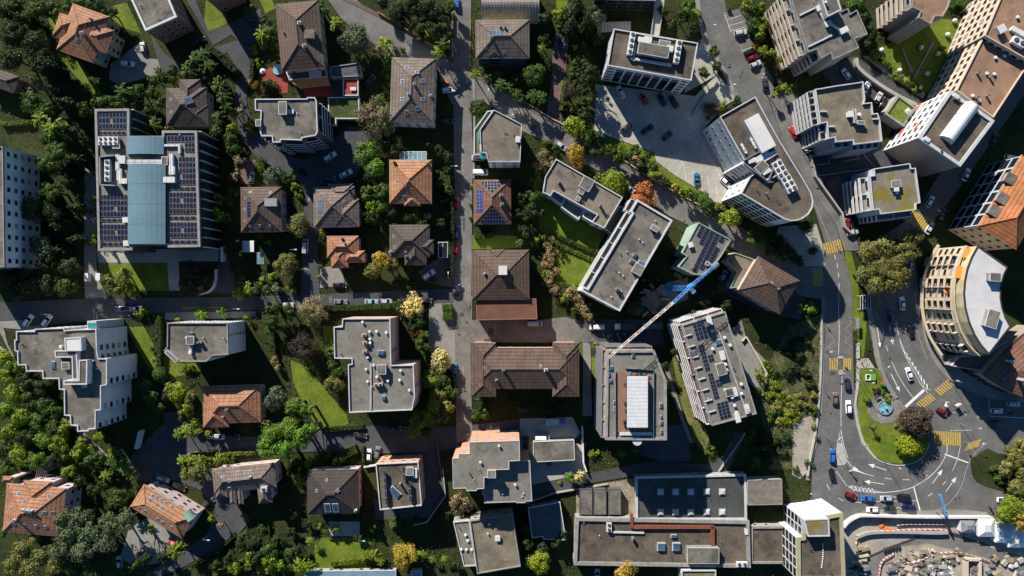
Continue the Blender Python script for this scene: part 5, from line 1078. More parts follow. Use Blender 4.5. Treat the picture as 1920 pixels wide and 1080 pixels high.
flat('grey gravel roofed block with white screen walls and stacked white balconies', Z4((310, 172), (380, 162), (540, 133), (785, 98), (880, 82), (903, 285), (893, 340), (983, 330), (998, 465), (1055, 458), (1080, 535), (1108, 790), (770, 830), (760, 780), (555, 800), (545, 745), (468, 760), (450, 565), (372, 582)), 17, 'white', 'roof_beige', 'trim_white', {'W': 'balc', 'S': 'balc'}, dict(floors=6, depth=1.4, bay=2.4, rail='trim_white', tall=True), drop=.9,
     items=[('box', *Z4((760, 500))[0], .5, 4.0, 1.6, .1), ('white_box', *Z4((715, 475))[0], 1.3, 1.6, 1.5), ('vent', *Z4((828, 480))[0], 1.4, 1.4, 1.6), ('brown_box', *Z4((840, 575))[0], 2.2, 1.0, 1.4, -.1), ('duct', *Z4((780, 475))[0], .5, 3.0, 1.2, .1)] + [('beam', *Z4(q)[0], 2.0, .4, .9, .0) for q in ((405, 440), (500, 620), (1030, 530))])
flat('mossy roofed block with white slatted terraces by the yellow crossing', T[1, 3]((765, 240), (800, 235), (795, 185), (1065, 145), (1075, 182), (1108, 180), (1143, 440), (1112, 447), (1112, 492), (848, 525), (833, 488), (790, 495)), 15.5, 'white', 'roof_moss', 'trim_white', {'W': 'balc', 'S': 'balc'}, dict(floors=5, depth=1.8, bay=5, rail='white_paint'), drop=.8,
     items=[('box', *T[1, 3]((950, 300))[0], 2.8, 2.0, 1.4, .15), ('white_box', *T[1, 3]((955, 340))[0], 1.2, 1.2, 1.4), ('vent', *T[1, 3]((968, 365))[0], 1.0, 1.0, 1.0)])
r7, b7, on7 = house('bright orange tiled building with a glass front and grey dormers', 16, [(Z6((610, 775), (1000, 1015), (1440, 290)), 'b')], 'vivid', 'yellow', 27, over=.3, name='town_house', cat='building', styles={'W': 'glass', 'S': 'win'}, opt=dict(frame='trim_white', bay=4.6, floors=4, sp=3), caps=True)
for q in ((925, 300), (845, 500), (765, 625)):
    p, n_ = on7(*Z6(q)[0]); m = MB(); an_ = math.atan2(675, 410); m.box((p.x, p.y, p.z - 1.0), 3.0, 2.8, 1.9, an_); m.box((p.x, p.y, p.z + .9), 3.4, 3.2, .14, an_, 1); m.build('dormer', ['wall_greybeige', 'roof_gravel'], r7, b7)
# ---- curved apartment building
arc = Z7((380, 70), (350, 130), (325, 200), (308, 270), (301, 340), (301, 410), (306, 480), (325, 560), (350, 625), (385, 690), (425, 735), (465, 768))
inner = Z7((655, 580), (625, 525), (603, 460), (593, 395), (596, 330), (612, 260), (638, 205))
cr, cb = flat('curved cream apartment building with rows of balconies and orange awnings', arc + inner, 17.5, 'yellow', 'roof_slab', 'wall_cream', {'W': 'win', 'N': 'win', 'S': 'win'}, dict(floors=5, cols=1, w=2.3, h=1.7, frame='wall_beige'), rim=.3, drop=.9)
top = Z7((450, 72), (412, 140), (385, 210), (368, 290), (362, 370), (370, 460), (395, 555), (430, 635), (470, 700), (520, 755)) + inner
poly_block(cr, cb, top, 16.5, 21, 'wall_cream', 'roof_membrane', 'top_storey', 'dark_metal')
for q, a in (((548, 268), -.05), ((530, 532), -.28)): roof_piece('box', cr, cb, *Z7(q)[0], 21, 3.2 if a > -.1 else 3.4, 2.4 if a > -.1 else 5.2, 1.8, a)
pa = [P(*q, 17.5) for q in arc]
for i in range(len(pa) - 1):
    A_, B_ = pa[i], pa[i + 1]; t_ = (B_ - A_); L_ = t_.length; t_ = t_ / L_; n_ = Vector((t_.y, -t_.x, 0)); n_ = n_ if n_.x < 0 else -n_
    if i % 2 == 0: continue
    for f in range(5):
        m = MB(); c = (A_ + B_) / 2 + n_ * .62; zf = .6 + f * 3.25; an_ = math.atan2(t_.y, t_.x)
        m.box((c.x, c.y, zf), L_ * .82, 1.2, .2, an_); c2 = (A_ + B_) / 2 + n_ * 1.2; m.box((c2.x, c2.y, zf - .05), L_ * .86, .16, 1.1, an_, 1)
        for sgn in (-1, 1): c3 = c + t_ * sgn * L_ * .41; m.box((c3.x, c3.y, zf + .21), .14, 1.1, 1.9, an_, 1)
        m.build('balcony', ['concrete', 'wall_beige'], cr, cb)
for x, y, z, w, an_ in ((397, 125, 18.5, 3.2, 1.15), (352, 240, 18.5, 3.8, 1.4), (277, 345, 14, 2.6, 1.5)): awning(cr, cb, *Z7((x, y))[0], z, w, 1.9, an_, 'orange_canvas')
cwl = smoothline(Z7((205, 65), (150, 160), (110, 280), (98, 400), (108, 520), (150, 650), (225, 765)), 3)
m = MB(); q = [P(*k, 3) for k in ribbon(cwl, 5)]; m.prism(ccw([(k.x, k.y) for k in q]), 2.6, 3.0); o = m.build('shop_canopy', 'wall_yellow', cr, cb)
# brown roofed arcade building under it
ar = empty('arcade_building', P(1880, 700), 'low brown tiled corner building with a curved arcade under the pavement edge', 'building'); ab = ar.location
V_ = [P(*k, z) for k, z in zip(Z7((475, 885), (685, 662), (830, 560), (850, 850), (850, 1062), (720, 1022), (600, 968)), (9, 9, 9, 12.5, 9, 9, 9))]
b = MB(); b.add(V_, [(0, 3, 2, 1), (0, 6, 5, 4, 3)]); b.build('roof', 'tiles_redbrown', ar, ab)
b = MB(); w_ = ccw([(v.x, v.y) for v in (V_[0], V_[1], V_[2], V_[4], V_[5], V_[6])]); b.prism(inset(w_, .5), -.3, 8.9); b.build('wall', 'wall_greybeige', ar, ab); FOOT.append(w_)
for i in range(7):
    f = (i + .5) / 7; a = V_[0].lerp(V_[6], f * 2) if f < .5 else V_[6].lerp(V_[5], f * 2 - 1); m = MB(); m.box((a.x - .1, a.y + .1, 0.1), 1.0, .3, 3.6, -.6); m.build('arcade_arch', 'dark_metal', ar, ab)
for q in ((650, 800), (710, 912)): z = 11; p = P(*Z7(q)[0], z); m = MB(); m.box((p.x, p.y, 9.5), .9, .7, 3.0); m.box((p.x, p.y, 12.5), 1.1, .9, .15); m.build('chimney', 'trim_white', ar, ab)
p = P(*Z7((620, 910))[0], 10.6); m = MB(); m.box((p.x, p.y, 10.1), 1.6, 1.2, .7, .5); m.build('roof_window', 'skylight_glass', ar, ab)
flat('pink terrace block between the curved building and the brown arcade', Z7((285, 828), (330, 770), (520, 757), (640, 668), (660, 672), (485, 862), (340, 842)), 5.5, 'greybeige', 'red_paving', 'wall_palepink', name='terrace_wing', drop=.3)
# ---- middle right
l_r, l_b = flat('flat roofed terrace house with stepped white balconies beside autumn trees', T[1, 2]((330, 112), (830, 400), (692, 630), (600, 585), (640, 530), (312, 350), (288, 388), (232, 362), (250, 245)), 9.5, 'white', 'roof_slab', 'trim_white', {'S': 'win', 'W': 'win'},
     items=[('chimney', *T[1, 2]((355, 288))[0], 1.0, .8, 1.4), ('chimney', *T[1, 2]((662, 462))[0], .9, .7, 2.2), ('box', *T[1, 2]((558, 300))[0], 3.6, 3.8, 1.6, -.5), ('white_box', *T[1, 2]((560, 338))[0], 1.5, 1.5, 1.2, -.5), ('box', *T[1, 2]((518, 360))[0], 1.6, 1.4, 1.2, -.5), ('box', *T[1, 2]((495, 410))[0], 1.2, 1.2, .8, -.5)])
for pts, h in ((((312, 350), (400, 405), (370, 455), (290, 395)), 7), (((400, 405), (540, 490), (500, 570), (365, 470)), 6.6), (((540, 490), (640, 530), (605, 588), (530, 545)), 7.4)):
    q = ccw([P(*k, h) for k in T[1, 2](*pts)]); b = MB(); b.prism(inset(q, .05), -.2, h - .4, 0, top=1); i2, o2 = inset(q, .3), inset(q, -.02)
    n = 4; vs = [(p[0], p[1], z) for r, z in ((o2, h - .8), (o2, h), (i2, h), (i2, h - .45)) for p in r]; b.add(vs, [(r * n + k, r * n + (k + 1) % n, (r + 1) * n + (k + 1) % n, (r + 1) * n + k) for r in range(3) for k in range(n)]); b.build('roof_terrace', ['wall_white', 'roof_pale'], l_r, l_b)
flat('beige terrace linking the two flat roofed blocks', T[1, 2]((808, 462), (872, 492), (752, 678), (694, 632)), 6, 'concrete', 'roof_beige', 'trim_white', name='terrace_wing', drop=.4)
flat('long slanting flat roofed block with planted west terraces', F((1195, 374), (1261, 413), (1162, 583.5), (1090, 545), (1094, 537), (1102, 541), (1186, 400), (1182, 396)), 16, 'white', 'roof_gravel', 'trim_white', {'W': 'balc', 'S': 'win', 'E': 'win'}, dict(depth=1.5, bay=6, rail='trim_white', floor='roof_slab'), drop=.7, rim=.5,
     items=[('box', *Z8((640, 212))[0], 2.2, 1.4, 1.6, -.5), ('chimney', *Z8((340, 712))[0], 1.6, 1.0, 1.6, -.5), ('hatch', *Z8((482, 432))[0], 1.2, 1.2, .7, -.5), ('hatch', *Z8((455, 482))[0], 1.2, 1.2, .7, -.5), ('box', *Z8((505, 545))[0], 3.0, 3.0, 1.6, -.5), ('hatch', *Z8((535, 505))[0], 2.6, 2.0, .6, -.5)] + [('vent', *Z8(q)[0], .5, .5, .7) for q in ((515, 300), (650, 148), (352, 572), (385, 598), (545, 325), (290, 770), (415, 400))])
sr, sb = flat('building wrapped in pale green sheeting with slanted rows of solar panels', Z8((1003, 162), (1268, 303), (1192, 432), (1165, 470), (1045, 592), (955, 585), (838, 525), (908, 437), (868, 412)), 12, 'green', 'roof_pale', 'wall_green', {'W': 'strip'}, drop=.4, items=[('white_box', *Z8((935, 345))[0], 1.2, 1.4, 1.0, .3), ('box', *Z8((1072, 498))[0], 1.0, 1.0, .7, -.4)])
cells = [(0, 0), (1, 0), (2, 0), (3, 0), (4, 0), (0, 1), (1, 1), (2, 1), (3, 1), (1, 2), (2, 2), (3, 2), (4, 2), (2, 3), (3, 3), (4, 3), (2, 4), (3, 4), (4, 4), (2, 5), (3, 5), (2, 6), (3, 6), (2, 7)]
for i, j in cells:
    x, y = Z8((1030 + 40 * i - 19.5 * j, 218 + 21.5 * i + 40.5 * j))[0]; an_ = math.atan2(-21.5, 40)
    for s in (-.5, .5): place('solar_panel', solar_mesh(), sr, P(x, y, 11.9) + Vector((math.cos(an_ + math.pi / 2) * s * .83, math.sin(an_ + math.pi / 2) * s * .83, 0)), (1.45, .78, 1), (0.08, 0, an_), sb)
# slope of sheeting on its west side
V_ = [P(*k, z) for k, z in zip(Z8((1003, 162), (868, 412), (830, 380), (905, 205)), (12, 12, 7.5, 7.5))]; b = MB(); b.add(V_ + [Vector((v.x, v.y, 7.2)) for v in V_], [(0, 1, 2, 3), (3, 2, 6, 7), (0, 3, 7, 4), (2, 1, 5, 6), (7, 6, 5, 4)]); b.build('sheeting', 'wall_green', sr, sb)
house('big pyramid roofed brown villa beside the curved junction', 11, [(Z8((1490, 437), (1832, 637), (1662, 912)), 'a')], 'brown', 'beige', 26, skylights=[(*Z8((1605, 655))[0], (.8, .8))], chimneys=[(*Z8((1655, 705))[0], .8, .9)])
flat('cream terrace wing with green railings joined to the pyramid roofed villa', Z8((1300, 408), (1470, 468), (1340, 690), (1260, 700), (1320, 570), (1228, 470)), 6.5, 'beige', 'roof_slab', 'wall_green', name='terrace_wing', drop=.4)
# ---- centre
hr, hb, on = house('brown hipped house with a white roof lantern beside the street', 8.5, [(F((884, 469), (992, 468), (992, 562)),), (T[1, 1]((1745, 790), (1862, 787), (1862, 900)), 'b')], 'brown', 'white', 22, over=.5, chimneys=[(*T[1, 1]((1716, 972))[0], .9, 1.0, 'trim_white')])
p, n_ = on(943, 507); m = MB(); m.box((p.x, p.y, p.z - 1), 2.4, 2.6, 2.4); m.box((p.x, p.y, p.z + 1.4), 2.7, 2.9, .2, mi=1); m.build('roof_lantern', ['trim_white', 'roof_white'], hr, hb)
flat('orange tiled low roof joined to the brown hipped house', F((893, 561), (1005, 560), (1007, 598), (894, 600)), 7.6, 'brick', 'tiles_terra', 'wall_brick', name='annex', drop=.05, rim=.2)
def tri_skip(nc, nr, up):
    out = []
    for j in range(nr):
        f = (j + .5) / nr; f = 1 - f if up else f; hw = nc / 2 * (1 - f * .85)
        for i in range(nc):
            if abs(i + .5 - nc / 2) > hw: out.append((i, j))
    return tuple(out)
house('red-brown pyramid roofed house with blue and black solar panels', 7, [(T[1, 1]((1628, 268), (1911, 265), (1914, 600)),)], 'redbrown', 'white', 24, chimneys=[(*T[1, 1]((1838, 390))[0], 1.2, 1.6), (*T[1, 1]((1846, 457))[0], 1.2, 1.6)],
      panels=[(*T[1, 1]((1772, 322))[0], 7.2, 4.2, 7, 4, 'solar', tri_skip(7, 4, False)), (*T[1, 1]((1678, 428))[0], 7.2, 1.9, 6, 2, 'solar_blue'), (*T[1, 1]((1776, 540))[0], 7.6, 4.8, 8, 4, 'solar', tri_skip(8, 4, False))])
house('orange tiled house with a glass conservatory behind it', 7.5, [(T[1, 1]((1000, 118), (1318, 118), (1325, 446)),), (T[1, 1]((1112, 380), (1230, 380), (1230, 462)), 'b'), (T[1, 1]((1255, 178), (1308, 178), (1308, 215)), 'a'), (T[1, 1]((1255, 338), (1308, 338), (1308, 375)), 'a')], 'orange', 'white', 28, skylights=[(*T[1, 1](q)[0], (.8, .9)) for q in ((1060, 280), (1115, 312), (1110, 395))], chimneys=[(*T[1, 1]((1290, 150))[0], .9, 1.3), (*T[1, 1]((1040, 140))[0], .9, 1.4)])
house('dark brown house with a south wing and a bay beside the carport', 7.5, [(T[1, 1]((1000, 606), (1300, 604), (1306, 850)),), (T[1, 1]((1115, 700), (1276, 700), (1276, 910)), 'b'), (T[1, 1]((1180, 718), (1332, 718), (1332, 826)), 'a')], 'dark', 'palepink', 27, skylights=[(*T[1, 1](q)[0], (.9, .8)) for q in ((1033, 692), (1040, 775), (1122, 815))], chimneys=[(*T[1, 1]((1016, 810))[0], 1.0, 1.6, 'trim_white'), (*T[1, 1]((1130, 845))[0], .9, 1.2)])
house('small orange-brown villa with two wings and a steep valley roof', 6.5, [(T[1, 1]((530, 690), (770, 688), (775, 852)),), (T[1, 1]((560, 780), (688, 778), (690, 930)), 'b'), (T[1, 1]((660, 800), (816, 798), (818, 890)), 'a')], 'terra', 'palepink', 28, chimneys=[(*T[1, 1]((650, 712))[0], .9, 1.2), (*T[1, 1]((668, 745))[0], .6, 1.0, 'trim_white')])
house('grey-brown house with a blue solar heater on its west slope', 7.5, [(T[1, 1]((430, 320), (738, 316), (742, 624)),), (T[1, 1]((580, 412), (772, 410), (774, 622)), 'a'), (T[1, 1]((540, 300), (726, 296), (726, 420)), 'a')], 'greybrown', 'brick', 26, panels=[(*T[1, 1]((482, 470))[0], 4.2, 1.8, 4, 1, 'skylight_glass')], skylights=[(*T[1, 1]((665, 432))[0], (.9, 1.0))], chimneys=[(*T[1, 1]((700, 345))[0], .8, 1.2, 'dark_metal')])
hr, hb, on = house('brown hipped house with a box dormer and a pink east front', 7.5, [(F((451, 351), (527, 350), (529, 435)),)], 'brown', 'palepink', 27, skylights=[(*T[1, 0](q)[0], (.8, .8)) for q in ((1878, 362), (1842, 406), (1838, 490), (1838, 578), (1875, 618))] + [(*T[1, 1](q)[0], (.7, 1)) for q in ((30, 615), (105, 618), (108, 366))], panels=[(*T[1, 0]((1868, 490))[0], 5.0, 1.8, 5, 1, 'solar')])
p, n_ = on(*T[1, 1]((118, 440))[0]); m = MB(); m.box((p.x, p.y, p.z - 1.2), 3.6, 2.2, 2.2); m.box((p.x, p.y, p.z + 1), 4.0, 2.6, .15, mi=1); m.build('dormer', ['wall_greybeige', 'grey_metal'], hr, hb)
ur, ub, on = house('long brown tiled building with projecting end wings by the crossroads', 13, [(F((884, 652), (1086, 652), (1086, 729)), 'a'), (F((883, 642), (930, 642), (930, 744)), 'b'), (F((1036, 642), (1086, 642), (1086, 744)), 'b')], 'brown', 'salmon', 22, name='apartment_building', cat='building',
      skylights=[(908, 690, (.7, .7)), (1014, 686, (.7, .9))], chimneys=[(944, 694, .9, 1.0, 'wall_green'), (1023, 693, 1.2, 1.5, 'trim_white'), (931, 712, .7, .8, 'trim_white')])
# ---- centre tower with the roof terrace
tw = Y1((105, 1058), (115, 362), (485, 360), (580, 600), (582, 1060))
tr2, tb2 = flat('tall block with a roof terrace and a white corrugated rooftop pavilion', tw, 22, 'orange', 'roof_pale', 'concrete', {'W': 'balc', 'N': 'balc', 'S': 'win'}, dict(floors=7, depth=.9, bay=6, rail='grey_metal', railh=.7, floor='concrete'), rim=.7, drop=.6)
b = MB(); q = ccw([P(*k, 21.7) for k in Y1((185, 525), (478, 522), (475, 1000), (190, 1000))]); b.prism(q, 21.3, 21.62); b.build('terrace_floor', 'deck', tr2, tb2)
b = MB(); A_, B_ = P(*Y1((278, 565))[0], 24.5), P(*Y1((430, 962))[0], 24.5); b.prism([(A_.x, B_.y), (B_.x, B_.y), (B_.x, A_.y), (A_.x, A_.y)], 21.6, 24.3, 1)
nrb = 14
for i in range(nrb): y0, y1 = A_.y + (B_.y - A_.y) * i / nrb, A_.y + (B_.y - A_.y) * (i + 1) / nrb; b.box(((A_.x + B_.x) / 2, (y0 + y1) / 2, 24.32), B_.x - A_.x + .4, (y0 - y1) * .93, .1, mi=0)
b.box(((A_.x + B_.x) / 2, (A_.y + B_.y) / 2, 24.28), B_.x - A_.x + .3, A_.y - B_.y + .2, .08, mi=0); b.build('rooftop_pavilion', ['white_sheet', 'glass'], tr2, tb2)
for a, e in (((183, 520), (185, 1040)), ((482, 515), (478, 1040)), ((260, 500), (480, 515))):
    p, q = P(*Y1(a)[0], 22.3), P(*Y1(e)[0], 22.3); m = MB(); mid = (p + q) / 2; m.box((mid.x, mid.y, 21.3), (p - q).length, .1, 1.1, math.atan2(q.y - p.y, q.x - p.x)); m.build('glass_railing', 'pale_glass', tr2, tb2)
for i in range(6): roof_piece('white_box', tr2, tb2, *Y1((235 + i * 42, 1008))[0], 21.4, 1.4, .7, .6)
for q in ((150, 500), (130, 550), (147, 600), (178, 765), (178, 820), (538, 790), (538, 880), (540, 925), (540, 995), (320, 400), (297, 545), (375, 545), (445, 570)): roof_piece('hatch', tr2, tb2, *Y1(q)[0], 21.4, RND.uniform(.6, 1.2), RND.uniform(.8, 1.6), .5)
for q in ((265, 775), (270, 830), (258, 915), (262, 945)): p = P(*Y1(q)[0], 22); m = MB(); m.box((p.x, p.y, 21.6), 1.0, .8, .45); m.box((p.x - .4, p.y, 22.0), .15, .8, .5); m.build('terrace_seat', 'dark_metal', tr2, tb2)
p = P(*Y1((350, 1062))[0], 21); m = MB(); m.tube((p.x, p.y, 20.2), (p.x, p.y, 21.6), 1.5, 1.5, 14); m.build('stair_drum', 'trim_white', tr2, tb2)
# ---- tilted block east of it
er, eb = flat('leaning grey roofed block with striped white balconies and black solar fields', Y1((702, 165), (1038, 60), (1282, 855), (935, 948)), 18, 'grey', 'roof_pale', 'concrete', {'W': 'balc', 'N': 'balc'}, dict(floors=6, depth=.9, bay=5.2, rail='white_paint', thick=.26, railh=.5, floor='wall_maroon'), drop=.4, rim=.35)
def yrot(c): return Y1(c)[0]
quad_panels(er, eb, Y1((782, 165), (868, 138), (820, 287)), 17.8, 3, 4); quad_panels(er, eb, Y1((828, 320), (866, 309), (885, 525)), 17.8, 2, 7); quad_panels(er, eb, Y1((900, 400), (940, 388), (915, 455)), 17.8, 2, 2)
quad_panels(er, eb, Y1((900, 545), (938, 533), (955, 745)), 17.8, 2, 7); quad_panels(er, eb, Y1((958, 592), (1003, 580), (975, 648)), 17.8, 2, 2); quad_panels(er, eb, Y1((968, 775), (1055, 750), (1000, 903)), 17.8, 3, 5)
a2 = math.atan2(105, 336)
for k, q in (('white_box', (910, 130)), ('vent', (915, 155)), ('vent', (935, 210)), ('vent', (1033, 262)), ('vent', (1075, 322)), ('vent', (940, 350)), ('white_box', (1012, 400)), ('brown_box', (1000, 505)), ('vent', (1040, 470)), ('vent', (1048, 512)), ('vent', (1163, 625)), ('vent', (1165, 698)), ('vent', (1110, 790)), ('vent', (1125, 845)), ('white_box', (1108, 683)), ('box', (1065, 685)), ('vent', (1036, 670)), ('vent', (1090, 728)), ('white_box', (1130, 885)), ('antenna', (1215, 820)), ('antenna', (1010, 135)), ('white_box', (1205, 815)), ('hatch', (985, 298))):
    sz = {'vent': (1.1, 1.1, .9), 'white_box': (1.3, 2.6, .8), 'brown_box': (2.6, 3.6, 1.6), 'box': (2.4, 2.2, 1.0), 'antenna': (1, 1, 2.2), 'hatch': (2.2, 1.6, .5)}[k]; roof_piece(k, er, eb, *yrot(q), 17.6, *sz, a2 - .02)
for i in range(8): roof_piece('beam', er, eb, *yrot((745 + i * 26.5, 245 + i * 84.5)), 17.6, 2.6, .3, .5, a2)
p, q = P(*yrot((990, 215)), 18), P(*yrot((1190, 800)), 18); m = MB(); mid = (p + q) / 2; m.box((mid.x, mid.y, 17.6), (p - q).length, .2, .25, math.atan2(q.y - p.y, q.x - p.x)); m.build('roof_pipe', 'trim_white', er, eb)
# ---- left
lw = T[2, 0]((120, 325), (258, 325), (258, 308), (480, 300), (482, 320), (568, 312), (720, 308), (725, 470), (735, 530), (800, 530), (800, 725), (755, 735), (755, 915), (715, 920), (715, 1056), (665, 1060), (662, 1074), (580, 1076), (578, 1035), (528, 1030), (525, 960), (482, 955), (480, 765), (443, 760), (440, 680), (320, 680), (318, 625), (195, 625), (192, 578), (133, 578), (130, 478), (110, 470), (108, 390), (122, 388))
ar_, ab_ = flat('white stepped apartment building with a dark window column on each step', lw, 18, 'white', 'roof_gravel', 'trim_white', {'S': 'win', 'N': 'win', 'W': 'win'}, dict(floors=5), opts={'E': dict(cols=1, at=[.12], w=1.9, h=1.7)})
poly_block(ar_, ab_, T[2, 0]((485, 375), (608, 370), (612, 470), (490, 472)), 17.4, 20, 'wall_white', 'roof_white'); poly_block(ar_, ab_, T[2, 0]((412, 470), (575, 468), (586, 685), (545, 687), (540, 520), (415, 520)), 17.4, 19.4, 'wall_white', 'roof_gravel'); poly_block(ar_, ab_, T[2, 0]((594, 542), (655, 538), (652, 722), (480, 724), (478, 694), (592, 692)), 17.4, 20.2, 'wall_white', 'roof_gravel')
for k, q, s in (('vent', (460, 440), (1.2, 1.2, 1.2)), ('brown_box', (500, 580), (2.2, 2.0, 1.0)), ('vent', (700, 545), (.6, .6, .6)), ('white_box', (635, 735), (1.2, .8, .8)), ('hatch', (400, 580), (1.2, 2.6, .4))): roof_piece(k, ar_, ab_, *T[2, 0](q)[0], 17.45, *s)
sh = empty('balcony_shed', P(*T[2, 0]((690, 280))[0]), 'white framed lift shaft with a teal panel against the white stepped building', 'lift shaft'); m = MB(); p = P(*T[2, 0]((690, 275))[0], 16); m.box((p.x, p.y, 0), 2.8, 2.4, 16.2); m.build('shaft', 'trim_white', sh, sh.location); m = MB(); m.box((p.x, p.y - .2, 16.1), 2.2, 1.6, .3); m.build('cover', 'teal_net', sh, sh.location)
flat('grey flat roof over a white blind end wall above a lawn', T[2, 0]((1255, 262), (1705, 262), (1712, 500), (1590, 505), (1545, 552), (1315, 552), (1230, 470), (1252, 440)), 15, 'white', 'roof_gravel', 'concrete', {'S': 'win'}, dict(floors=5), opts={'E': dict(cols=1, at=[.62], w=.8, h=1.6)}, items=[('box', *T[2, 0]((1435, 390))[0], 2.2, 2.4, 1.6), ('hatch', *T[2, 0]((1435, 345))[0], 1.2, 1.2, .9), ('vent', *T[2, 0]((1430, 485))[0], 1.3, 1.3, 1.3), ('vent', *T[2, 0]((1400, 372))[0], 1.0, 1.0, 1.0), ('chimney', *T[2, 0]((1500, 408))[0], 1.4, .6, 1.4), ('box', *T[2, 0]((1290, 510))[0], 4.5, 1.2, .5, -.75), ('duct', *T[2, 0]((1432, 450))[0], .8, 2.4, .8)])
house('orange tiled villa with an L-shaped roof below the white blind block', 6.5, [(F((381, 724), (488, 721), (490, 792)), 'a'), (F((380, 755), (428, 754), (430, 801)), 'b')], 'terra', 'cream', 26, chimneys=[(*T[2, 0]((1708, 912))[0], 1.0, 1.3), (*T[2, 0]((1675, 968))[0], .9, 1.2)])
vn = [('vent', *T[2, 1](q)[0], 1.0, 1.0, .9) for q in ((800, 257), (853, 327), (905, 327), (978, 335), (855, 383), (857, 412), (838, 520), (883, 580), (827, 610), (908, 667), (990, 697), (838, 702), (1085, 620), (1078, 692), (1150, 767))] + [('salmon_chimney', *T[2, 1](q)[0], 1.4, 1.0, 1.3) for q in ((812, 352), (820, 410), (818, 478), (903, 725), (935, 722))] + [('hatch', *T[2, 1]((937, 485))[0], 2.2, 1.5, .8), ('box', *T[2, 1]((945, 608))[0], 2.6, 2.8, 1.8), ('hatch', *T[2, 1]((957, 822))[0], 1.2, 1.2, .9), ('beam', *T[2, 1]((862, 740))[0], .5, 14.5, .25)]
flat('pink walled block with a Z-shaped grey roof dotted with white vents', T[2, 1]((648, 230), (1005, 228), (1012, 580), (1180, 578), (1190, 812), (1170, 915), (700, 935), (690, 575), (720, 570), (718, 530), (588, 528), (583, 292), (645, 290)), 17, 'pink', 'roof_pale', 'trim_white', {'N': 'blank', 'W': 'win'}, dict(floors=5), items=vn, opts={'E': dict(cols=1, at=[.3], w=1.6)})
# ---- bottom left
house('orange hipped villa with pink walls and many roof windows by the cedars', 10, [(T[3, 0]((50, 383), (497, 422), (462, 788)),), (T[3, 0]((178, 362), (388, 372), (380, 560)), 'b'), (T[3, 0]((20, 330), (100, 335), (95, 380)), 'a')], 'terra', 'palepink', 26, skylights=[(*T[3, 0](q)[0], (.9, 1.3)) for q in ((138, 462), (368, 482), (82, 573), (105, 692), (178, 700), (270, 707), (343, 713), (183, 523), (332, 605), (395, 605))], chimneys=[(*T[3, 0]((185, 580))[0], .9, 1.2, 'trim_white'), (*T[3, 0]((215, 585))[0], .9, 1.2, 'trim_white'), (*T[3, 0]((245, 588))[0], .9, 1.2, 'trim_white'), (*T[3, 0]((125, 655))[0], 1.0, 1.2, 'trim_white')])
mr, mb_, on = house('long orange tiled house with pale pink walls and a green copper dormer', 9, [(T[3, 0]((975, 560), (1365, 800), (1462, 625)), 'a', 'hh')], 'orange', 'palepink', 25, skylights=[(*T[3, 0](q)[0], (.8, 1.1)) for q in ((1148, 478), (1177, 490), (1210, 510), (1245, 530), (1123, 510), (1178, 545), (1215, 568), (1290, 562), (1045, 568), (1088, 592), (1180, 650), (1217, 677), (1285, 713))])
plain('copper_green', (.22, .36, .28), .7); p, n_ = on(*T[3, 0]((1415, 625))[0]); m = MB(); m.tube((p.x - 1, p.y + 1.2, p.z - .6), (p.x + .8, p.y - 1.6, p.z - .6), 1.5, 1.5, 12); m.build('dormer', 'copper_green', mr, mb_)
house('grey-brown tiled villa with a row of south gables by the lane', 8, [(F((397, 879), (514, 867), (517, 914)), 'a'), (F((402, 905), (424, 903), (427, 932)), 'b'), (F((428, 903), (440, 902), (444, 944)), 'b'), (F((443, 902), (452, 901), (455, 945)), 'b'), (F((480, 900), (505, 897), (508, 942)), 'b')], 'greybrown', 'palepink', 27, skylights=[(*T[3, 0](q)[0], (.9, 1)) for q in ((1672, 335), (1720, 365), (1782, 305), (1838, 300), (1872, 300), (1722, 422))] , chimneys=[(*T[3, 1]((70, 420))[0], 2.0, 1.6, 'trim_white'), (*T[3, 0]((1880, 335))[0], .9, 1.0, 'trim_white')])
house('dark brown hipped house in shadow beside clipped hedges', 7.5, [(T[3, 1]((380, 282), (768, 277), (772, 614)),)], 'darker', 'palepink', 26, skylights=[(*T[3, 1]((530, 360))[0], (.7, 1)), (*T[3, 1]((455, 440))[0], (.9, 1)), (*T[3, 1]((612, 440))[0], (1, 1)), (*T[3, 1]((537, 568))[0], (2.0, 3.6)), (*T[3, 1]((597, 568))[0], (2.0, 3.6))], chimneys=[(*T[3, 1]((752, 583))[0], .9, 1.2, 'trim_white')])  # shade from the nearby trees is put into the dark tile colour
fr, fb_ = flat('small flat block with orange north wall and upright solar racks on its roof', T[3, 1]((898, 240), (1215, 225), (1242, 552), (930, 585)), 11, 'salmon', 'roof_brown_gravel', 'trim_white', {'E': 'strip', 'N': 'win'}, items=[('box', *T[3, 1]((1155, 290))[0], 2.2, 2.4, 1.6), ('white_box', *T[3, 1]((1195, 305))[0], 1.0, 2.8, 1.0), ('hatch', *T[3, 1]((1040, 452))[0], 4.2, 2.2, .6, -.75), ('chimney', *T[3, 1]((1080, 388))[0], .7, .6, 2.0)])
for x, y0, y1, k in ((962, 285, 545, 5), (1106, 255, 370, 2), (1150, 370, 530, 3)):
    for i in range(k):
        y = y0 + (y1 - y0) * (i + .5) / k; L_ = (y1 - y0) / k / 4 * S * .93; place('solar_panel', solar_mesh(), fr, P(*T[3, 1]((x + (y - y0) * .06, y))[0], 11.6), (1.5, L_, 1), (0, -1.0, .06), fb_)
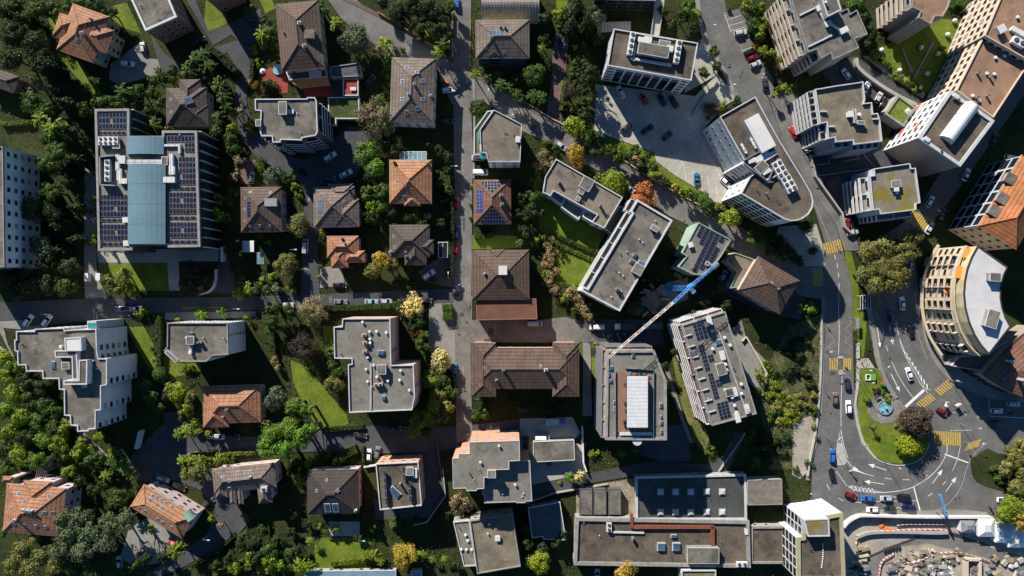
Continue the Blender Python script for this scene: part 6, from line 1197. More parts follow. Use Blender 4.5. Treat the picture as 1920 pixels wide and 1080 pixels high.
g_r, g_b = flat('grey stepped block with salmon walls, upper level', Y5((240, 295), (803, 278), (806, 500), (685, 508), (685, 600), (535, 605), (535, 690), (405, 690), (405, 815), (325, 822), (320, 840), (212, 842), (205, 812), (60, 815), (50, 478), (120, 475), (120, 428), (243, 425)), 18, 'salmon', 'roof_pale', 'trim_white', {'N': 'win', 'W': 'blank'}, dict(floors=6, w=1.6, h=.8), rim=.12, drop=.12, items=[('vent', *Y5(q)[0], .9, .9, 1.0) for q in ((575, 335), (365, 520))] + [('salmon_box', *Y5((490, 645))[0], 2.4, 2.2, 1.4)])
flat('grey stepped block with salmon walls, lower level', Y5((690, 506), (920, 505), (945, 955), (870, 960), (865, 976), (770, 976), (760, 965), (410, 978), (408, 885), (385, 880), (400, 690), (540, 605), (688, 600)), 15.2, 'salmon', 'roof_pale', 'trim_white', {'N': 'blank', 'E': 'win'}, rim=.12, drop=.12, items=[('vent', *Y5((757, 772))[0], .9, .9, 1.0), ('vent', *Y5((848, 870))[0], .5, .5, .6), ('vent', *Y5((615, 880))[0], .4, .4, .6)])
flat('low grey flat garage roof in a blue shaded yard', Y5((958, 292), (1418, 272), (1425, 495), (963, 520)), 3.6, 'concrete', 'roof_gravel', 'trim_white', name='garage', drop=.15, rim=.15, dstyle='blank')
# ---- bottom middle: commercial halls
kr, kb = flat('long flat commercial hall with a brown duct and a white lift house', T[3, 2]((480, 645), (1780, 668), (1790, 1018), (465, 998)), 5, 'concrete', 'roof_brown_gravel', 'concrete', {}, name='commercial_hall', rim=1.0, drop=.8,
     items=[('fans', *T[3, 2]((727, 712))[0], 1.6, 3.0, 1.4), ('beam', *T[3, 2]((870, 752))[0], 10.5, .5, .6, -.02), ('hatch', *T[3, 2]((1120, 862))[0], 2.7, 2.7, 1.0), ('hatch', *T[3, 2]((1233, 862))[0], 2.7, 2.7, 1.0), ('hatch', *T[3, 2]((1213, 782))[0], 2.0, 1.1, .8), ('box', *T[3, 2]((1425, 915))[0], 10.2, 5.0, 2.6, .0), ('fans', *T[3, 2]((1722, 990))[0], 3.6, 1.6, 1.2), ('copper_duct', *T[3, 2]((1210, 710))[0], 26.5, 1.1, 1.0, 0), ('copper_duct', *T[3, 2]((1503, 775))[0], 1.2, 6.4, 1.0), ('copper_duct', *T[3, 2]((897, 665))[0], 1.0, 4.6, 1.0), ('chimney', *T[3, 2]((905, 800))[0], .8, 1.2, 1.6), ('white_box', *T[3, 2]((1755, 745))[0], .8, 1.6, 1.0)])
flat('grey annex roof east of the commercial hall', T[3, 2]((1795, 712), (2052, 710), (2052, 987), (1795, 987)), 4, 'concrete', 'roof_brown_gravel', 'concrete', name='annex', rim=.6)
flat('dark green-grey roofed hall with two rows of square skylights', T[3, 2]((930, 338), (1755, 318), (1762, 660), (932, 660)), 4.2, 'concrete', 'roof_green', 'trim_white', {}, name='commercial_hall', rim=.6, items=[('dome', *T[3, 2]((x, y))[0], 2.2, 2.2, .8) for x in (1115, 1228, 1342, 1462, 1578) for y in (450, 602)])
for x, s in ((555, 'first'), (660, 'middle'), (770, 'last')):
    flat({'first': 'dark ribbed shed nearest the twin street trees', 'middle': 'dark ribbed shed between two equal sheds', 'last': 'dark ribbed shed nearest the green-grey hall'}[s], T[3, 2]((x - 46, 430), (x + 46, 430), (x + 46, 618), (x - 46, 618)), 3.4, 'dark', 'roof_gravel', 'dark', name='shed', cat='shed', drop=.1, rim=.12, dstyle='blank')
flat('low black flat roof with pale edging beside the commercial hall', T[3, 2]((120, 570), (360, 525), (405, 810), (235, 805), (232, 785), (150, 795)), 4.5, 'dark', 'roof_dark', 'trim_white', name='garage', drop=.15, rim=.2)
flat('beige flat roofed house with a dark stain and an east court', F((881, 977), (960, 965), (976, 1062), (895, 1076)), 8.5, 'concrete', 'roof_beige', 'concrete', items=[('white_box', *T[3, 1]((1812, 795))[0], 1.4, 1.4, .8), ('vent', *T[3, 1]((1740, 762))[0], .7, .7, .8), ('chimney', *T[3, 1]((1750, 685))[0], .7, .7, 1.0)], name='flat_roofed_house', cat='house')
flat('narrow grey terrace with white tables beside the beige flat house', F((850, 979), (880, 976), (893, 1061), (870, 1062)), 5.5, 'concrete', 'roof_pale', 'trim_white', name='terrace_wing', drop=.4, items=[('vent', *T[3, 1](q)[0], 1.1, 1.1, .7) for q in ((1572, 772), (1588, 815), (1540, 880), (1618, 882), (1578, 882))])
plain('edge_yellow', (.34, .32, .19), .8)
yr, yb = flat('tall office slab with a yellow-green roof edge and white north wall', T[3, 3]((398, 640), (562, 608), (582, 1110), (225, 1110), (220, 797), (262, 790), (265, 655)), 16, 'white', 'roof_brown_gravel', 'edge_yellow', {'W': 'glass', 'N': 'blank'}, dict(frame='white_paint', bay=3.4), name='office_building', rim=1.0, drop=.6)
poly_block(yr, yb, T[3, 3]((268, 658), (455, 650), (462, 780), (300, 783)), 15.3, 19, 'wall_white', 'roof_moss')
for i in range(12): roof_piece('vent', yr, yb, *T[3, 3]((412 + (i > 6) * (6 - i) * 2, 840 + i * 16))[0], 15.4, .5, .5, .4)
flat('low hall with a rust and grey metal roof beside the white office wall', F((1402, 901), (1466, 899), (1467, 946), (1402, 947)), 5, 'concrete', 'rust_metal', 'concrete', name='annex', drop=.1, rim=.15, dstyle='blank')
plain('blue_sheet', (.16, .27, .36), .5, .1); flat('wide pale blue sheet metal roof at the end of the gardens', F((572, 1071), (742, 1070), (742, 1120), (572, 1120)), 2.5, 'grey', 'blue_sheet', 'trim_white', name='commercial_hall', drop=.1, rim=.15)
flat('short pale blue roof beside the golden tree', F((770, 1071), (790, 1070), (792, 1120), (770, 1120)), 2.5, 'grey', 'blue_sheet', 'trim_white', name='commercial_hall', drop=.1, rim=.15)
flat('small white walled block south of the commercial hall', T[3, 2]((1275, 1040), (1530, 1040), (1530, 1130), (1275, 1130)), 6, 'white', 'roof_moss', 'trim_white', name='annex')
# ================================================================ TREES, SHRUBS, HEDGES
import re
HUE = dict(g1='dark green', g2='green', g3='yellow-green', g4='olive', g5='golden', g6='orange', g7='grey-green', g8='brown', g9='purple-brown', lime='bright green', pale='pale yellow', cedar='grey-green', brown='brown')
KIND = dict(broad='leafy tree', bush='leafy bush', shrub='shrub', conifer='conifer', palm='spiky bush', wispy='thin-leaved tree', cedar='spreading cedar', clipped='clipped shrub')
def grove(label, group, kind, color, spots, h=None):
    tail = re.search(r' (of|in|by|beside|at|along|on|between|above|below|behind|around|round|before|under|north|south|east|west|with|against|near) .*', label).group(0)
    for s in spots:
        k, c = s[3] if len(s) > 3 else kind, s[4] if len(s) > 4 else color; big = s[2] >= (9 if k in ('shrub', 'clipped') else 19)
        lb = HUE[c] + ' ' + KIND[k if k != 'broad' or s[2] > 12 else 'bush'] + tail
        if len(re.findall(r'\w+', lb)) < 16: lb = ('large ' if big else 'small ' if s[2] < 13 else '') + lb
        tree(s[0], s[1], s[2], k, c, lb, group, h)
def one(label, x, y, r, kind, color, h=None): tree(x, y, r, kind, color, label, None, h)
grove('dark conifer of the dense wood beside the orange terracotta villa', 'conifers beside the terracotta villa', 'conifer', 'g1', [(30, 62, 32, 'cedar'), (66, 84, 32, 'cedar'), (22, 108, 28, 'cedar'), (78, 118, 26, 'cedar'), (45, 38, 22), (92, 138, 20), (12, 25, 24), (100, 168, 16), (118, 192, 14)], 13)
grove('round green tree at the back of the terracotta villa', 'trees behind the terracotta villa', 'broad', 'g2', [(70, 15, 22), (100, 22, 18), (52, 32, 16), (130, 8, 16), (28, 8, 18), (180, 8, 18), (205, 22, 14), (158, 6, 14)])
one('dry brown-orange bush by the dark tiled house', 67, 163, 15, 'broad', 'g8')
grove('green garden tree beside the brown forecourt of the dark tiled house', 'trees by the dark tiled house', 'broad', 'g2', [(58, 190, 20), (84, 205, 18), (72, 222, 15, 'palm', 'g3'), (100, 238, 18, 'palm', 'g3'), (88, 258, 18), (120, 225, 16, 'broad', 'g1'), (130, 252, 18, 'broad', 'g1')])
grove('bushy evergreen in the row above the solar office roof', 'evergreens above the solar office', 'broad', 'g2', [(178, 152, 11), (160, 205, 15), (185, 196, 16), (208, 188, 15), (232, 172, 16, 'palm', 'g2'), (228, 195, 14), (258, 172, 15), (262, 192, 15, 'broad', 'g1'), (285, 178, 14), (292, 152, 14), (300, 138, 13, 'palm', 'g2'), (318, 150, 13), (325, 135, 13), (280, 205, 14, 'broad', 'g1'), (252, 212, 13, 'broad', 'g1'), (285, 235, 15, 'palm', 'g2'), (268, 255, 13), (312, 245, 13, 'shrub', 'g4'), (302, 190, 13)])
grove('glossy bush beside the lane behind the dark brown house', 'bushes behind the dark brown house', 'palm', 'g2', [(362, 112, 15), (378, 102, 14), (352, 132, 14), (372, 140, 15, 'broad', 'g1'), (390, 122, 14), (410, 160, 15), (418, 180, 14), (425, 198, 12), (395, 150, 13, 'broad', 'g1'), (408, 222, 12), (402, 245, 11)])
grove('yellow-green shrub along the lane by the maroon block', 'yellow shrubs along the lane', 'shrub', 'g3', [(478, 94, 9, 'shrub', 'g5'), (474, 158, 11, 'shrub', 'g5'), (470, 237, 12), (435, 240, 15), (428, 262, 15, 'broad', 'g2'), (438, 282, 14, 'broad', 'g2'), (452, 208, 13, 'wispy', 'g8'), (485, 118, 9), (448, 302, 12, 'wispy', 'g8')])
grove('leafy tree beside the red terrace of the brown hipped house', 'trees by the red terrace', 'broad', 'g2', [(505, 58, 17), (492, 78, 15), (500, 40, 14), (512, 84, 12), (490, 62, 14, 'palm', 'g3'), (470, 20, 12), (628, 44, 12, 'palm', 'g3'), (608, 20, 10), (602, 8, 9)])
one('dark cone-shaped cypress on the red terrace', 501, 162, 17, 'conifer', 'g1', 9)
one('big grey-green pine with a soft crown beside the diagonal street', 668, 72, 36, 'broad', 'g7', 12); one('sparse grey bush beside the grey-green pine', 708, 92, 14, 'wispy', 'g8')
grove('shrub in the hedge row west of the house with blue roof windows', 'shrubs west of the white corniced house', 'shrub', 'g2', [(722, 80, 13, 'palm', 'g3'), (728, 104, 12), (740, 92, 10, 'shrub', 'g4'), (726, 122, 10), (722, 140, 9), (724, 160, 10), (722, 178, 10), (722, 196, 9), (712, 188, 9, 'palm', 'lime'), (755, 96, 9), (720, 212, 9)])
one('large brown-olive feathery tree beside the maroon striped block', 702, 218, 39, 'wispy', 'brown', 11); one('olive half of the feathery tree pair by the maroon block', 722, 232, 22, 'wispy', 'g4', 10)
grove('dark garden tree in the walled garden above the diagonal street', 'trees of the walled garden', 'broad', 'g1', [(748, 22, 22), (778, 12, 22), (808, 22, 22), (835, 30, 18), (790, 45, 18), (815, 52, 18), (765, 45, 16), (840, 62, 14), (830, 84, 13, 'palm', 'g2'), (822, 98, 12, 'palm', 'g3'), (838, 96, 12), (788, 70, 12), (845, 10, 12, 'broad', 'g2'), (720, 5, 14)])
one('round clipped dark green tree at the street corner', 897, 204, 20, 'broad', 'g2', 7)
grove('palm-like shrub in front of the balconied grey-brown villa', 'shrubs before the balconied villa', 'palm', 'g2', [(890, 138, 10, 'palm', 'g3'), (905, 132, 9), (912, 146, 10), (938, 158, 11), (955, 166, 10), (970, 178, 10), (982, 190, 14, 'broad', 'g1'), (1008, 196, 13, 'broad', 'g1'), (965, 150, 10, 'broad', 'g1'), (1016, 182, 12), (930, 140, 8), (1000, 178, 12)])
one('big round green tree beside the red-brown driveway', 1000, 143, 27, 'broad', 'g2', 9)
grove('tall dark conifer north of the office with rooftop fans', 'dark conifers north of the fan office', 'conifer', 'g1', [(1082, 18, 26), (1072, 48, 20), (1100, 40, 20)], 15)
grove('green tree beside the dark conifers and the timber pergola', 'trees beside the dark conifers', 'broad', 'g2', [(1048, 22, 15, 'broad', 'g3'), (1052, 45, 14), (1115, 36, 18, 'broad', 'g7'), (1022, 30, 16, 'broad', 'g1'), (1120, 12, 14, 'broad', 'g1'), (1018, 80, 14, 'broad', 'g1'), (1016, 90, 9, 'palm', 'g3'), (1118, 70, 14, 'broad', 'g1')])
grove('rounded shrub between the driveway and the fan office', 'shrubs along the driveway', 'shrub', 'g2', [(1077, 118, 9, 'shrub', 'g2'), (1074, 136, 9), (1085, 128, 8), (1080, 155, 8), (1085, 145, 8), (1068, 172, 17, 'wispy', 'g9'), (1090, 172, 12, 'broad', 'g1'), (1062, 198, 10), (1075, 205, 10, 'shrub', 'g3'), (1088, 198, 10), (1098, 150, 12, 'broad', 'g1'), (1095, 110, 14, 'broad', 'g1'), (1110, 180, 12, 'broad', 'g1'), (1085, 85, 14, 'broad', 'g1')])
grove('tall tree on the dark bank west of the parking lot', 'tall trees west of the parking lot', 'broad', 'g1', [(1098, 150, 15), (1104, 185, 15), (1100, 215, 15), (1106, 128, 14)], 12)
one('broad yellow-green tree below the red-brown driveway', 1078, 238, 24, 'broad', 'g3', 7); one('green tree beside the yellow-green tree at the lot corner', 1108, 258, 19, 'broad', 'g2', 6); one('low grey-green conifer at the lawn of the parking lot', 1128, 258, 13, 'conifer', 'g7', 6)
grove('garden tree by the curved concrete path and the main street', 'trees by the curved path', 'broad', 'g2', [(1290, 14, 16), (1302, 30, 13, 'clipped', 'g3'), (1280, 32, 14, 'broad', 'g1'), (1300, 52, 13, 'broad', 'g1'), (1245, 20, 12, 'broad', 'g1'), (1262, 45, 11, 'conifer', 'g1')])
grove('round street tree between the fan office and the main street', 'street trees by the fan office', 'broad', 'g2', [(1339, 96, 11), (1344, 122, 11, 'broad', 'g1'), (1322, 136, 12)])
one('dark red-brown bush beside the round nosed office', 1335, 207, 20, 'wispy', 'g9', 4); one('bright shrub beside the dark red-brown bush', 1357, 198, 11, 'shrub', 'g3', 2.5); one('small green shrub on the pale forecourt', 1381, 189, 9, 'shrub', 'g2', 2)
one('small round bush on the parking strip', 1367, 18, 6, 'shrub', 'g2', 2)
grove('yellow-green garden shrub beside the white banded tower', 'shrubs below the banded tower', 'broad', 'g3', [(1398, 8, 14), (1412, 22, 14, 'broad', 'g2'), (1428, 18, 12), (1410, 48, 13, 'broad', 'g2'), (1425, 60, 13), (1435, 42, 11), (1422, 82, 12, 'shrub', 'g5'), (1432, 98, 12), (1442, 118, 10, 'shrub', 'g2'), (1450, 98, 9), (1462, 112, 8), (1470, 165, 9), (1478, 172, 8), (1452, 178, 8), (1490, 160, 8, 'shrub', 'g2')])
grove('dark tree in the gap between the banded tower and the pink roofed tower', 'trees between the two towers', 'broad', 'g1', [(1605, 10, 18, 'broad', 'g2'), (1625, 30, 16), (1612, 45, 16), (1635, 60, 14), (1595, 0, 14, 'broad', 'g3'), (1632, 80, 12)])
grove('clipped bright hedge shrub along the lawn with white spheres', 'hedge shrubs along the sphere lawn', 'shrub', 'g3', [(1640, 108, 12, 'shrub', 'g3'), (1652, 112, 10), (1660, 120, 8, 'shrub', 'g2'), (1670, 130, 8, 'shrub', 'g2'), (1678, 138, 8), (1688, 146, 9), (1698, 152, 9), (1706, 160, 8, 'shrub', 'g2'), (1715, 165, 8), (1724, 172, 6, 'shrub', 'g2'), (1768, 90, 7, 'shrub', 'g5')])
grove('green bush on the lawn behind the pink roofed tower', 'bushes behind the pink roofed tower', 'shrub', 'g2', [(1795, 8, 10), (1808, 16, 9), (1822, 4, 8), (1785, 12, 8)])
one('orange-gold tree at the street side of the flat terrace house', 1078, 288, 21, 'broad', 'g5', 7); one('golden-orange lower tree touching the flat terrace house', 1085, 303, 14, 'broad', 'g6', 6)
one('large yellow-olive tree overhanging the flat terrace house roof', 1152, 340, 32, 'broad', 'g3', 9); one('orange-red autumn tree beside the diagonal street', 1207, 367, 24, 'broad', 'g6', 8)
grove('hedge shrub on the bank between the street and the parking lot', 'bank shrubs beside the parking lot', 'broad', 'g2', [(1118, 285, 12, 'broad', 'g1'), (1130, 278, 12), (1145, 285, 13), (1158, 278, 12, 'shrub', 'g3'), (1160, 298, 13), (1178, 292, 13), (1192, 282, 12), (1195, 302, 13, 'broad', 'g8'), (1210, 296, 13), (1205, 315, 11, 'shrub', 'g2'), (1222, 312, 13), (1228, 326, 13, 'broad', 'g3'), (1243, 332, 11, 'broad', 'g8'), (1252, 342, 9, 'shrub', 'g2')])
one('golden shrub on the bank above the autumn tree', 1266, 350, 12, 'shrub', 'g5', 3)
grove('leafy roadside tree on the bank before the round nosed office', 'roadside trees before the round nosed office', 'broad', 'g2', [(1284, 360, 12, 'broad', 'g3'), (1300, 368, 12), (1322, 378, 19), (1345, 392, 13, 'shrub', 'g3'), (1370, 408, 22, 'broad', 'g3'), (1418, 445, 20, 'broad', 'g2'), (1442, 455, 14, 'broad', 'g1'), (1335, 398, 10)])
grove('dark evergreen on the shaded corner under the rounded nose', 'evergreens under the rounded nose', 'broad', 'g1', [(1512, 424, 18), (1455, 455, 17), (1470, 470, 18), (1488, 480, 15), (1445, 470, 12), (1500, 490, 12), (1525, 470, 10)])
grove('dry beige bush west of the flat terrace house', 'dry bushes west of the terrace house', 'wispy', 'g8', [(1018, 292, 15), (1030, 305, 12), (1008, 310, 12)], 3)
grove('dark shrub in the hollow beside the flat terrace house', 'dark shrubs in the hollow', 'broad', 'g1', [(992, 345, 14), (1002, 365, 16, 'broad', 'g2'), (982, 372, 14), (996, 395, 16), (1012, 402, 12), (985, 405, 12), (1006, 426, 9, 'shrub', 'g2'), (1000, 330, 12), (985, 430, 10), (1030, 270, 10, 'shrub', 'g2'), (1040, 282, 9, 'shrub', 'g2'), (1100, 285, 10, 'shrub', 'g2'), (1110, 325, 7, 'shrub', 'g2')])
grove('dry leafless thicket along the bright lawn of the slanting block', 'dry thicket along the lawn', 'wispy', 'g8', [(1028, 452, 15), (1034, 472, 15), (1026, 490, 15), (1036, 508, 15), (1030, 528, 14), (1040, 545, 12), (1072, 548, 15), (1085, 562, 17), (1096, 580, 15), (1105, 594, 12), (1012, 448, 10, 'shrub', 'g3'), (1048, 462, 9, 'shrub', 'g2'), (1060, 560, 10, 'shrub', 'g3'), (1078, 582, 11, 'shrub', 'g2'), (1024, 515, 8, 'shrub', 'g3')], 3.5)
one('pale green spiky conifer beside the crane site', 1197, 578, 17, 'conifer', 'cedar', 9)
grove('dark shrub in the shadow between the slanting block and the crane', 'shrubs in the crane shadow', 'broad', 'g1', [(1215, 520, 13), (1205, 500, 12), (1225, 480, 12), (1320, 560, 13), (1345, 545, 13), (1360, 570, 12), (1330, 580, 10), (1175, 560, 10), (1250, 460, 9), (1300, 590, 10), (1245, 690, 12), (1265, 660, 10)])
grove('olive plane tree of the group at the junction', 'plane trees at the junction', 'broad', 'g4', [(1628, 472, 24), (1662, 462, 24), (1690, 455, 22), (1715, 442, 17), (1652, 500, 27), (1622, 515, 22), (1682, 490, 26), (1705, 470, 20), (1670, 525, 22), (1640, 535, 18), (1690, 520, 18)], 11)
one('dark copper-purple round tree on the roundabout island', 1718, 795, 37, 'broad', 'g9', 9); one('bright yellow-green tree on the roundabout island', 1702, 838, 27, 'broad', 'g3', 7)
grove('green shrub planted at the fountain', 'shrubs at the fountain', 'shrub', 'g2', [(1628, 752, 9), (1664, 746, 9, 'shrub', 'g3'), (1657, 738, 6)], 2)
one('dark small bush behind the fountain', 1642, 733, 8, 'shrub', 'g9', 2); one('thin olive sapling on the island lawn', 1638, 800, 8, 'wispy', 'g4', 4)
one('bright lime bush by the side road', 1524, 576, 15, 'broad', 'lime', 4); one('dry olive bush beside the bright lime bush', 1500, 578, 11, 'wispy', 'g4', 3)
grove('yellow-green bush on the wild slope beside the leaning grey block', 'bushes of the wild slope', 'wispy', 'g3', [(1436, 685, 13), (1448, 700, 13, 'broad', 'g2'), (1432, 715, 13), (1452, 722, 14), (1440, 740, 14), (1462, 738, 14), (1478, 752, 14), (1455, 760, 14, 'broad', 'g4'), (1475, 775, 14), (1490, 765, 13, 'broad', 'g4'), (1445, 782, 14, 'broad', 'g2'), (1465, 792, 14), (1484, 788, 12), (1500, 748, 12, 'shrub', 'g4'), (1512, 762, 11, 'shrub', 'g4'), (1525, 742, 11, 'shrub', 'g4'), (1530, 768, 10, 'shrub', 'g2'), (1495, 780, 10), (1420, 730, 10), (1422, 700, 10)], 2.2)
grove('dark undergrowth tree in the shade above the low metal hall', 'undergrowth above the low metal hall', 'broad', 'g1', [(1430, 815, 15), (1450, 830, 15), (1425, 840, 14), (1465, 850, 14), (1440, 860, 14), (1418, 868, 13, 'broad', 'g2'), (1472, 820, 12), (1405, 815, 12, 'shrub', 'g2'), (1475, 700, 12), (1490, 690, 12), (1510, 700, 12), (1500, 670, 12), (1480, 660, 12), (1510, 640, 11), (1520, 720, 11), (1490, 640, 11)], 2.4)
grove('low green shrub on the pale waste ground', 'shrubs on the waste ground', 'shrub', 'g2', [(1518, 872, 10), (1492, 880, 8), (1525, 800, 7, 'shrub', 'g4'), (1532, 820, 6, 'shrub', 'g4')], 1.8)
grove('large olive-yellow tree at the corner of the road works', 'trees at the road works', 'broad', 'g3', [(1898, 945, 26, 'broad', 'g3'), (1882, 962, 20, 'broad', 'g3'), (1915, 975, 22, 'broad', 'g5'), (1905, 915, 18, 'broad', 'g4'), (1925, 940, 20, 'broad', 'g4')], 10)
grove('olive tree on the grassy bank beside the hedge of the roundabout', 'trees on the grassy bank', 'broad', 'g4', [(1902, 858, 22), (1918, 885, 20), (1888, 880, 16), (1922, 838, 20)], 8)
grove('low shrub on the grassy bank', 'shrubs on the grassy bank', 'shrub', 'g2', [(1862, 878, 8), (1875, 895, 8), (1880, 905, 8), (1868, 898, 6), (1890, 908, 9)], 2)
# west side, by the solar office
grove('dark spreading conifer between the white slab and the solar office', 'conifers beside the solar office', 'cedar', 'g1', [(108, 285, 21, 'broad', 'g2'), (92, 312, 20, 'broad', 'g2'), (122, 318, 18, 'conifer', 'g1'), (98, 360, 22, 'broad', 'g2'), (130, 345, 16, 'conifer', 'g1'), (58, 392, 27, 'cedar', 'g2'), (95, 398, 22, 'cedar', 'g1'), (118, 425, 20, 'conifer', 'g1'), (76, 462, 22, 'broad', 'g7'), (110, 470, 20, 'conifer', 'g1'), (88, 492, 20, 'broad', 'g1'), (128, 500, 20, 'broad', 'g1'), (22, 518, 24, 'broad', 'g1'), (58, 522, 22, 'broad', 'g1'), (92, 532, 20, 'broad', 'g1'), (125, 538, 18, 'broad', 'g2'), (140, 300, 14, 'conifer', 'g1'), (30, 548, 16, 'broad', 'g1'), (140, 390, 12, 'conifer', 'g1'), (138, 450, 12, 'conifer', 'g1')], 11)
grove('small bright shrub at the west wall of the solar office', 'shrubs at the west wall of the solar office', 'shrub', 'g3', [(176, 322, 7), (176, 376, 8), (174, 395, 8, 'shrub', 'g2'), (178, 438, 8), (174, 456, 9)], 3)
grove('garden tree on the shaded lawn before the solar office', 'trees before the solar office', 'broad', 'g4', [(205, 528, 16), (228, 520, 18), (215, 545, 14), (240, 540, 14, 'broad', 'g3'), (362, 505, 18, 'broad', 'g9'), (385, 518, 17, 'broad', 'g1'), (350, 528, 16, 'broad', 'g1'), (372, 540, 15, 'broad', 'g9'), (255, 550, 10, 'shrub', 'g3')])
grove('shrub in the garden east of the solar office', 'shrubs east of the solar office', 'broad', 'g2', [(412, 372, 13, 'broad', 'g3'), (426, 380, 11, 'broad', 'g2'), (408, 402, 14, 'broad', 'g3'), (425, 410, 12), (438, 360, 11), (440, 330, 12, 'wispy', 'g8'), (430, 425, 11, 'broad', 'g1'), (420, 340, 12, 'broad', 'g1'), (418, 310, 12, 'broad', 'g1'), (440, 455, 12, 'broad', 'g1'), (428, 470, 12, 'broad', 'g1'), (445, 480, 11, 'broad', 'g1'), (440, 505, 12, 'broad', 'g1')])
one('lime-yellow bush at the west street corner', 458, 543, 21, 'broad', 'g3', 5)
grove('garden bush below the white tent in the shaded garden', 'bushes of the shaded garden', 'broad', 'g2', [(488, 528, 11, 'shrub', 'g3'), (508, 518, 11, 'shrub', 'g3'), (518, 540, 15, 'shrub', 'g7'), (500, 545, 11), (480, 545, 10), (505, 455, 9, 'shrub', 'lime'), (488, 440, 9, 'broad', 'g1'), (548, 540, 12, 'shrub', 'g4')])
one('olive-yellow tree in the shaded garden beside the lane', 536, 496, 27, 'broad', 'g4', 8); one('round olive tree beside the grey-brown house', 557, 421, 28, 'broad', 'g4', 8)
one('blue-grey round tree beside the brown house with box dormer', 513, 330, 20, 'broad', 'g7', 6)
grove('yellow hedge shrub along the lane bend', 'shrubs at the lane bend', 'shrub', 'g3', [(486, 312, 8), (493, 302, 8, 'shrub', 'g2'), (540, 335, 9, 'shrub', 'g2'), (555, 350, 12), (560, 364, 9), (550, 325, 7, 'shrub', 'g2'), (605, 435, 8, 'shrub', 'g3'), (598, 450, 6, 'shrub', 'g2'), (600, 500, 8, 'shrub', 'g2'), (600, 520, 8, 'shrub', 'g3')], 2.5)
one('bright green feathery tree beside the lane', 690, 285, 27, 'broad', 'lime', 9); one('lower bright green tree touching the orange house', 705, 316, 20, 'broad', 'lime', 8)
grove('garden tree between the brown house and the orange house', 'trees between the two houses', 'broad', 'g2', [(688, 362, 16), (708, 365, 16), (722, 352, 13), (700, 390, 15, 'broad', 'g3'), (718, 385, 14), (690, 405, 12), (705, 412, 12, 'broad', 'g1'), (730, 400, 12, 'broad', 'g1'), (690, 335, 12, 'broad', 'g1'), (740, 280, 14, 'broad', 'g1'), (728, 268, 12, 'broad', 'g1')])
grove('garden shrub between the orange house and the street', 'shrubs along the street by the orange house', 'broad', 'g2', [(838, 295, 13, 'broad', 'g1'), (826, 282, 12, 'broad', 'g1'), (825, 340, 9), (840, 355, 9), (832, 375, 9, 'shrub', 'g2'), (782, 402, 11), (802, 405, 9, 'broad', 'g8'), (840, 402, 8, 'shrub', 'g2'), (828, 418, 10, 'broad', 'g1'), (765, 408, 10, 'broad', 'g1'), (805, 270, 10, 'broad', 'g1'), (838, 320, 10, 'broad', 'g1'), (790, 420, 10, 'broad', 'g1'), (740, 425, 9, 'broad', 'g1')])
one('yellow-gold topped tree by the dark brown house', 716, 488, 19, 'broad', 'g5', 8); one('grey-olive tree under the yellow-gold tree', 700, 508, 20, 'broad', 'g4', 7); one('dull green tree right of the yellow-gold tree', 738, 502, 14, 'broad', 'g4', 6)
grove('small clipped shrub by the entrance of the dark brown house', 'shrubs by the dark brown house', 'shrub', 'g2', [(838, 513, 7), (846, 505, 6), (815, 525, 8), (765, 536, 9), (745, 530, 8, 'shrub', 'g1'), (660, 500, 8), (680, 430, 8, 'shrub', 'g1')], 2)
grove('shrub in the side garden of the solar pyramid house', 'shrubs by the solar pyramid house', 'broad', 'g2', [(975, 455, 10), (985, 440, 9), (885, 350, 6, 'shrub', 'g3'), (884, 385, 6, 'shrub', 'g2'), (884, 410, 6, 'shrub', 'g2'), (970, 400, 10, 'broad', 'g1'), (972, 430, 9, 'broad', 'g1'), (968, 350, 8, 'broad', 'g1')])
# south-west
grove('broad tree of the green wood below the white stepped building', 'trees of the south-west wood', 'broad', 'g2', [(10, 672, 18, 'broad', 'g3'), (28, 690, 18, 'broad', 'lime'), (14, 705, 18, 'broad', 'g3'), (52, 712, 19, 'broad', 'g1'), (75, 728, 18, 'broad', 'g1'), (30, 735, 20, 'broad', 'g3'), (58, 752, 20), (88, 762, 20), (12, 770, 20, 'broad', 'lime'), (40, 782, 20, 'broad', 'g3'), (70, 790, 20), (100, 800, 18), (20, 808, 20, 'broad', 'g3'), (50, 820, 20, 'broad', 'g1'), (82, 825, 20, 'broad', 'lime'), (112, 832, 18, 'broad', 'g3'), (10, 840, 20), (35, 855, 20, 'broad', 'g3'), (65, 862, 20, 'broad', 'lime'), (95, 865, 18, 'broad', 'g1'), (122, 800, 16, 'broad', 'g3'), (8, 880, 18), (128, 882, 13, 'broad', 'g3'), (100, 770, 16), (60, 690, 14, 'broad', 'g1'), (120, 850, 15)], 7)
grove('yellow-green tree along the footpath of the wood', 'trees along the wood footpath', 'broad', 'g3', [(150, 832, 15), (148, 852, 14), (172, 858, 16, 'broad', 'g2'), (190, 862, 15, 'broad', 'g2'), (165, 842, 12), (185, 820, 11), (212, 852, 11, 'palm', 'g3'), (210, 872, 13, 'palm', 'g2'), (232, 876, 14, 'palm', 'lime'), (245, 890, 12, 'palm', 'g3'), (198, 892, 11, 'palm', 'g3'), (222, 925, 14, 'broad', 'g2'), (212, 940, 12, 'palm', 'g2'), (230, 935, 11), (180, 880, 12, 'broad', 'g1'), (195, 910, 13, 'broad', 'g1'), (160, 870, 11, 'broad', 'g1'), (175, 920, 13, 'broad', 'g1'), (145, 905, 12, 'broad', 'g1')])
grove('spreading dark cedar between the two orange roofed houses', 'cedars between the orange houses', 'cedar', 'cedar', [(112, 975, 24), (148, 970, 26), (125, 1005, 27), (168, 998, 26), (205, 985, 24), (235, 975, 22), (195, 1020, 22), (150, 1035, 24), (110, 1035, 22)], 12)
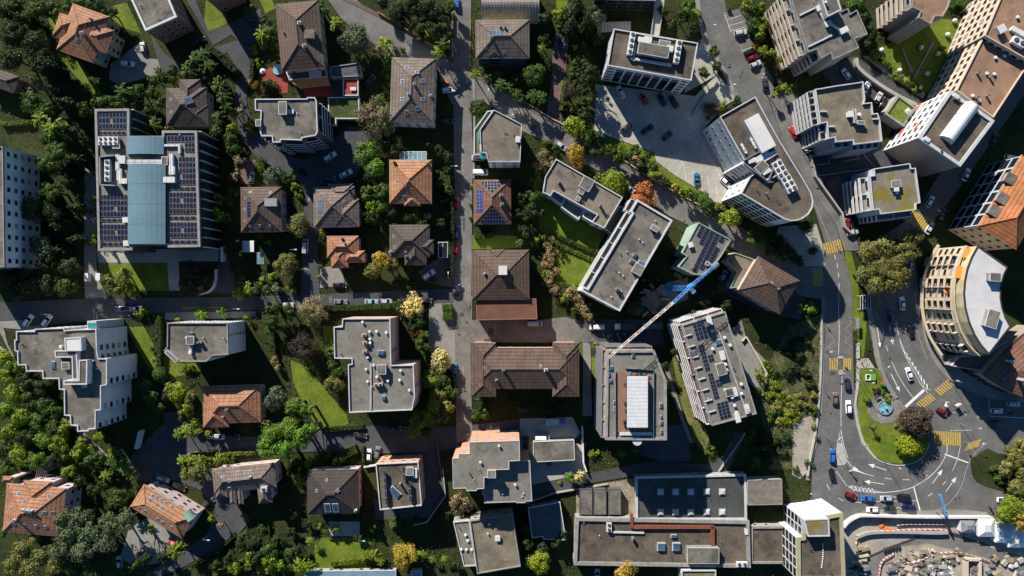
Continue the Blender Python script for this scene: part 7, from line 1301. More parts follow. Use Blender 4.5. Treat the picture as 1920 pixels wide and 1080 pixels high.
grove('olive-brown cedar at the foot of the pink orange villa', 'olive cedars at the pink villa', 'cedar', 'g4', [(40, 1030, 22), (75, 1045, 22), (20, 1060, 20), (55, 1068, 20), (100, 1065, 20), (65, 1010, 14)], 10)
grove('shrub around the small parking yard of the long orange house', 'shrubs round the parking yard', 'broad', 'g2', [(130, 1062, 13, 'palm', 'g2'), (165, 1065, 12), (250, 1062, 13), (275, 1050, 13, 'broad', 'g1'), (305, 1045, 13, 'broad', 'g1'), (325, 1035, 15, 'palm', 'g3'), (338, 1028, 12, 'palm', 'g3'), (283, 990, 8, 'shrub', 'g3'), (395, 972, 9, 'shrub', 'g3'), (412, 985, 8, 'broad', 'g8'), (10, 925, 10), (5, 1000, 10)])
grove('leafy bush along the wall by the grey-brown gabled villa', 'bushes by the gabled villa', 'broad', 'g3', [(342, 862, 11, 'palm', 'g3'), (358, 862, 11, 'palm', 'g3'), (375, 865, 12, 'palm', 'g3'), (350, 885, 15, 'broad', 'g4'), (372, 888, 18, 'broad', 'g4'), (395, 868, 11), (410, 862, 10, 'palm', 'g3'), (348, 872, 12, 'broad', 'g4'), (420, 858, 9, 'shrub', 'g3'), (435, 862, 8, 'shrub', 'g2'), (456, 965, 7, 'shrub', 'g3')])
grove('small round shrub on the lawn beside the white stepped building', 'shrubs on the stepped building lawn', 'shrub', 'g2', [(290, 634, 7), (289, 656, 8), (292, 678, 8, 'shrub', 'g8'), (282, 700, 7, 'shrub', 'g2')], 2)
grove('lime shrub along the street wall above the white blind block', 'shrubs along the street wall', 'palm', 'lime', [(265, 588, 13, 'broad', 'g3'), (376, 588, 13), (416, 586, 11), (335, 600, 7, 'shrub', 'g3'), (462, 596, 6, 'shrub', 'g3')], 3)
one('round clipped green tree below the white blind block', 300, 702, 14, 'clipped', 'g2', 4); one('big yellow-green tree below the white blind block', 335, 735, 26, 'broad', 'g3', 7)
grove('garden tree beside the big yellow-green tree', 'trees beside the yellow-green tree', 'broad', 'g2', [(276, 725, 13), (285, 748, 15), (345, 692, 8, 'shrub', 'g2'), (358, 690, 9, 'shrub', 'g3'), (298, 765, 11), (350, 770, 14, 'broad', 'g3'), (345, 785, 11), (365, 792, 10, 'broad', 'g3'), (335, 815, 11, 'palm', 'g3'), (350, 808, 12, 'palm', 'g3'), (366, 812, 10, 'palm', 'g3'), (310, 740, 12, 'broad', 'g1'), (355, 745, 12, 'broad', 'g4'), (390, 815, 9, 'broad', 'g4'), (360, 720, 10, 'broad', 'g1')])
grove('tall evergreen at the street corner by the brown leafless tree', 'evergreens at the street corner', 'broad', 'g2', [(512, 580, 15), (508, 600, 15), (522, 612, 12), (540, 582, 12), (505, 618, 10), (535, 622, 8, 'shrub', 'g2'), (546, 590, 10)])
one('brown nearly leafless tree by the street', 585, 582, 29, 'wispy', 'g8', 8); one('dark grey-green round tree on the lawn beside the pink walled block', 570, 651, 29, 'wispy', 'g9', 8)
grove('bush at the west wall of the pink walled block', 'bushes west of the pink walled block', 'broad', 'g2', [(618, 660, 10), (625, 682, 11), (632, 698, 9), (515, 675, 10, 'wispy', 'g8'), (520, 690, 8, 'shrub', 'g8'), (642, 700, 8, 'shrub', 'g2')], 3)
one('olive-brown round tree against the pink walled block', 625, 722, 19, 'broad', 'g4', 6); one('blue-grey round tree beside the orange villa', 515, 746, 25, 'broad', 'g7', 7)
grove('large bright green tree of the clump above the south street', 'bright trees above the south street', 'broad', 'lime', [(552, 762, 19), (572, 772, 14), (512, 815, 26), (545, 800, 26), (565, 822, 22), (530, 838, 24), (500, 840, 18), (580, 805, 14)], 14)
one('pale yellow blossoming tree at the street corner hedge', 775, 574, 24, 'broad', 'pale', 7); one('pale yellow tree beside the parked teal car', 828, 676, 24, 'broad', 'pale', 7); one('small red-brown tree beside the pink walled block', 782, 627, 12, 'broad', 'g6', 4)
grove('green hedge tree east of the pink walled block', 'trees east of the pink walled block', 'broad', 'g2', [(748, 573, 13, 'broad', 'g2'), (775, 605, 14, 'broad', 'g1'), (790, 608, 12), (795, 632, 12), (785, 646, 12), (770, 615, 10, 'broad', 'g1'), (800, 650, 9)], 5)
grove('mixed green tree in the corner grove beside the street', 'corner grove beside the street', 'broad', 'g3', [(806, 712, 18, 'broad', 'g3'), (828, 718, 17, 'broad', 'g2'), (845, 735, 15, 'broad', 'g2'), (822, 740, 18, 'broad', 'g4'), (842, 762, 15, 'broad', 'g4'), (815, 762, 17, 'broad', 'g3'), (785, 790, 20, 'broad', 'g3'), (805, 785, 17, 'broad', 'g3'), (775, 808, 14, 'broad', 'g3'), (800, 808, 13, 'broad', 'g2'), (828, 782, 14, 'broad', 'g4')], 7)
grove('dark shrub in the court of the long brown building', 'shrubs of the long brown building', 'broad', 'g2', [(902, 762, 11, 'broad', 'g1'), (892, 778, 11), (912, 775, 11), (898, 750, 8, 'shrub', 'g2'), (982, 765, 12, 'broad', 'g7'), (1025, 770, 10, 'broad', 'g1'), (960, 750, 10, 'broad', 'g1'), (1114, 648, 9, 'shrub', 'g4'), (1050, 760, 9, 'broad', 'g1')], 4)
grove('round clipped bush in the garden of the dark hipped house', 'clipped bushes of the dark hipped house', 'clipped', 'g2', [(553, 868, 11), (598, 865, 11), (577, 870, 7, 'clipped', 'g3'), (612, 852, 10), (640, 858, 10), (630, 868, 8)], 2.5)
grove('garden tree in the shade around the dark hipped house', 'shaded trees round the dark hipped house', 'broad', 'g2', [(562, 902, 12, 'palm', 'g3'), (545, 885, 10, 'broad', 'g1'), (680, 970, 12, 'broad', 'g1'), (540, 935, 12, 'broad', 'g1'), (545, 965, 12, 'broad', 'g1'), (605, 990, 9, 'palm', 'g3'), (630, 990, 8, 'palm', 'g3'), (700, 990, 9), (582, 1015, 8, 'palm', 'g3'), (575, 985, 10, 'broad', 'g1'), (545, 1000, 12, 'broad', 'g1'), (530, 910, 10, 'broad', 'g1')], 4)
grove('green tree in the garden south of the gabled villa', 'trees south of the gabled villa', 'broad', 'g1', [(505, 1035, 18, 'broad', 'g2'), (480, 1020, 15), (480, 1045, 15), (500, 1060, 13, 'shrub', 'g3'), (520, 1055, 13, 'shrub', 'g3'), (545, 1040, 15, 'broad', 'g2'), (562, 1058, 12, 'palm', 'g3'), (578, 1062, 11, 'palm', 'g3'), (450, 1025, 13), (430, 1045, 14), (462, 1050, 12, 'shrub', 'g3'), (455, 1005, 12, 'broad', 'g2'), (490, 995, 12), (520, 1015, 13), (440, 1068, 11, 'shrub', 'g3'), (405, 1062, 12), (560, 1030, 11)], 5)
one('pointed green conifer in the shaded south garden', 738, 985, 12, 'conifer', 'g2', 7); one('big golden-olive round tree over the blue roof', 757, 1043, 30, 'broad', 'g5', 9)
one('brown-grey round tree beside the grey stepped block', 863, 943, 22, 'broad', 'g8', 7)
grove('bright bush along the south garden lawn', 'bushes along the south lawn', 'palm', 'g3', [(688, 1045, 12), (702, 1042, 12), (712, 1052, 9), (790, 1040, 9), (812, 1048, 7), (834, 1048, 7), (670, 1010, 9, 'broad', 'g1'), (855, 1060, 9, 'broad', 'g1'), (820, 1000, 10, 'broad', 'g1'), (835, 965, 9, 'broad', 'g1'), (780, 975, 9, 'broad', 'g1')], 3.5)
one('bright yellow-green tree beside the beige flat house', 1010, 1055, 28, 'broad', 'g3', 8); one('yellow tree before the commercial hall', 1169, 1073, 26, 'broad', 'g5', 7)
one('bright green small street tree of the pair', 1068, 896, 11, 'broad', 'lime', 5); one('pale grey-green small street tree of the pair', 1088, 894, 13, 'broad', 'pale', 5); one('tiny yellow bush beside the street tree pair', 1050, 905, 5, 'shrub', 'g3', 1.2)
grove('small shrub in the shaded garden below the tall terrace block', 'shrubs below the tall terrace block', 'shrub', 'g3', [(1112, 852, 8, 'palm', 'g3'), (1120, 850, 6), (1165, 852, 7, 'palm', 'g3'), (1096, 835, 6), (1190, 845, 5), (1030, 870, 6), (1335, 845, 8), (1325, 850, 7)], 1.8)
grove('potted shrub on the tall terrace block roof edge', 'shrubs near the roof terrace', 'shrub', 'g3', [(1330, 838, 7, 'shrub', 'g2')], 1.5)
grove('dark shrub beside the black flat roof', 'shrubs by the black flat roof', 'broad', 'g1', [(990, 1020, 12), (1020, 1028, 12), (1045, 1020, 11), (985, 990, 10), (1055, 1000, 9)])

hedge([(386, 88), (405, 98), (425, 118), (440, 132)], 11, 5, 'g1', 'tall dark cypress hedge along the north lane')
hedge([(472, 112), (470, 150)], 7, 2.5, 'g2', 'trimmed hedge at the mouth of the north lane')
hedge([(297, 596), (298, 640), (297, 690)], 7, 2.2, 'g2', 'straight green hedge between the two west lawns')
hedge([(608, 578), (660, 577), (735, 573)], 9, 2.2, 'g2', 'long clipped hedge along the west street')
hedge([(510, 620), (512, 668)], 8, 2, 'g2', 'short hedge beside the curved garden path')
hedge([(838, 570), (839, 600)], 17, 2.2, 'lime', 'rounded block hedge on the paved corner')
hedge([(630, 868), (645, 852), (668, 842)], 15, 2.6, 'g2', 'thick clipped hedge arching before the dark hipped house')
hedge([(680, 838), (681, 868)], 5, 1.8, 'g2', 'thin hedge beside the parked white and violet cars')
hedge([(480, 818), (505, 812)], 7, 1.6, 'g2', 'low hedge under the bright green trees')
hedge([(605, 806), (680, 800)], 8, 1.8, 'g2', 'low hedge along the south street lawn')
hedge([(848, 330), (849, 420), (848, 520)], 6, 2.4, 'g1', 'dark street hedge along the row of parked red cars')
hedge([(890, 443), (925, 441)], 9, 2, 'g2', 'square hedge below the solar pyramid house')
hedge([(470, 1065), (400, 1075)], 7, 1.8, 'g3', 'yellow-green hedge along the south lane')
hedge([(440, 1003), (405, 1035), (360, 1062)], 6, 1.8, 'g2', 'hedge following the south lane bend')
hedge([(620, 1058), (700, 1050)], 8, 1.5, 'g3', 'sunlit hedge at the end of the south garden')
hedge([(1058, 152), (1054, 182), (1052, 205)], 6, 2, 'g3', 'bright hedge along the red-brown driveway')
hedge([(355, 852), (420, 852), (478, 850)], 6, 1.6, 'g3', 'low hedge above the grey-brown gabled villa')
hedge([(1455, 168), (1475, 158)], 7, 1.6, 'g3', 'twin clipped hedge beside the white banded tower')
hedge([(0, 232), (58, 228)], 7, 1.6, 'g3', 'hedge by the brown forecourt at the west edge')
hedge([(570, 330), (560, 315)], 5, 1.6, 'g2', 'small hedge at the inner lane bend')
hedge([(1046, 443), (1118, 475)], 7, 1.2, 'g2', 'low hedge bed across the bright lawn'); hedge([(1040, 457), (1115, 490)], 6, .8, 'lime', 'low green planting strip across the bright lawn')

# ground cover: low leafy growth in the gardens, kept off everything laid or built
def scatter(n, name, label, size, zmax, cols, seed):
    rs = np.random.RandomState(seed); px = rs.uniform(0, 1920, n); py = rs.uniform(0, 1080, n); xs = (px - 960) * S; ys = (540 - py) * S
    keep = np.ones(n, bool)
    for poly in FOOT:
        a = np.array(poly); lo = a.min(0); hi = a.max(0); idx = np.nonzero(keep & (xs > lo[0] - .3) & (xs < hi[0] + .3) & (ys > lo[1] - .3) & (ys < hi[1] + .3))[0]
        if not len(idx): continue
        x, y = xs[idx], ys[idx]; c = np.zeros(len(idx), bool); m = len(a)
        for i in range(m):
            x1, y1 = a[i]; x2, y2 = a[i - 1]
            if y1 == y2: continue
            c ^= ((y1 > y) != (y2 > y)) & (x < (x2 - x1) * (y - y1) / (y2 - y1) + x1)
        keep[idx[c]] = False
    xs, ys = xs[keep], ys[keep]
    w = 0.5 + 0.5 * np.sin(xs * .21 + 2 * np.sin(ys * .13)) * np.cos(ys * .24 + 1.5 * np.sin(xs * .17)); k2 = rs.uniform(0, 1, len(xs)) < w ** 1.5 + .08; xs, ys, w = xs[k2], ys[k2], w[k2]
    z = rs.uniform(.05, 1, len(xs)) * zmax * (w + .15); c = np.stack([xs, ys, z], 1)
    me = np_mesh(name, leaf_cards(c, np.tile([0, 0.1, 1.0], (len(c), 1)), size, .6), 'leaf'); o = bpy.data.objects.new(name, me); put(o); o.color = (*cols, 1)
    o['kind'] = 'stuff'; o['label'] = label; o['category'] = 'ground cover'
scatter(110000, 'ground_cover', 'low dark green planting filling the gardens between buildings', .24, 1.1, (.035, .055, .013), 3)
scatter(50000, 'undergrowth', 'yellowish undergrowth mixed into the garden planting', .2, 1.3, (.08, .09, .018), 5)
# ================================================================ VEHICLES
CARS = [  # x, y, heading, kind, colour, label
 (240, 120, -4, 'wagon', 'white', 'white estate car parked on the terracotta villa forecourt'), (268, 90, 100, 'hatch', 'silver', 'silver hatchback beside the hedge of the terracotta villa'), (218, 164, 15, 'hatch', 'dark', 'dark car half under the trees below the terracotta villa'), (373, 76, 20, 'sedan', 'black', 'black car in the shade of the red-brown block'), (473, 38, 20, 'sedan', 'dark', 'dark car in the shade on the north lane'),
 (857, 8, 88, 'hatch', 'blue', 'blue car at the north end of the street'), (841, 169, 8, 'wagon', 'white', 'white car parked in the orange marked bay'), (841, 228, 5, 'sedan', 'dark', 'dark car in the shade beside the house with blue roof windows'), (693, 152, 50, 'sedan', 'black', 'black car in the shaded yard beside the red garden room'),
 (1045, 76, 85, 'hatch', 'navy', 'dark blue car on the red-brown driveway'), (1061, 80, 83, 'hatch', 'paleblue', 'pale blue car on the red-brown driveway'),
 (1164, 173, 118, 'sedan', 'white', 'white car in the shade before the glass bays'), (1207, 186, 120, 'hatch', 'red', 'red car in the shade before the glass bays'), (1241, 187, 118, 'wagon', 'navy', 'dark blue car in the shade before the glass bays'), (1263, 191, 122, 'wagon', 'black', 'black car in the shade before the glass bays'),
 (1174, 240, 35, 'sedan', 'dark', 'dark car in a marked bay beside an empty bay'), (1214, 243, 35, 'wagon', 'black', 'black car in the middle marked bay'), (1251, 255, 40, 'hatch', 'green', 'dark green car at the shaded edge of the lot'), (1306, 335, 92, 'sport', 'teal', 'bright teal coupe alone in the sunlit lot'), (1360, 342, -42, 'hatch', 'white', 'white car beside the round nosed office wall'),
 (1388, 62, 12, 'suv', 'silver', 'silver car parked in the bay by the main street'), (1406, 98, 25, 'suv', 'black', 'black car in the roadside row next to a red one'), (1411, 108, 22, 'hatch', 'darkred', 'dark red car in the roadside row'), (1416, 121, 25, 'hatch', 'silver', 'silver car next to the dark red one in the roadside row'), (1434, 158, 95, 'sedan', 'dark', 'dark car at the end of the roadside row'), (1487, 248, 118, 'sport', 'red', 'bright red coupe beside the grey gravel roofed block'),
 (1586, 139, 125, 'hatch', 'white', 'white car below the banded tower'), (1625, 162, 62, 'sedan', 'white', 'white car half hidden behind the gravel roofed block'), (1647, 183, 60, 'hatch', 'silver', 'silver car beside the grass roofed podium'), (1656, 194, 60, 'hatch', 'black', 'black car beside the grass roofed podium'),
 (1743, 378, 58, 'hatch', 'white', 'white car beside the mossy roofed block'), (1811, 328, 65, 'sedan', 'white', 'white car driving down the shaded road'), (1768, 402, 60, 'hatch', 'navy', 'dark blue car waiting behind the yellow crossing'), (1743, 428, 60, 'sedan', 'silver', 'silver car leaving the yellow crossing by the plane trees'), (1896, 296, -10, 'wagon', 'white', 'white car with a dark rack parked behind the orange building'), (1862, 262, 65, 'sedan', 'black', 'black car in the shade below the white tower'),
 (1598, 436, 15, 'hatch', 'silver', 'silver car nosing out below the mossy block'), (1588, 421, 85, 'hatch', 'darkred', 'dark red car in the shade by the retaining wall'), (1706, 494, 95, 'sedan', 'grey', 'grey car beneath the plane tree crowns'),
 (1691, 569, 95, 'sedan', 'white', 'white car driving down past the plane trees'), (1669, 591, 95, 'wagon', 'navy', 'dark blue car in the dappled shade lane'), (1708, 621, 100, 'sport', 'black', 'black car in the dappled shade by the curved building'), (1704, 701, 108, 'sedan', 'white', 'white car waiting beside the white hatching'), (1588, 719, 93, 'hatch', 'dark', 'dark car just past the bus bay crossing'), (1565, 747, 88, 'hatch', 'brown', 'grey-brown car driving up the left lane'), (1590, 763, 92, 'suv', 'white', 'white car with a dark glass roof in the right lane'), (1765, 771, -32, 'hatch', 'darkred', 'dark red car turning beside the island crossing'),
 (1560, 854, 88, 'wagon', 'blue', 'bright blue car beside the traffic island tip'), (1559, 888, 100, 'hatch', 'black', 'black car behind the bright blue one'), (1594, 928, -20, 'hatch', 'darkred', 'dark red car leading the two queues'), (1626, 934, 178, 'sedan', 'blue', 'blue car in the queue behind the dark red one'), (1661, 934, 180, 'hatch', 'silver', 'silver car in the queue between blue and black ones'), (1693, 931, 178, 'suv', 'black', 'black car last in the upper queue'), (1635, 955, 180, 'hatch', 'white', 'white car first in the lower queue'), (1667, 953, 178, 'hatch', 'green', 'dark green car in the lower queue'), (1702, 951, 178, 'wagon', 'navy', 'dark navy car last in the lower queue'),
 (1880, 937, 0, 'sport', 'white', 'white open car half under the olive-yellow tree'), (1899, 757, -3, 'wagon', 'silver', 'silver estate in the marked bay by the arcade'), (1868, 770, 0, 'hatch', 'white', 'white car in the marked bay beside the motorbikes'), (1866, 793, 0, 'hatch', 'black', 'black car in the shade below the marked bay'),
 (54, 601, 55, 'wagon', 'white', 'white car parked by the wood, next to the path'), (89, 601, 55, 'wagon', 'white', 'white car parked by the white stepped building'), (229, 579, 0, 'sedan', 'navy', 'dark blue car half shaded on the west street'), (256, 579, 0, 'sedan', 'silver', 'silver car by the shrub on the west street'), (540, 572, 0, 'hatch', 'silver', 'silver car on the street by the evergreens'), (639, 566, 0, 'sedan', 'grey', 'grey car in front of the long clipped hedge'), (697, 566, 0, 'sedan', 'paleblue', 'pale blue car in front of the long clipped hedge'), (725, 565, 0, 'hatch', 'silver', 'silver car ahead of the pale blue one by the hedge'), (799, 563, -5, 'hatch', 'dark', 'dark car at the street corner gate'),
 (858, 546, 60, 'sedan', 'black', 'black car turning at the crossroads'), (856, 382, 90, 'hatch', 'red', 'red car parked by the street hedge in shade'), (856, 437, 90, 'wagon', 'navy', 'dark blue car parked between two red ones'), (855, 467, 90, 'hatch', 'red', 'red car parked near the glass carport'), (804, 515, 35, 'wagon', 'white', 'white car on the driveway of the dark brown house'), (637, 535, 0, 'sedan', 'black', 'black car with a white roof sheen before the small villa'), (573, 462, 88, 'van', 'silver', 'grey van parked on the shaded lane'),
 (619, 294, 33, 'wagon', 'white', 'white car on the lane under the maroon block'), (649, 326, 28, 'sedan', 'white', 'white car with black sunroof on the lane'), (617, 336, 8, 'sedan', 'navy', 'dark blue car shaded beside the white one on the lane'), (472, 333, 80, 'hatch', 'paleblue', 'pale green-blue car behind the brown house'), (1052, 274, -35, 'hatch', 'silver', 'silver car nosing out beside the orange-gold tree'), (1180, 354, -40, 'hatch', 'silver', 'silver car between the yellow and the orange tree'),
 (897, 296, 2, 'sedan', 'silver', 'silver car behind the beige workshop block'), (901, 323, 0, 'van', 'white', 'white van behind the beige workshop block'), (1119, 613, 180, 'van', 'white', 'white van with a rack parked beside the dry thicket'), (1146, 638, 112, 'hatch', 'copper', 'dark car with a copper roof in the marked bay'), (1357, 517, 60, 'hatch', 'silver', 'silver car in the shaded gap by the green sheeting'),
 (852, 692, 90, 'hatch', 'teal', 'teal car beside the pale yellow tree'), (854, 716, 90, 'hatch', 'dark', 'dark car under the corner grove'), (676, 816, -8, 'sedan', 'dark', 'dark car driving on the south street'), (740, 803, 0, 'sedan', 'navy', 'dark blue car parked under the pink walled block'), (692, 853, 88, 'hatch', 'white', 'white car in the front yard next to a violet one'), (708, 848, 80, 'hatch', 'grey', 'violet-grey car glinting in the front yard'), (437, 819, 0, 'sedan', 'black', 'black car on the south street by the lime bushes'), (411, 819, 0, 'hatch', 'silver', 'silver car under the bushes on the south street'),
 (306, 897, -22, 'wagon', 'paleblue', 'pale car beside the long orange house'), (336, 912, -25, 'wagon', 'black', 'black car beside the long orange house'), (391, 942, 30, 'hatch', 'dark', 'dark car at the gabled villa corner'), (224, 1054, 100, 'hatch', 'silver', 'silver car under the cedars'), (262, 1046, 95, 'sedan', 'dark', 'dark car in the small yard shade'), (321, 1022, 70, 'hatch', 'red', 'bright red small car in the yard'),
 (987, 829, 90, 'sedan', 'black', 'black car in the blue shaded yard'), (1017, 820, 0, 'van', 'white', 'white box van in the blue shaded yard'), (1003, 606, 0, 'van', 'silver', 'silver van beside the orange low roof'), (1120, 1078, 90, 'hatch', 'silver', 'silver car south of the commercial hall')]
for c in CARS: vehicle(*c)
def truck(x, y, ang, label, bed, cab='white', load=None):
    p = P(x, y, .8); g = ground_z(p.x, p.y); r = empty('truck', (p.x, p.y, g), label, 'truck', None, math.radians(ang)); o0 = (0, 0, 0)
    b = MB(); b.box((-.4, 0, .55), 6.2, .9, .25); b.build('chassis', 'dark_metal', r)
    b = MB(); rings = [[(2.5 + q[0] * s + dx, q[1] * s, z) for q in rounded(1.8, 2.1, .25)] for z, s, dx in ((.5, 1, 0), (1.2, 1.02, 0), (1.9, .96, -.05), (2.3, .85, -.1))]; loft(b, rings); o = b.build('cab', 'car_paint', r, smooth=True); o.color = (*PAINT[cab], 1)
    b = MB(); b.add([(3.42, -.9, 1.25), (3.42, .9, 1.25), (3.22, .8, 2.0), (3.22, -.8, 2.0)], [(0, 1, 2, 3)]); b.build('windscreen', 'car_glass', r)
    b = MB(); b.box((-.9, 0, .8), 4.6, 2.1, .15)
    for s in (-1, 1): b.box((-.9, s * 1.0, .94), 4.6, .08, .45 if not load else 1.3)
    for s in (-3.2, 1.4): b.box((s, 0, .94), .08, 2.1, .45 if not load else 1.3)
    o = b.build('cargo_bed', 'tinted', r); o.color = (*bed, 1)
    if load: b = MB(); b.box((-.9, 0, 2.2), 4.7, 2.15, .12); o = b.build('cargo_roof', 'tinted', r); o.color = (*load, 1)
    for sx in (2.4, -1.6, -2.5):
        for s in (-1, 1): b = MB(); b.tube((sx, s * .75, .42), (sx, s * 1.05, .42), .42, k=12); b.build('wheel', 'black_rubber', r)
truck(1171, 612, 180, 'white cabbed tipper truck with a dark bed behind the white van', (.10, .085, .075)); truck(1224, 611, 180, 'grey flatbed truck parked under the crane jib', (.14, .145, .15), 'silver'); truck(1040, 790, 0, 'blue cabbed truck with a white ribbed box in the shaded yard', (.45, .48, .5), 'blue', (.5, .52, .55))
def motorbike(x, y, ang, label):
    p = P(x, y, .5); g = ground_z(p.x, p.y); r = empty('motorbike', (p.x, p.y, g), label, 'motorbike', None, math.radians(ang))
    for s in (-.68, .68): b = MB(); b.tube((s, -.06, .31), (s, .06, .31), .31, k=12); b.build('wheel', 'black_rubber', r)
    b = MB(); b.box((-.05, 0, .35), .9, .28, .45); b.box((.25, 0, .75), .5, .3, .2); b.build('engine', 'dark_metal', r); b = MB(); b.box((-.35, 0, .82), .7, .28, .12); b.build('saddle', 'black_rubber', r); b = MB(); b.tube((.45, -.38, 1.0), (.45, .38, 1.0), .03); b.tube((.7, 0, .3), (.45, 0, 1.0), .04); b.build('handlebar', 'grey_metal', r)
motorbike(1896, 775, 20, 'motorbike parked beside the white car in the marked bay'); motorbike(1818, 588, 80, 'motorbike on the shaded pavement by the curved building')

# ================================================================ STREET FURNITURE
def lamp(x, y, ang, label, h=7.0, arm=1.6, group=None, name='street_lamp'):
    p = P(x, y); g = ground_z(p.x, p.y); r = empty(name, (p.x, p.y, g), label, 'street lamp', group, math.radians(ang))
    b = MB(); b.tube((0, 0, -.05), (0, 0, .5), .12, .11, 8); b.tube((0, 0, .5), (0, 0, h), .085, .06, 8); b.build('pole', 'grey_metal', r)
    b = MB(); b.tube((0, 0, h - .05), (arm, 0, h + .3), .055, .045, 6); b.build('arm', 'grey_metal', r)
    b = MB(); b.box((arm + .3, 0, h + .22), .85, .32, .16); b.build('lamp_head', 'white_paint', r); b = MB(); b.box((arm + .3, 0, h + .19), .6, .24, .03); b.build('lens', 'lamp_glass', r)
for x, y, a, l in ((1550, 656, 180, 'street lamp at the top of the zigzag bus bay'), (1602, 690, 0, 'street lamp beside the bus shelter steps'), (1606, 712, 0, 'street lamp on the low wall by the island'), (1636, 690, 40, 'street lamp beside the info board on the island'), (1780, 712, 160, 'street lamp at the corner of the brown arcade'), (1800, 795, 0, 'street lamp by the island crossing at the dark red car'), (1547, 818, -30, 'street lamp at the waste ground fence'), (1655, 862, -30, 'street lamp at the tip of the roundabout island'), (1584, 868, -160, 'street lamp on the traffic island tip'), (1807, 828, 30, 'street lamp between the two yellow crossings'), (1745, 405, 150, 'street lamp beside the yellow crossing by the mossy block'), (1375, 170, 180, 'street lamp on the forecourt of the round nosed office'), (1318, 62, 0, 'street lamp at the curved path by the main street'), (1505, 290, 180, 'street lamp beside the wall of the shaded lot'), (848, 318, 0, 'street lamp on the hedge side of the street'), (846, 103, 90, 'street lamp at the walled garden corner'), (917, 190, 90, 'street lamp beside the round clipped tree'), (844, 523, 90, 'street lamp by the crossroads corner'), (556, 470, 0, 'street lamp in the shaded lane by the grey van'), (452, 578, 0, 'street lamp on the west street by the steps'), (102, 588, 0, 'street lamp beside the two parked white cars'), (250, 877, 0, 'street lamp on the south street bend'), (398, 998, 0, 'street lamp on the south lane'), (680, 1000, 0, 'street lamp in the shaded south garden')): lamp(x, y, a, l)
def person(x, y, face, shirt, trousers, label):
    p = P(x, y); g = ground_z(p.x, p.y); me = bpy.data.meshes.new('person'); sk = [((0, 0, .95), .13), ((0, 0, 1.2), .14), ((0, 0, 1.42), .13), ((0, 0, 1.53), .055), ((0.02, 0, 1.66), .1), ((0.02, 0, 1.76), .07), ((0, .09, .9), .09), ((.16, .1, .48), .065), ((.12, .1, .07), .05), ((.26, .1, .03), .035), ((0, -.09, .9), .09), ((-.14, -.1, .48), .065), ((-.3, -.1, .1), .05), ((-.18, -.1, .03), .035), ((0, .2, 1.4), .06), ((-.1, .25, 1.12), .045), ((.02, .27, .88), .035), ((0, -.2, 1.4), .06), ((.12, -.25, 1.12), .045), ((.2, -.25, .9), .035)]
    ed = [(0, 1), (1, 2), (2, 3), (3, 4), (4, 5), (0, 6), (6, 7), (7, 8), (8, 9), (0, 10), (10, 11), (11, 12), (12, 13), (2, 14), (14, 15), (15, 16), (2, 17), (17, 18), (18, 19)]
    me.from_pydata([s[0] for s in sk], ed, []); o = bpy.data.objects.new('person', me); put(o); o.location = (p.x, p.y, g); o.rotation_euler[2] = math.radians(face)
    md = o.modifiers.new('skin', 'SKIN'); sv = me.skin_vertices[0].data
    for i, s in enumerate(sk): sv[i].radius = (s[1], s[1])
    sv[0].use_root = True; o.modifiers.new('sub', 'SUBSURF').levels = 1
    m, n, l, b = nodes('clothing'); tc = n.new('ShaderNodeTexCoord'); sx = n.new('ShaderNodeSeparateXYZ'); l.new(tc.outputs['Object'], sx.inputs[0]); cr = n.new('ShaderNodeValToRGB'); mr = n.new('ShaderNodeMapRange'); mr.inputs[2].default_value = 1.85; l.new(sx.outputs['Z'], mr.inputs[0]); l.new(mr.outputs[0], cr.inputs[0]); cr.color_ramp.interpolation = 'CONSTANT'
    e = cr.color_ramp.elements; e[0].color = (.02, .02, .02, 1); e[1].position = .07; e[1].color = (*trousers, 1); a = e.new(.52); a.color = (*shirt, 1); a = e.new(.8); a.color = (.45, .27, .19, 1); l.new(cr.outputs[0], b.inputs['Base Color']); me.materials.append(m)
    tag(o, label, 'person', 'pedestrians'); h = MB(); h.tube((-.03, 0, 1.72), (0, 0, 1.82), .12, .07, 10); ho = h.build('hair', 'bark', o)
for a in ((1568, 462, -60, (.30, .20, .10), (.03, .03, .05), 'person walking over the yellow zebra crossing on the main street'), (1518, 924, -70, (.6, .6, .62), (.02, .03, .08), 'person in a pale top walking beside the white office wall'), (1603, 684, 90, (.35, .06, .12), (.03, .03, .04), 'person standing at the bus bay crossing kerb'), (1614, 680, 0, (.05, .06, .1), (.03, .03, .04), 'person in dark clothes on the small paved square'), (1549, 610, 90, (.5, .4, .05), (.05, .05, .06), 'person in a yellow top beside the zigzag bus bay'), (1548, 735, -90, (.1, .1, .12), (.05, .05, .06), 'person walking along the left pavement of the main street'), (1862, 705, 40, (.05, .05, .05), (.1, .1, .12), 'person beside the brown arcade roof edge'), (861, 168, 30, (.6, .35, .05), (.05, .05, .06), 'person beside the white car in the orange marked bay'), (1652, 561, 0, (.3, .05, .05), (.03, .03, .04), 'person in dark red at the shaded bus stop')): person(*a)
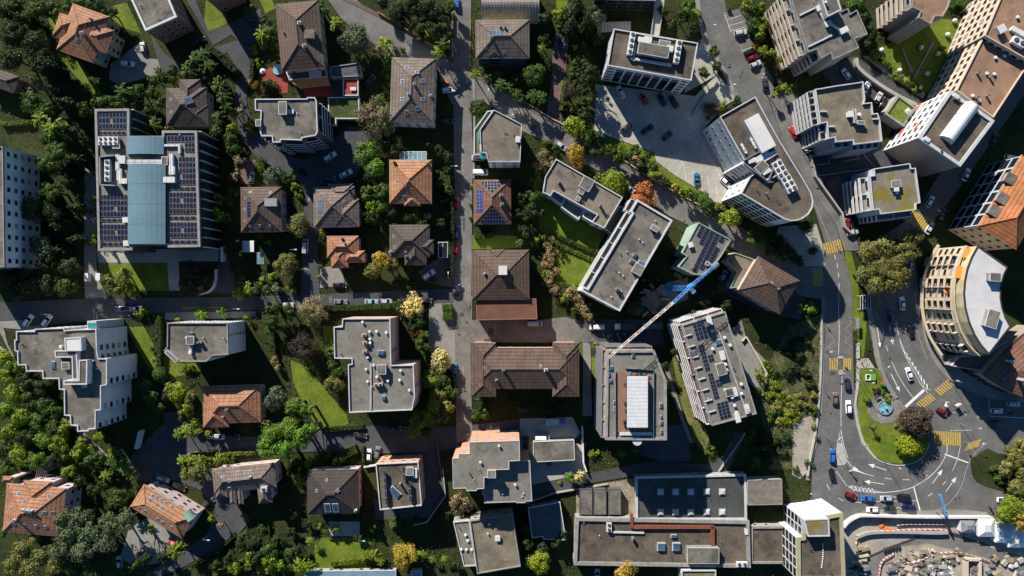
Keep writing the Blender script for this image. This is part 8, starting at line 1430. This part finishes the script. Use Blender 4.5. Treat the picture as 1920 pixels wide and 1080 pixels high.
# fountain ---------------------------------------------------------------------------------
fx, fy = 1657.5, 763; p = P(fx, fy); g = ground_z(p.x, p.y); ft = empty('fountain', (p.x, p.y, g), 'round turquoise fountain basin with a small statue in a cobbled circle', 'fountain'); R0 = 2.55
plain('basin', (.12, .42, .5), .5); glass('water', (.16, .46, .55), .06); b = MB(); k = 28
for r0, r1, z0, z1 in ((R0, R0, -.05, .5), (R0, R0 - .35, .5, .52), (R0 - .35, R0 - .35, .52, .1)):
    vs = [(r0 * math.cos(6.2832 * i / k), r0 * math.sin(6.2832 * i / k), z0) for i in range(k)] + [(r1 * math.cos(6.2832 * i / k), r1 * math.sin(6.2832 * i / k), z1) for i in range(k)]; b.add(vs, [(i, (i + 1) % k, k + (i + 1) % k, k + i) for i in range(k)])
b.build('rim', 'concrete', ft); b = MB(); b.add([(2.2 * math.cos(6.2832 * i / k), 2.2 * math.sin(6.2832 * i / k), .36) for i in range(k)], [tuple(range(k))]); b.build('water_surface', 'water', ft)
b = MB(); b.tube((.1, -.1, .1), (.1, -.1, .9), .35, .25, 10); b.tube((.1, -.1, .9), (.1, -.1, 1.1), .5, .4, 10); b.build('pedestal', 'concrete', ft); b = MB(); b.tube((.1, -.1, 1.1), (.12, -.1, 1.6), .2, .12, 8); b.tube((.12, -.1, 1.6), (.1, -.1, 1.85), .12, .08, 8); b.tube((.1, -.1, 1.5), (.5, .1, 1.75), .06, .04, 6); b.tube((.1, -.1, 1.5), (-.3, -.2, 1.3), .06, .04, 6); b.build('statue', 'wall_beige', ft)
b = MB(); zc = ground_z(p.x, p.y - 4)
rs = random.Random(4)
for i in range(900):
    a = rs.uniform(0, 6.283); rr = math.sqrt(rs.uniform(2.75 ** 2, 5.7 ** 2)); x, y = p.x + rr * math.cos(a) * 1.02, p.y + rr * math.sin(a) * .9 - .35
    if (x - p.x) ** 2 + (y - p.y) ** 2 < 2.7 ** 2: continue
    s = rs.uniform(.14, .28); b.box((x, y, zc - .03), s, s * rs.uniform(.6, 1), s * .5, rs.uniform(0, 3))
o = b.build('cobblestones', 'cobble', COBBLES); o['kind'] = 'stuff'
# kiosk boards, benches, shelter on the island
def board(x, y, ang, w, h, mat, label, cat='sign'):
    p = P(x, y); g = ground_z(p.x, p.y); r = empty('info_board', (p.x, p.y, g), label, cat, None, math.radians(ang))
    for s in (-1, 1): b = MB(); b.tube((s * w * .42, 0, -.05), (s * w * .42, 0, h), .05); b.build('post', 'grey_metal', r)
    b = MB(); b.box((0, 0, h * .45), w, .12, h * .6); b.build('panel', mat, r); b = MB(); b.box((0, 0, h * 1.05), w + .2, .6, .08); b.build('roof', mat, r)
plain('sign_red', (.5, .12, .10), .5); plain('sign_blue', (.04, .30, .62), .5); plain('sign_green', (.12, .38, .06), .5)
board(1651, 717, -10, 2.0, 1.8, 'sign_red', 'red and blue info board on the island lawn'); board(1653.5, 718.5, -10, 1.0, 1.9, 'sign_blue', 'blue panel beside the red info board')
bx_ = P(1628, 707); bk = empty('planter_box', (bx_.x, bx_.y, ground_z(bx_.x, bx_.y)), 'white framed planter with a green cover on the island lawn', 'planter')
for s in (-1, 1): b = MB(); b.box((s * .75 - .4, 0, 0), .25, 2.0, .6); b.build('frame_side', 'white_paint', bk); b = MB(); b.box((-.4, s * .9, 0), 1.3, .22, .58); b.build('frame_end', 'white_paint', bk)
b = MB(); b.box((1.4, 0, 0), 1.0, 1.9, .9); b.build('cover', 'sign_green', bk)
def bench(x, y, ang, label):
    p = P(x, y); g = ground_z(p.x, p.y); r = empty('park_bench', (p.x, p.y, g), label, 'bench', None, math.radians(ang)); b = MB(); b.box((0, 0, .42), 1.8, .45, .06); b.build('seat', 'timber', r); b = MB(); b.box((0, .26, .5), 1.8, .06, .4); b.build('backrest', 'timber', r)
    for s in (-.75, .75): b = MB(); b.box((s, 0, 0), .08, .42, .43); b.build('leg', 'dark_metal', r)
bench(1678, 797, 30, 'wooden bench under the copper-purple tree'); bench(1630, 800, -25, 'wooden bench beside the thin olive sapling'); bench(1645, 748, 10, 'dark bench behind the fountain basin'); bench(912, 636, 0, 'garden bench before the long brown building')
sp_ = sheet('paved_square', Y3((285, 300), (362, 298), (412, 372), (282, 374)), 'pale_concrete', raised=.14)
def wall(label, pts, w, h, mat='wall_concrete', name='garden_wall', cat='wall', z=0.0):
    v = [P(x, y, h) for x, y in pts]; r = empty(name, (v[0].x, v[0].y, 0), label, cat); base = r.location
    q = ribbon([(p.x, p.y) for p in v], w); n = len(v); b = MB()
    vs = [(p[0], p[1], -.1) for p in q] + [(p[0], p[1], h - .08) for p in q]; N = 2 * n
    b.add(vs, [(i, i + 1, N + i + 1, N + i) for i in range(N - 1)] + [(N - 1, 0, N, 2 * N - 1)]); b.build('wall_body', mat, r, base)
    q2 = ribbon([(p.x, p.y) for p in v], w + .08); b = MB(); vs = [(p[0], p[1], h - .1) for p in q2] + [(p[0], p[1], h) for p in q2]
    b.add(vs, [(i, i + 1, N + i + 1, N + i) for i in range(N - 1)] + [(N - 1, 0, N, 2 * N - 1)] + [(N + i, N + i + 1, 2 * N - 2 - i, 2 * N - 1 - i) for i in range(n - 1)]); b.build('coping', mat, r, base)
wall('pale curved wall along the left pavement of the main street', smoothline([(1541, 590), (1540, 690), (1533, 790), (1520, 860), (1515, 893)]), .4, 1.0, 'kerb_stone')
wall('long pale wall on the island side of the bus lane', smoothline(Y3((290, 185), (290, 300))), .8, .9, 'kerb_stone'); wall('low pale wall running down beside the island lawn', smoothline(Y3((291, 376), (289, 500), (268, 640), (272, 740), (300, 880), (345, 980))), .5, .7, 'kerb_stone')
wall('brick garden wall along the upper side of the diagonal street', smoothline([(708, 22), (760, 53), (840, 102)]), .35, 1.4, 'wall_brick'); wall('white post wall of the walled garden corner', [(848, 20), (848, 104)], .3, 1.6); wall('low wall between the diagonal street and the bank shrubs', smoothline([(962, 177), (1035, 222), (1112, 262), (1235, 342), (1375, 417)]), .3, .9, 'wall_concrete')
wall('retaining wall of the shaded lot by the main street', [(1522, 290), (1530, 330), (1560, 372), (1580, 400), (1585, 425), (1596, 436)], .5, 2.2); wall('path wall around the sphere lawn', smoothline([(1606, 108), (1612, 128), (1650, 158), (1690, 182), (1720, 196)]), 1.0, 2.0, 'wall_concrete')
wall('curved ramp wall of the lot beside the concrete forecourt', smoothline([(1300, 215), (1315, 190), (1335, 165), (1345, 150)]), .4, 1.2); wall('white gate wall at the west street yard', [(416, 463), (416, 490)], .9, 2.4, 'wall_white'); wall('white curved wall of the solar office yard', smoothline([(404, 505), (402, 530), (392, 546), (372, 552)]), .5, 1.6, 'wall_white'); wall('white gate pillar beside the lane to the solar office', [(183, 512), (183, 526)], 1.4, 2.2, 'wall_white'); wall('white gate pillar across the lane to the solar office', [(161, 512), (161, 528)], 1.2, 2.2, 'wall_white')
wall('stone wall below the footpath of the wood', smoothline([(0, 650), (28, 690), (42, 705)]), .5, 1.2); wall('grey wall along the south walkway', [(985, 945), (1040, 925), (1140, 908)], .3, 1.4); wall('white wall beside the shaded yard', [(1092, 800), (1094, 868), (1100, 885)], .4, 2.2, 'wall_white'); wall('railing wall along the diagonal ramp', [(1348, 885), (1372, 850), (1398, 812)], .3, 1.2, 'wall_concrete'); wall('beige wall round the paved corner by the wild slope', [(1430, 742), (1438, 700), (1400, 632), (1392, 640)], .4, 1.2, 'wall_beige')
wall('white terrace wall under the parked cars in the front yard', [(682, 876), (708, 872)], .4, 1.4, 'wall_white'); wall('white slab wall in the south-west yard', [(262, 808), (254, 842)], .9, 2.6, 'wall_white'); wall('light wall of the courtyard below the small flat block', [(775, 985), (800, 980), (835, 930), (830, 880)], .3, 1.2); wall('red-brown step wall by the small flat block', [(818, 830), (832, 920)], .4, 1.0, 'wall_dark')
# white spheres on the lawn
for i, (x, y) in enumerate(((1653, 94), (1687, 132), (1727, 89), (1759, 101), (1777, 65), (1790, 39), (1739, 138), (1725, 164))):
    p = P(x, y, .8)
    if 'sph' not in UNIT:
        bm = bmesh.new(); bmesh.ops.create_uvsphere(bm, u_segments=14, v_segments=9, radius=1.0); bmesh.ops.create_cone(bm, cap_ends=True, segments=10, radius1=.45, radius2=.35, depth=.3, matrix=Matrix.Translation((0, 0, -.95))); me = bpy.data.meshes.new('garden_sphere'); bm.to_mesh(me); bm.free(); me.materials.append(M['white_paint']); me.polygons.foreach_set('use_smooth', [True] * len(me.polygons)); UNIT['sph'] = me
    o = bpy.data.objects.new('garden_sphere', UNIT['sph']); put(o); g = ground_z(p.x, p.y); o.location = (p.x, p.y, g + .75); o.scale = (.8, .8, .8); tag(o, 'white round sphere on the lawn between the towers', 'sphere', 'white spheres on the lawn')
for pts in ([(1690, 90), (1708, 136)], [(1748, 80), (1712, 148)]): line('garden_path', pts, 4, 'paving', GROUND, .5)
# pools, parasols, tents
pp = P(522, 131); g = ground_z(pp.x, pp.y); pl = empty('paddling_pool', (pp.x, pp.y, g), 'round turquoise paddling pool on the red terrace', 'pool'); b = MB(); b.tube((0, 0, -.02), (0, 0, .6), 1.75, 1.7, 20, caps=False); b.tube((0, 0, .6), (0, 0, .45), 1.7, 1.5, 20, caps=False); b.build('pool_wall', 'white_paint', pl); b = MB(); b.tube((0, 0, .3), (0, 0, .5), 1.52, 1.52, 20); b.build('water_surface', 'water', pl)
def parasol(x, y, r, mat, label, z=0.0, square=False):
    p = P(x, y, z + 2.3); g = max(z, ground_z(p.x, p.y)); t = empty('parasol', (p.x, p.y, g), label, 'parasol'); b = MB(); b.tube((0, 0, -.02), (0, 0, 2.5), .04); b.tube((0, 0, -.02), (0, 0, .1), .3, .28, 10); b.build('pole', 'grey_metal', t); b = MB(); b.tube((0, 0, 1.95), (0, 0, 2.5), r, .05, 4 if square else 8); b.build('canopy', mat, t)
parasol(1704, 208, 1.2, 'white_paint', 'white parasol on the grass roofed podium', 5.05, True); parasol(323, 1020, .9, 'sign_red', 'red parasol beside the bright red small car'); parasol(1122, 728, .8, 'white_paint', 'small white parasol in the shade of the terrace block'); parasol(492, 133, 1.0, 'white_paint', 'small white parasol on the red terrace')
slat_roof('white fabric garden tent in the shaded garden', F((455, 452), (476, 452), (476, 472), (455, 472)), 2.6, 2, 'garden_tent', 'white_paint', 'tent', gl='white_paint'); slat_roof('small glass roofed garden pavilion', F((482, 474), (495, 474), (495, 495), (482, 495)), 2.6, 3, 'garden_pavilion', 'grey_metal', 'pavilion', gl='pale_glass'); slat_roof('white ladder-like trellis against the pink orange villa', F((70, 878), (88, 884), (80, 905), (66, 900)), 3.0, 5, 'trellis', 'white_paint', 'trellis')
slat_roof('glass bus shelter on the narrow green strip', F((1605, 597), (1611, 597), (1611, 616), (1605, 616)), 2.5, 4, 'bus_shelter', 'grey_metal', 'bus shelter', gl='pale_glass'); slat_roof('long dark glass shelter by the plane trees', F((1613, 555), (1632, 552), (1632, 578), (1613, 580)), 2.6, 4, 'bus_shelter', 'white_paint', 'bus shelter', gl='glass')
plain('orange_fence', (.75, .18, .04), .7); wall('orange plastic fence round the marked bay', [(826, 146), (850, 162)], .3, 1.0, 'orange_fence', 'barrier', 'barrier')
# ================================================================ CRANE
ct = P(1293, 540, 27); cz = 27.0; cr_ = empty('tower_crane', (ct.x, ct.y, 0), 'tower crane with blue mast and counter jib and a long white-red lattice jib', 'crane'); cbs = cr_.location
plain('crane_blue', (.03, .22, .60), .5, vary=.1); plain('crane_white', (.62, .58, .55), .5); plain('crane_red', (.5, .36, .33), .5)
def truss(a, b, w, hh, nseg, mat, mat2, name, parts=None):
    a, b = Vector(a), Vector(b); t = (b - a).normalized(); sd = t.cross(Vector((0, 0, 1)));
    if sd.length < .1: sd = Vector((1, 0, 0))
    sd.normalize(); up = sd.cross(t).normalized(); ch = [sd * w / 2, -sd * w / 2, up * hh] if name != 'mast' else [sd * w / 2 + up * hh / 2, -sd * w / 2 + up * hh / 2, -sd * w / 2 - up * hh / 2, sd * w / 2 - up * hh / 2]
    for s in range(nseg):
        p0, p1 = a.lerp(b, s / nseg), a.lerp(b, (s + 1) / nseg); m = MB(); n = len(ch)
        for c in ch: m.tube(p0 + c, p1 + c, .075, k=4)
        for i in range(n):
            m.tube(p0 + ch[i], p1 + ch[(i + 1) % n], .04, k=4); m.tube(p0 + ch[(i + 1) % n], p0.lerp(p1, .5) + ch[i], .035, k=4)
        m.build(name + '_section', mat if s % 2 == 0 else mat2, cr_, cbs)
truss((ct.x, ct.y, 0), (ct.x, ct.y, 26.4), 1.5, 1.5, 10, 'crane_blue', 'crane_blue', 'mast')
je = P(1141, 671, 27.6); jm = P(1263, 567, 27.6); jc = P(1347, 493, 27.6); top_ = Vector((ct.x, ct.y, 27.0)); hub = P(1300, 533, 27.2)
truss(hub, jm, .9, .9, 5, 'crane_blue', 'crane_blue', 'jib'); truss(jm, je, .75, .8, 18, 'crane_white', 'crane_red', 'jib'); truss(hub, jc, 1.0, .4, 7, 'crane_blue', 'crane_blue', 'counter_jib')
for i in range(2): m = MB(); q = hub.lerp(jc, .84 + .1 * i); m.box((q.x, q.y, 25.9), .9, 1.4, 1.8, .73); m.build('counterweight', 'concrete', cr_, cbs)
m = MB(); m.box((ct.x + .9, ct.y - .9, 25.6), 1.3, 1.5, 1.9, .7); m.build('cab', 'pale_glass', cr_, cbs); m = MB(); m.tube((ct.x, ct.y, 26.3), (hub.x, hub.y, 27.3), 1.0, .8, 10); m.tube((ct.x, ct.y, 0), (ct.x, ct.y, .5), 2.4, 2.4, 4); m.build('slewing_ring', 'crane_blue', cr_, cbs)
# ================================================================ BUILDING SITES
def crate(x, y, a, b, h, ang, mat, label, group, name='crate', cat='crate', z=None):
    p = P(x, y); g = ground_z(p.x, p.y) if z is None else z; m = MB(); m.box((0, 0, -.02), a, b, h); nb = max(2, int(a / .5))
    for i in range(nb): m.box(((i + .5) / nb * a - a / 2, 0, h - .021), a / nb * .6, b + .06, .07, mi=1)
    o = m.build(name, [mat, mat]); o.location = (p.x, p.y, g); o.rotation_euler[2] = ang; tag(o, label, cat, group)
rs = random.Random(21); pal = ['timber', 'concrete', 'rust_metal', 'grey_metal', 'white_paint', 'wall_beige', 'wall_beige', 'dark_metal', 'concrete', 'timber', 'pale_concrete', 'roof_pale']
kinds = ('stack of building boards on the excavated site', 'boards on the site', 'material_stack', 'building material')
for i in range(120):
    x, y = rs.uniform(1650, 1796), rs.uniform(1030, 1079)
    if y < 1078 - (x - 1650) * .9 and x < 1690: continue
    crate(x, y, rs.uniform(.7, 3.2), rs.uniform(.5, 1.4), rs.uniform(.3, 1.3), rs.uniform(-1.2, .4), pal[rs.randrange(len(pal))], kinds[0], kinds[1], kinds[2], kinds[3])
for i in range(22): crate(rs.uniform(1808, 1915), rs.uniform(1042, 1078), rs.uniform(.8, 3.0), rs.uniform(.6, 1.6), rs.uniform(.3, 1.4), rs.uniform(-.4, 1.2), pal[rs.randrange(len(pal))], 'stack of timber and steel beside the shaft', 'stacks beside the shaft', 'material_stack', 'building material')
for i in range(14): crate(rs.uniform(1592, 1622), rs.uniform(1022, 1078), rs.uniform(1.0, 3.6), rs.uniform(.4, 1.2), rs.uniform(.3, 1.6), rs.uniform(-.2, .3), ['timber', 'dark_metal', 'grey_metal', 'wall_yellow'][i % 4], 'scaffold pile at the foot of the yellow edged office', 'scaffold piles by the yellow edged office', 'material_stack', 'building material')
for i in range(16): crate(rs.uniform(1205, 1290), rs.uniform(510, 590), rs.uniform(.8, 3.2), rs.uniform(.5, 1.2), rs.uniform(.3, 1.6), rs.uniform(-1, 1), ['timber', 'dark_metal', 'rust_metal', 'wall_yellow', 'concrete'][i % 5], 'pile of planks and frames round the crane foot', 'piles round the crane foot', 'material_stack', 'building material')
def pipes(x0, y0, x1, y1, n, r, mat, label, group=None):
    a, b = P(x0, y0), P(x1, y1); g = ground_z(a.x, a.y); e = empty('pipe_bundle', (a.x, a.y, g), label, 'pipes', group); t = (b - a).normalized(); s = Vector((-t.y, t.x, 0))
    for i in range(n): m = MB(); o_ = s * (i - n / 2) * r * 2.05 + Vector((0, 0, r)); m.tube(o_, b - a + o_, r, k=8); m.build('pipe', mat, e)
for i in range(10):
    x, y = rs.uniform(1655, 1770), rs.uniform(1048, 1078); an_ = rs.uniform(-.9, .5); L_ = rs.uniform(14, 26); pipes(x, y, x + L_ * math.cos(an_), y + L_ * math.sin(an_), rs.randrange(3, 7), rs.uniform(.06, .16), ['rust_metal', 'grey_metal', 'timber', 'copper_sheet'][i % 4], 'bundle of long pipes on the excavated site', 'pipe bundles on the site')
def barrier(pts, label, group, n):
    q = smoothline(pts, 6); L = [0]
    for a, b in zip(q[:-1], q[1:]): L.append(L[-1] + math.dist(a, b))
    v = P(*q[0]); e = empty('safety_barrier', (v.x, v.y, ground_z(v.x, v.y)), label, 'barrier', group)
    def at(s):
        for i in range(len(L) - 1):
            if s <= L[i + 1]: f = (s - L[i]) / max(1e-6, L[i + 1] - L[i]); return (q[i][0] + (q[i + 1][0] - q[i][0]) * f, q[i][1] + (q[i + 1][1] - q[i][1]) * f)
        return q[-1]
    for i in range(n):
        a, b = P(*at(L[-1] * i / n)), P(*at(L[-1] * (i + 1) / n)); m = MB(); c = (a + b) / 2; an_ = math.atan2(b.y - a.y, b.x - a.x); m.box((c.x, c.y, .85), (b - a).length, .16, .28, an_); m.box((c.x, c.y, .35), (b - a).length, .1, .2, an_); m.tube((a.x, a.y, 0), (a.x, a.y, 1.1), .05); m.build('rail', ['white_paint', 'sign_red'][i % 2], e, e.location)
barrier(Y2((560, 300), (700, 290), (1060, 292)), 'red and white barrier along the trench under the hoarding', None, 22); barrier(Y2((130, 500), (150, 420), (260, 372), (560, 352), (1110, 355), (1330, 440)), 'long red and white barrier following the trench edge', None, 46); barrier(Y2((370, 850), (400, 690), (520, 600), (520, 585)), 'red and white barrier climbing beside the haul road', None, 18); barrier(Y2((620, 700), (760, 690), (900, 630), (1060, 590), (1270, 590)), 'red and white barrier across the excavated site', None, 26); barrier(Y2((1290, 600), (1420, 640), (1560, 690)), 'red and white barrier beside the shaft', None, 12)
wall('white hoarding fence curving round the road works', smoothline([(1583, 990), (1592, 980), (1607, 971), (1625, 968), (1700, 970), (1780, 971), (1862, 971)]), .5, 2.6, 'white_paint', 'hoarding', 'fence')
wall('concrete retaining wall of the trench', smoothline(Y2((160, 440), (300, 395), (600, 385), (1000, 395), (1120, 390))), .8, 1.6, 'wall_concrete', 'retaining_wall')
for x, y, w, l, t in ((1816, 988, 4.4, 3.6, 'grey topped white work cabin below the hoarding'), (1850, 990, 5.2, 5.6, 'white site tent beside the work cabin'), (1888, 1000, 7.5, 6.0, 'large white sheet roof over the site stairs'), (1908, 1012, 6, 5, 'lower white sheet roof over the site stairs')):
    p = P(x, y, 3); g = ground_z(p.x, p.y); e = empty('site_cabin', (p.x, p.y, g), t, 'cabin'); b = MB(); b.box((0, 0, -.02), w, l, 2.6); b.build('wall', 'wall_white', e); b = MB(); b.add([(-w / 2 - .2, -l / 2 - .2, 2.6), (w / 2 + .2, -l / 2 - .2, 2.6), (w / 2 + .2, l / 2 + .2, 2.6), (-w / 2 - .2, l / 2 + .2, 2.6), (-w / 5, -l / 5, 3.5), (w / 5, -l / 5, 3.5), (w / 5, l / 5, 3.5), (-w / 5, l / 5, 3.5)], [(0, 1, 5, 4), (1, 2, 6, 5), (2, 3, 7, 6), (3, 0, 4, 7), (4, 5, 6, 7), (3, 2, 1, 0)]); b.build('roof', 'white_sheet' if 'grey' not in t else 'grey_metal', e); b = MB(); b.box((w * .2, -l / 2 - .03, 0), .9, .08, 2.0); b.build('door', 'dark_metal', e)
for i, (x, y) in enumerate(Y2((430, 560), (462, 555), (490, 545), (515, 540), (548, 530), (580, 522))): crate(x, y, .15, 1.6, 1.1, -.3, 'dark_metal', 'dark post of the haul road railing', 'railing posts of the haul road', 'railing_post', 'post')
pipes(1622, 1045, 1668, 1024, 2, .12, 'dark_metal', 'pair of dark pipes along the haul road edge'); pipes(1668, 1024, 1725, 1004, 2, .12, 'dark_metal', 'pair of dark pipes climbing the haul road'); pipes(1780, 1000, 1855, 1022, 2, .12, 'dark_metal', 'pair of dark pipes below the work cabin')
sf = P(1818, 1062); e = empty('lift_shaft', (sf.x, sf.y, ground_z(sf.x, sf.y)), 'open pinkish concrete shaft with a dark mouth on the site', 'shaft')
for dx, dy, a, b_ in ((-2.2, 0, .7, 6), (2.2, 0, .7, 6), (0, 3, 5.1, .7)): m = MB(); m.box((dx, dy, -.05), a, b_, 2.2); m.build('shaft_wall', 'wall_beige', e)
m = MB(); m.box((0, -.3, 0), 3.6, 5.4, .1); m.build('shaft_floor', 'dark_metal', e)
# sign gantry over the road works junction
ga, gb = P(1761, 928, 6), P(1774, 968, 6); e = empty('sign_gantry', (gb.x, gb.y, 0), 'sign gantry with blue direction boards over the lower queue lanes', 'gantry'); base = e.location
m = MB(); m.tube((gb.x, gb.y, -.05), (gb.x, gb.y, 6.2), .2, .16, 8); m.build('post', 'grey_metal', e, base); m = MB(); m.box(((ga.x + gb.x) / 2, (ga.y + gb.y) / 2, 5.9), (gb - ga).length, .35, .35, math.atan2(gb.y - ga.y, gb.x - ga.x)); m.build('beam', 'grey_metal', e, base)
for f in (.12, .35, .72, .92): q = ga.lerp(gb, f); m = MB(); m.box((q.x + .3, q.y, 4.9), 1.7, .5, 1.5, math.atan2(gb.y - ga.y, gb.x - ga.x)); m.build('direction_board', 'sign_blue', e, base)
def sign(x, y, label, mat='sign_red'):
    p = P(x, y); r = empty('road_sign', (p.x, p.y, ground_z(p.x, p.y)), label, 'sign'); m = MB(); m.tube((0, 0, -.05), (0, 0, 2.8), .045); m.build('post', 'grey_metal', r); m = MB(); m.box((0, 0, 2.2), .75, .06, .75); m.build('plate', mat, r)
for a in ((1573, 668, 'road sign on the refuge above the bus bay crossing', 'white_paint'), (1575, 698, 'road sign on the refuge below the bus bay crossing', 'white_paint'), (1591, 877, 'keep left sign on the traffic island', 'sign_blue'), (1767, 752, 'sign at the refuge of the diagonal crossing', 'white_paint'), (1806, 834, 'sign on the refuge between the yellow crossings', 'sign_blue')): sign(*a)
# orange-striped works lights
for x, y, z, t in ((1651, 984, 0, 'orange warning frame lying at the trench head'), (1660, 990, 0, 'orange warning frame beside the trench ladder'), (1668, 993, 0, 'orange warning frame at the trench barrier')): crate(x, y, 1.6, .9, .5, .6, 'orange_fence', t, None, 'warning_frame', 'barrier')
board(1789, 757, 30, 1.5, 2.2, 'white_paint', 'white ticket board at the diagonal crossing'); board(1768, 756, 70, 1.6, 2.2, 'white_paint', 'white notice board on the crossing refuge')
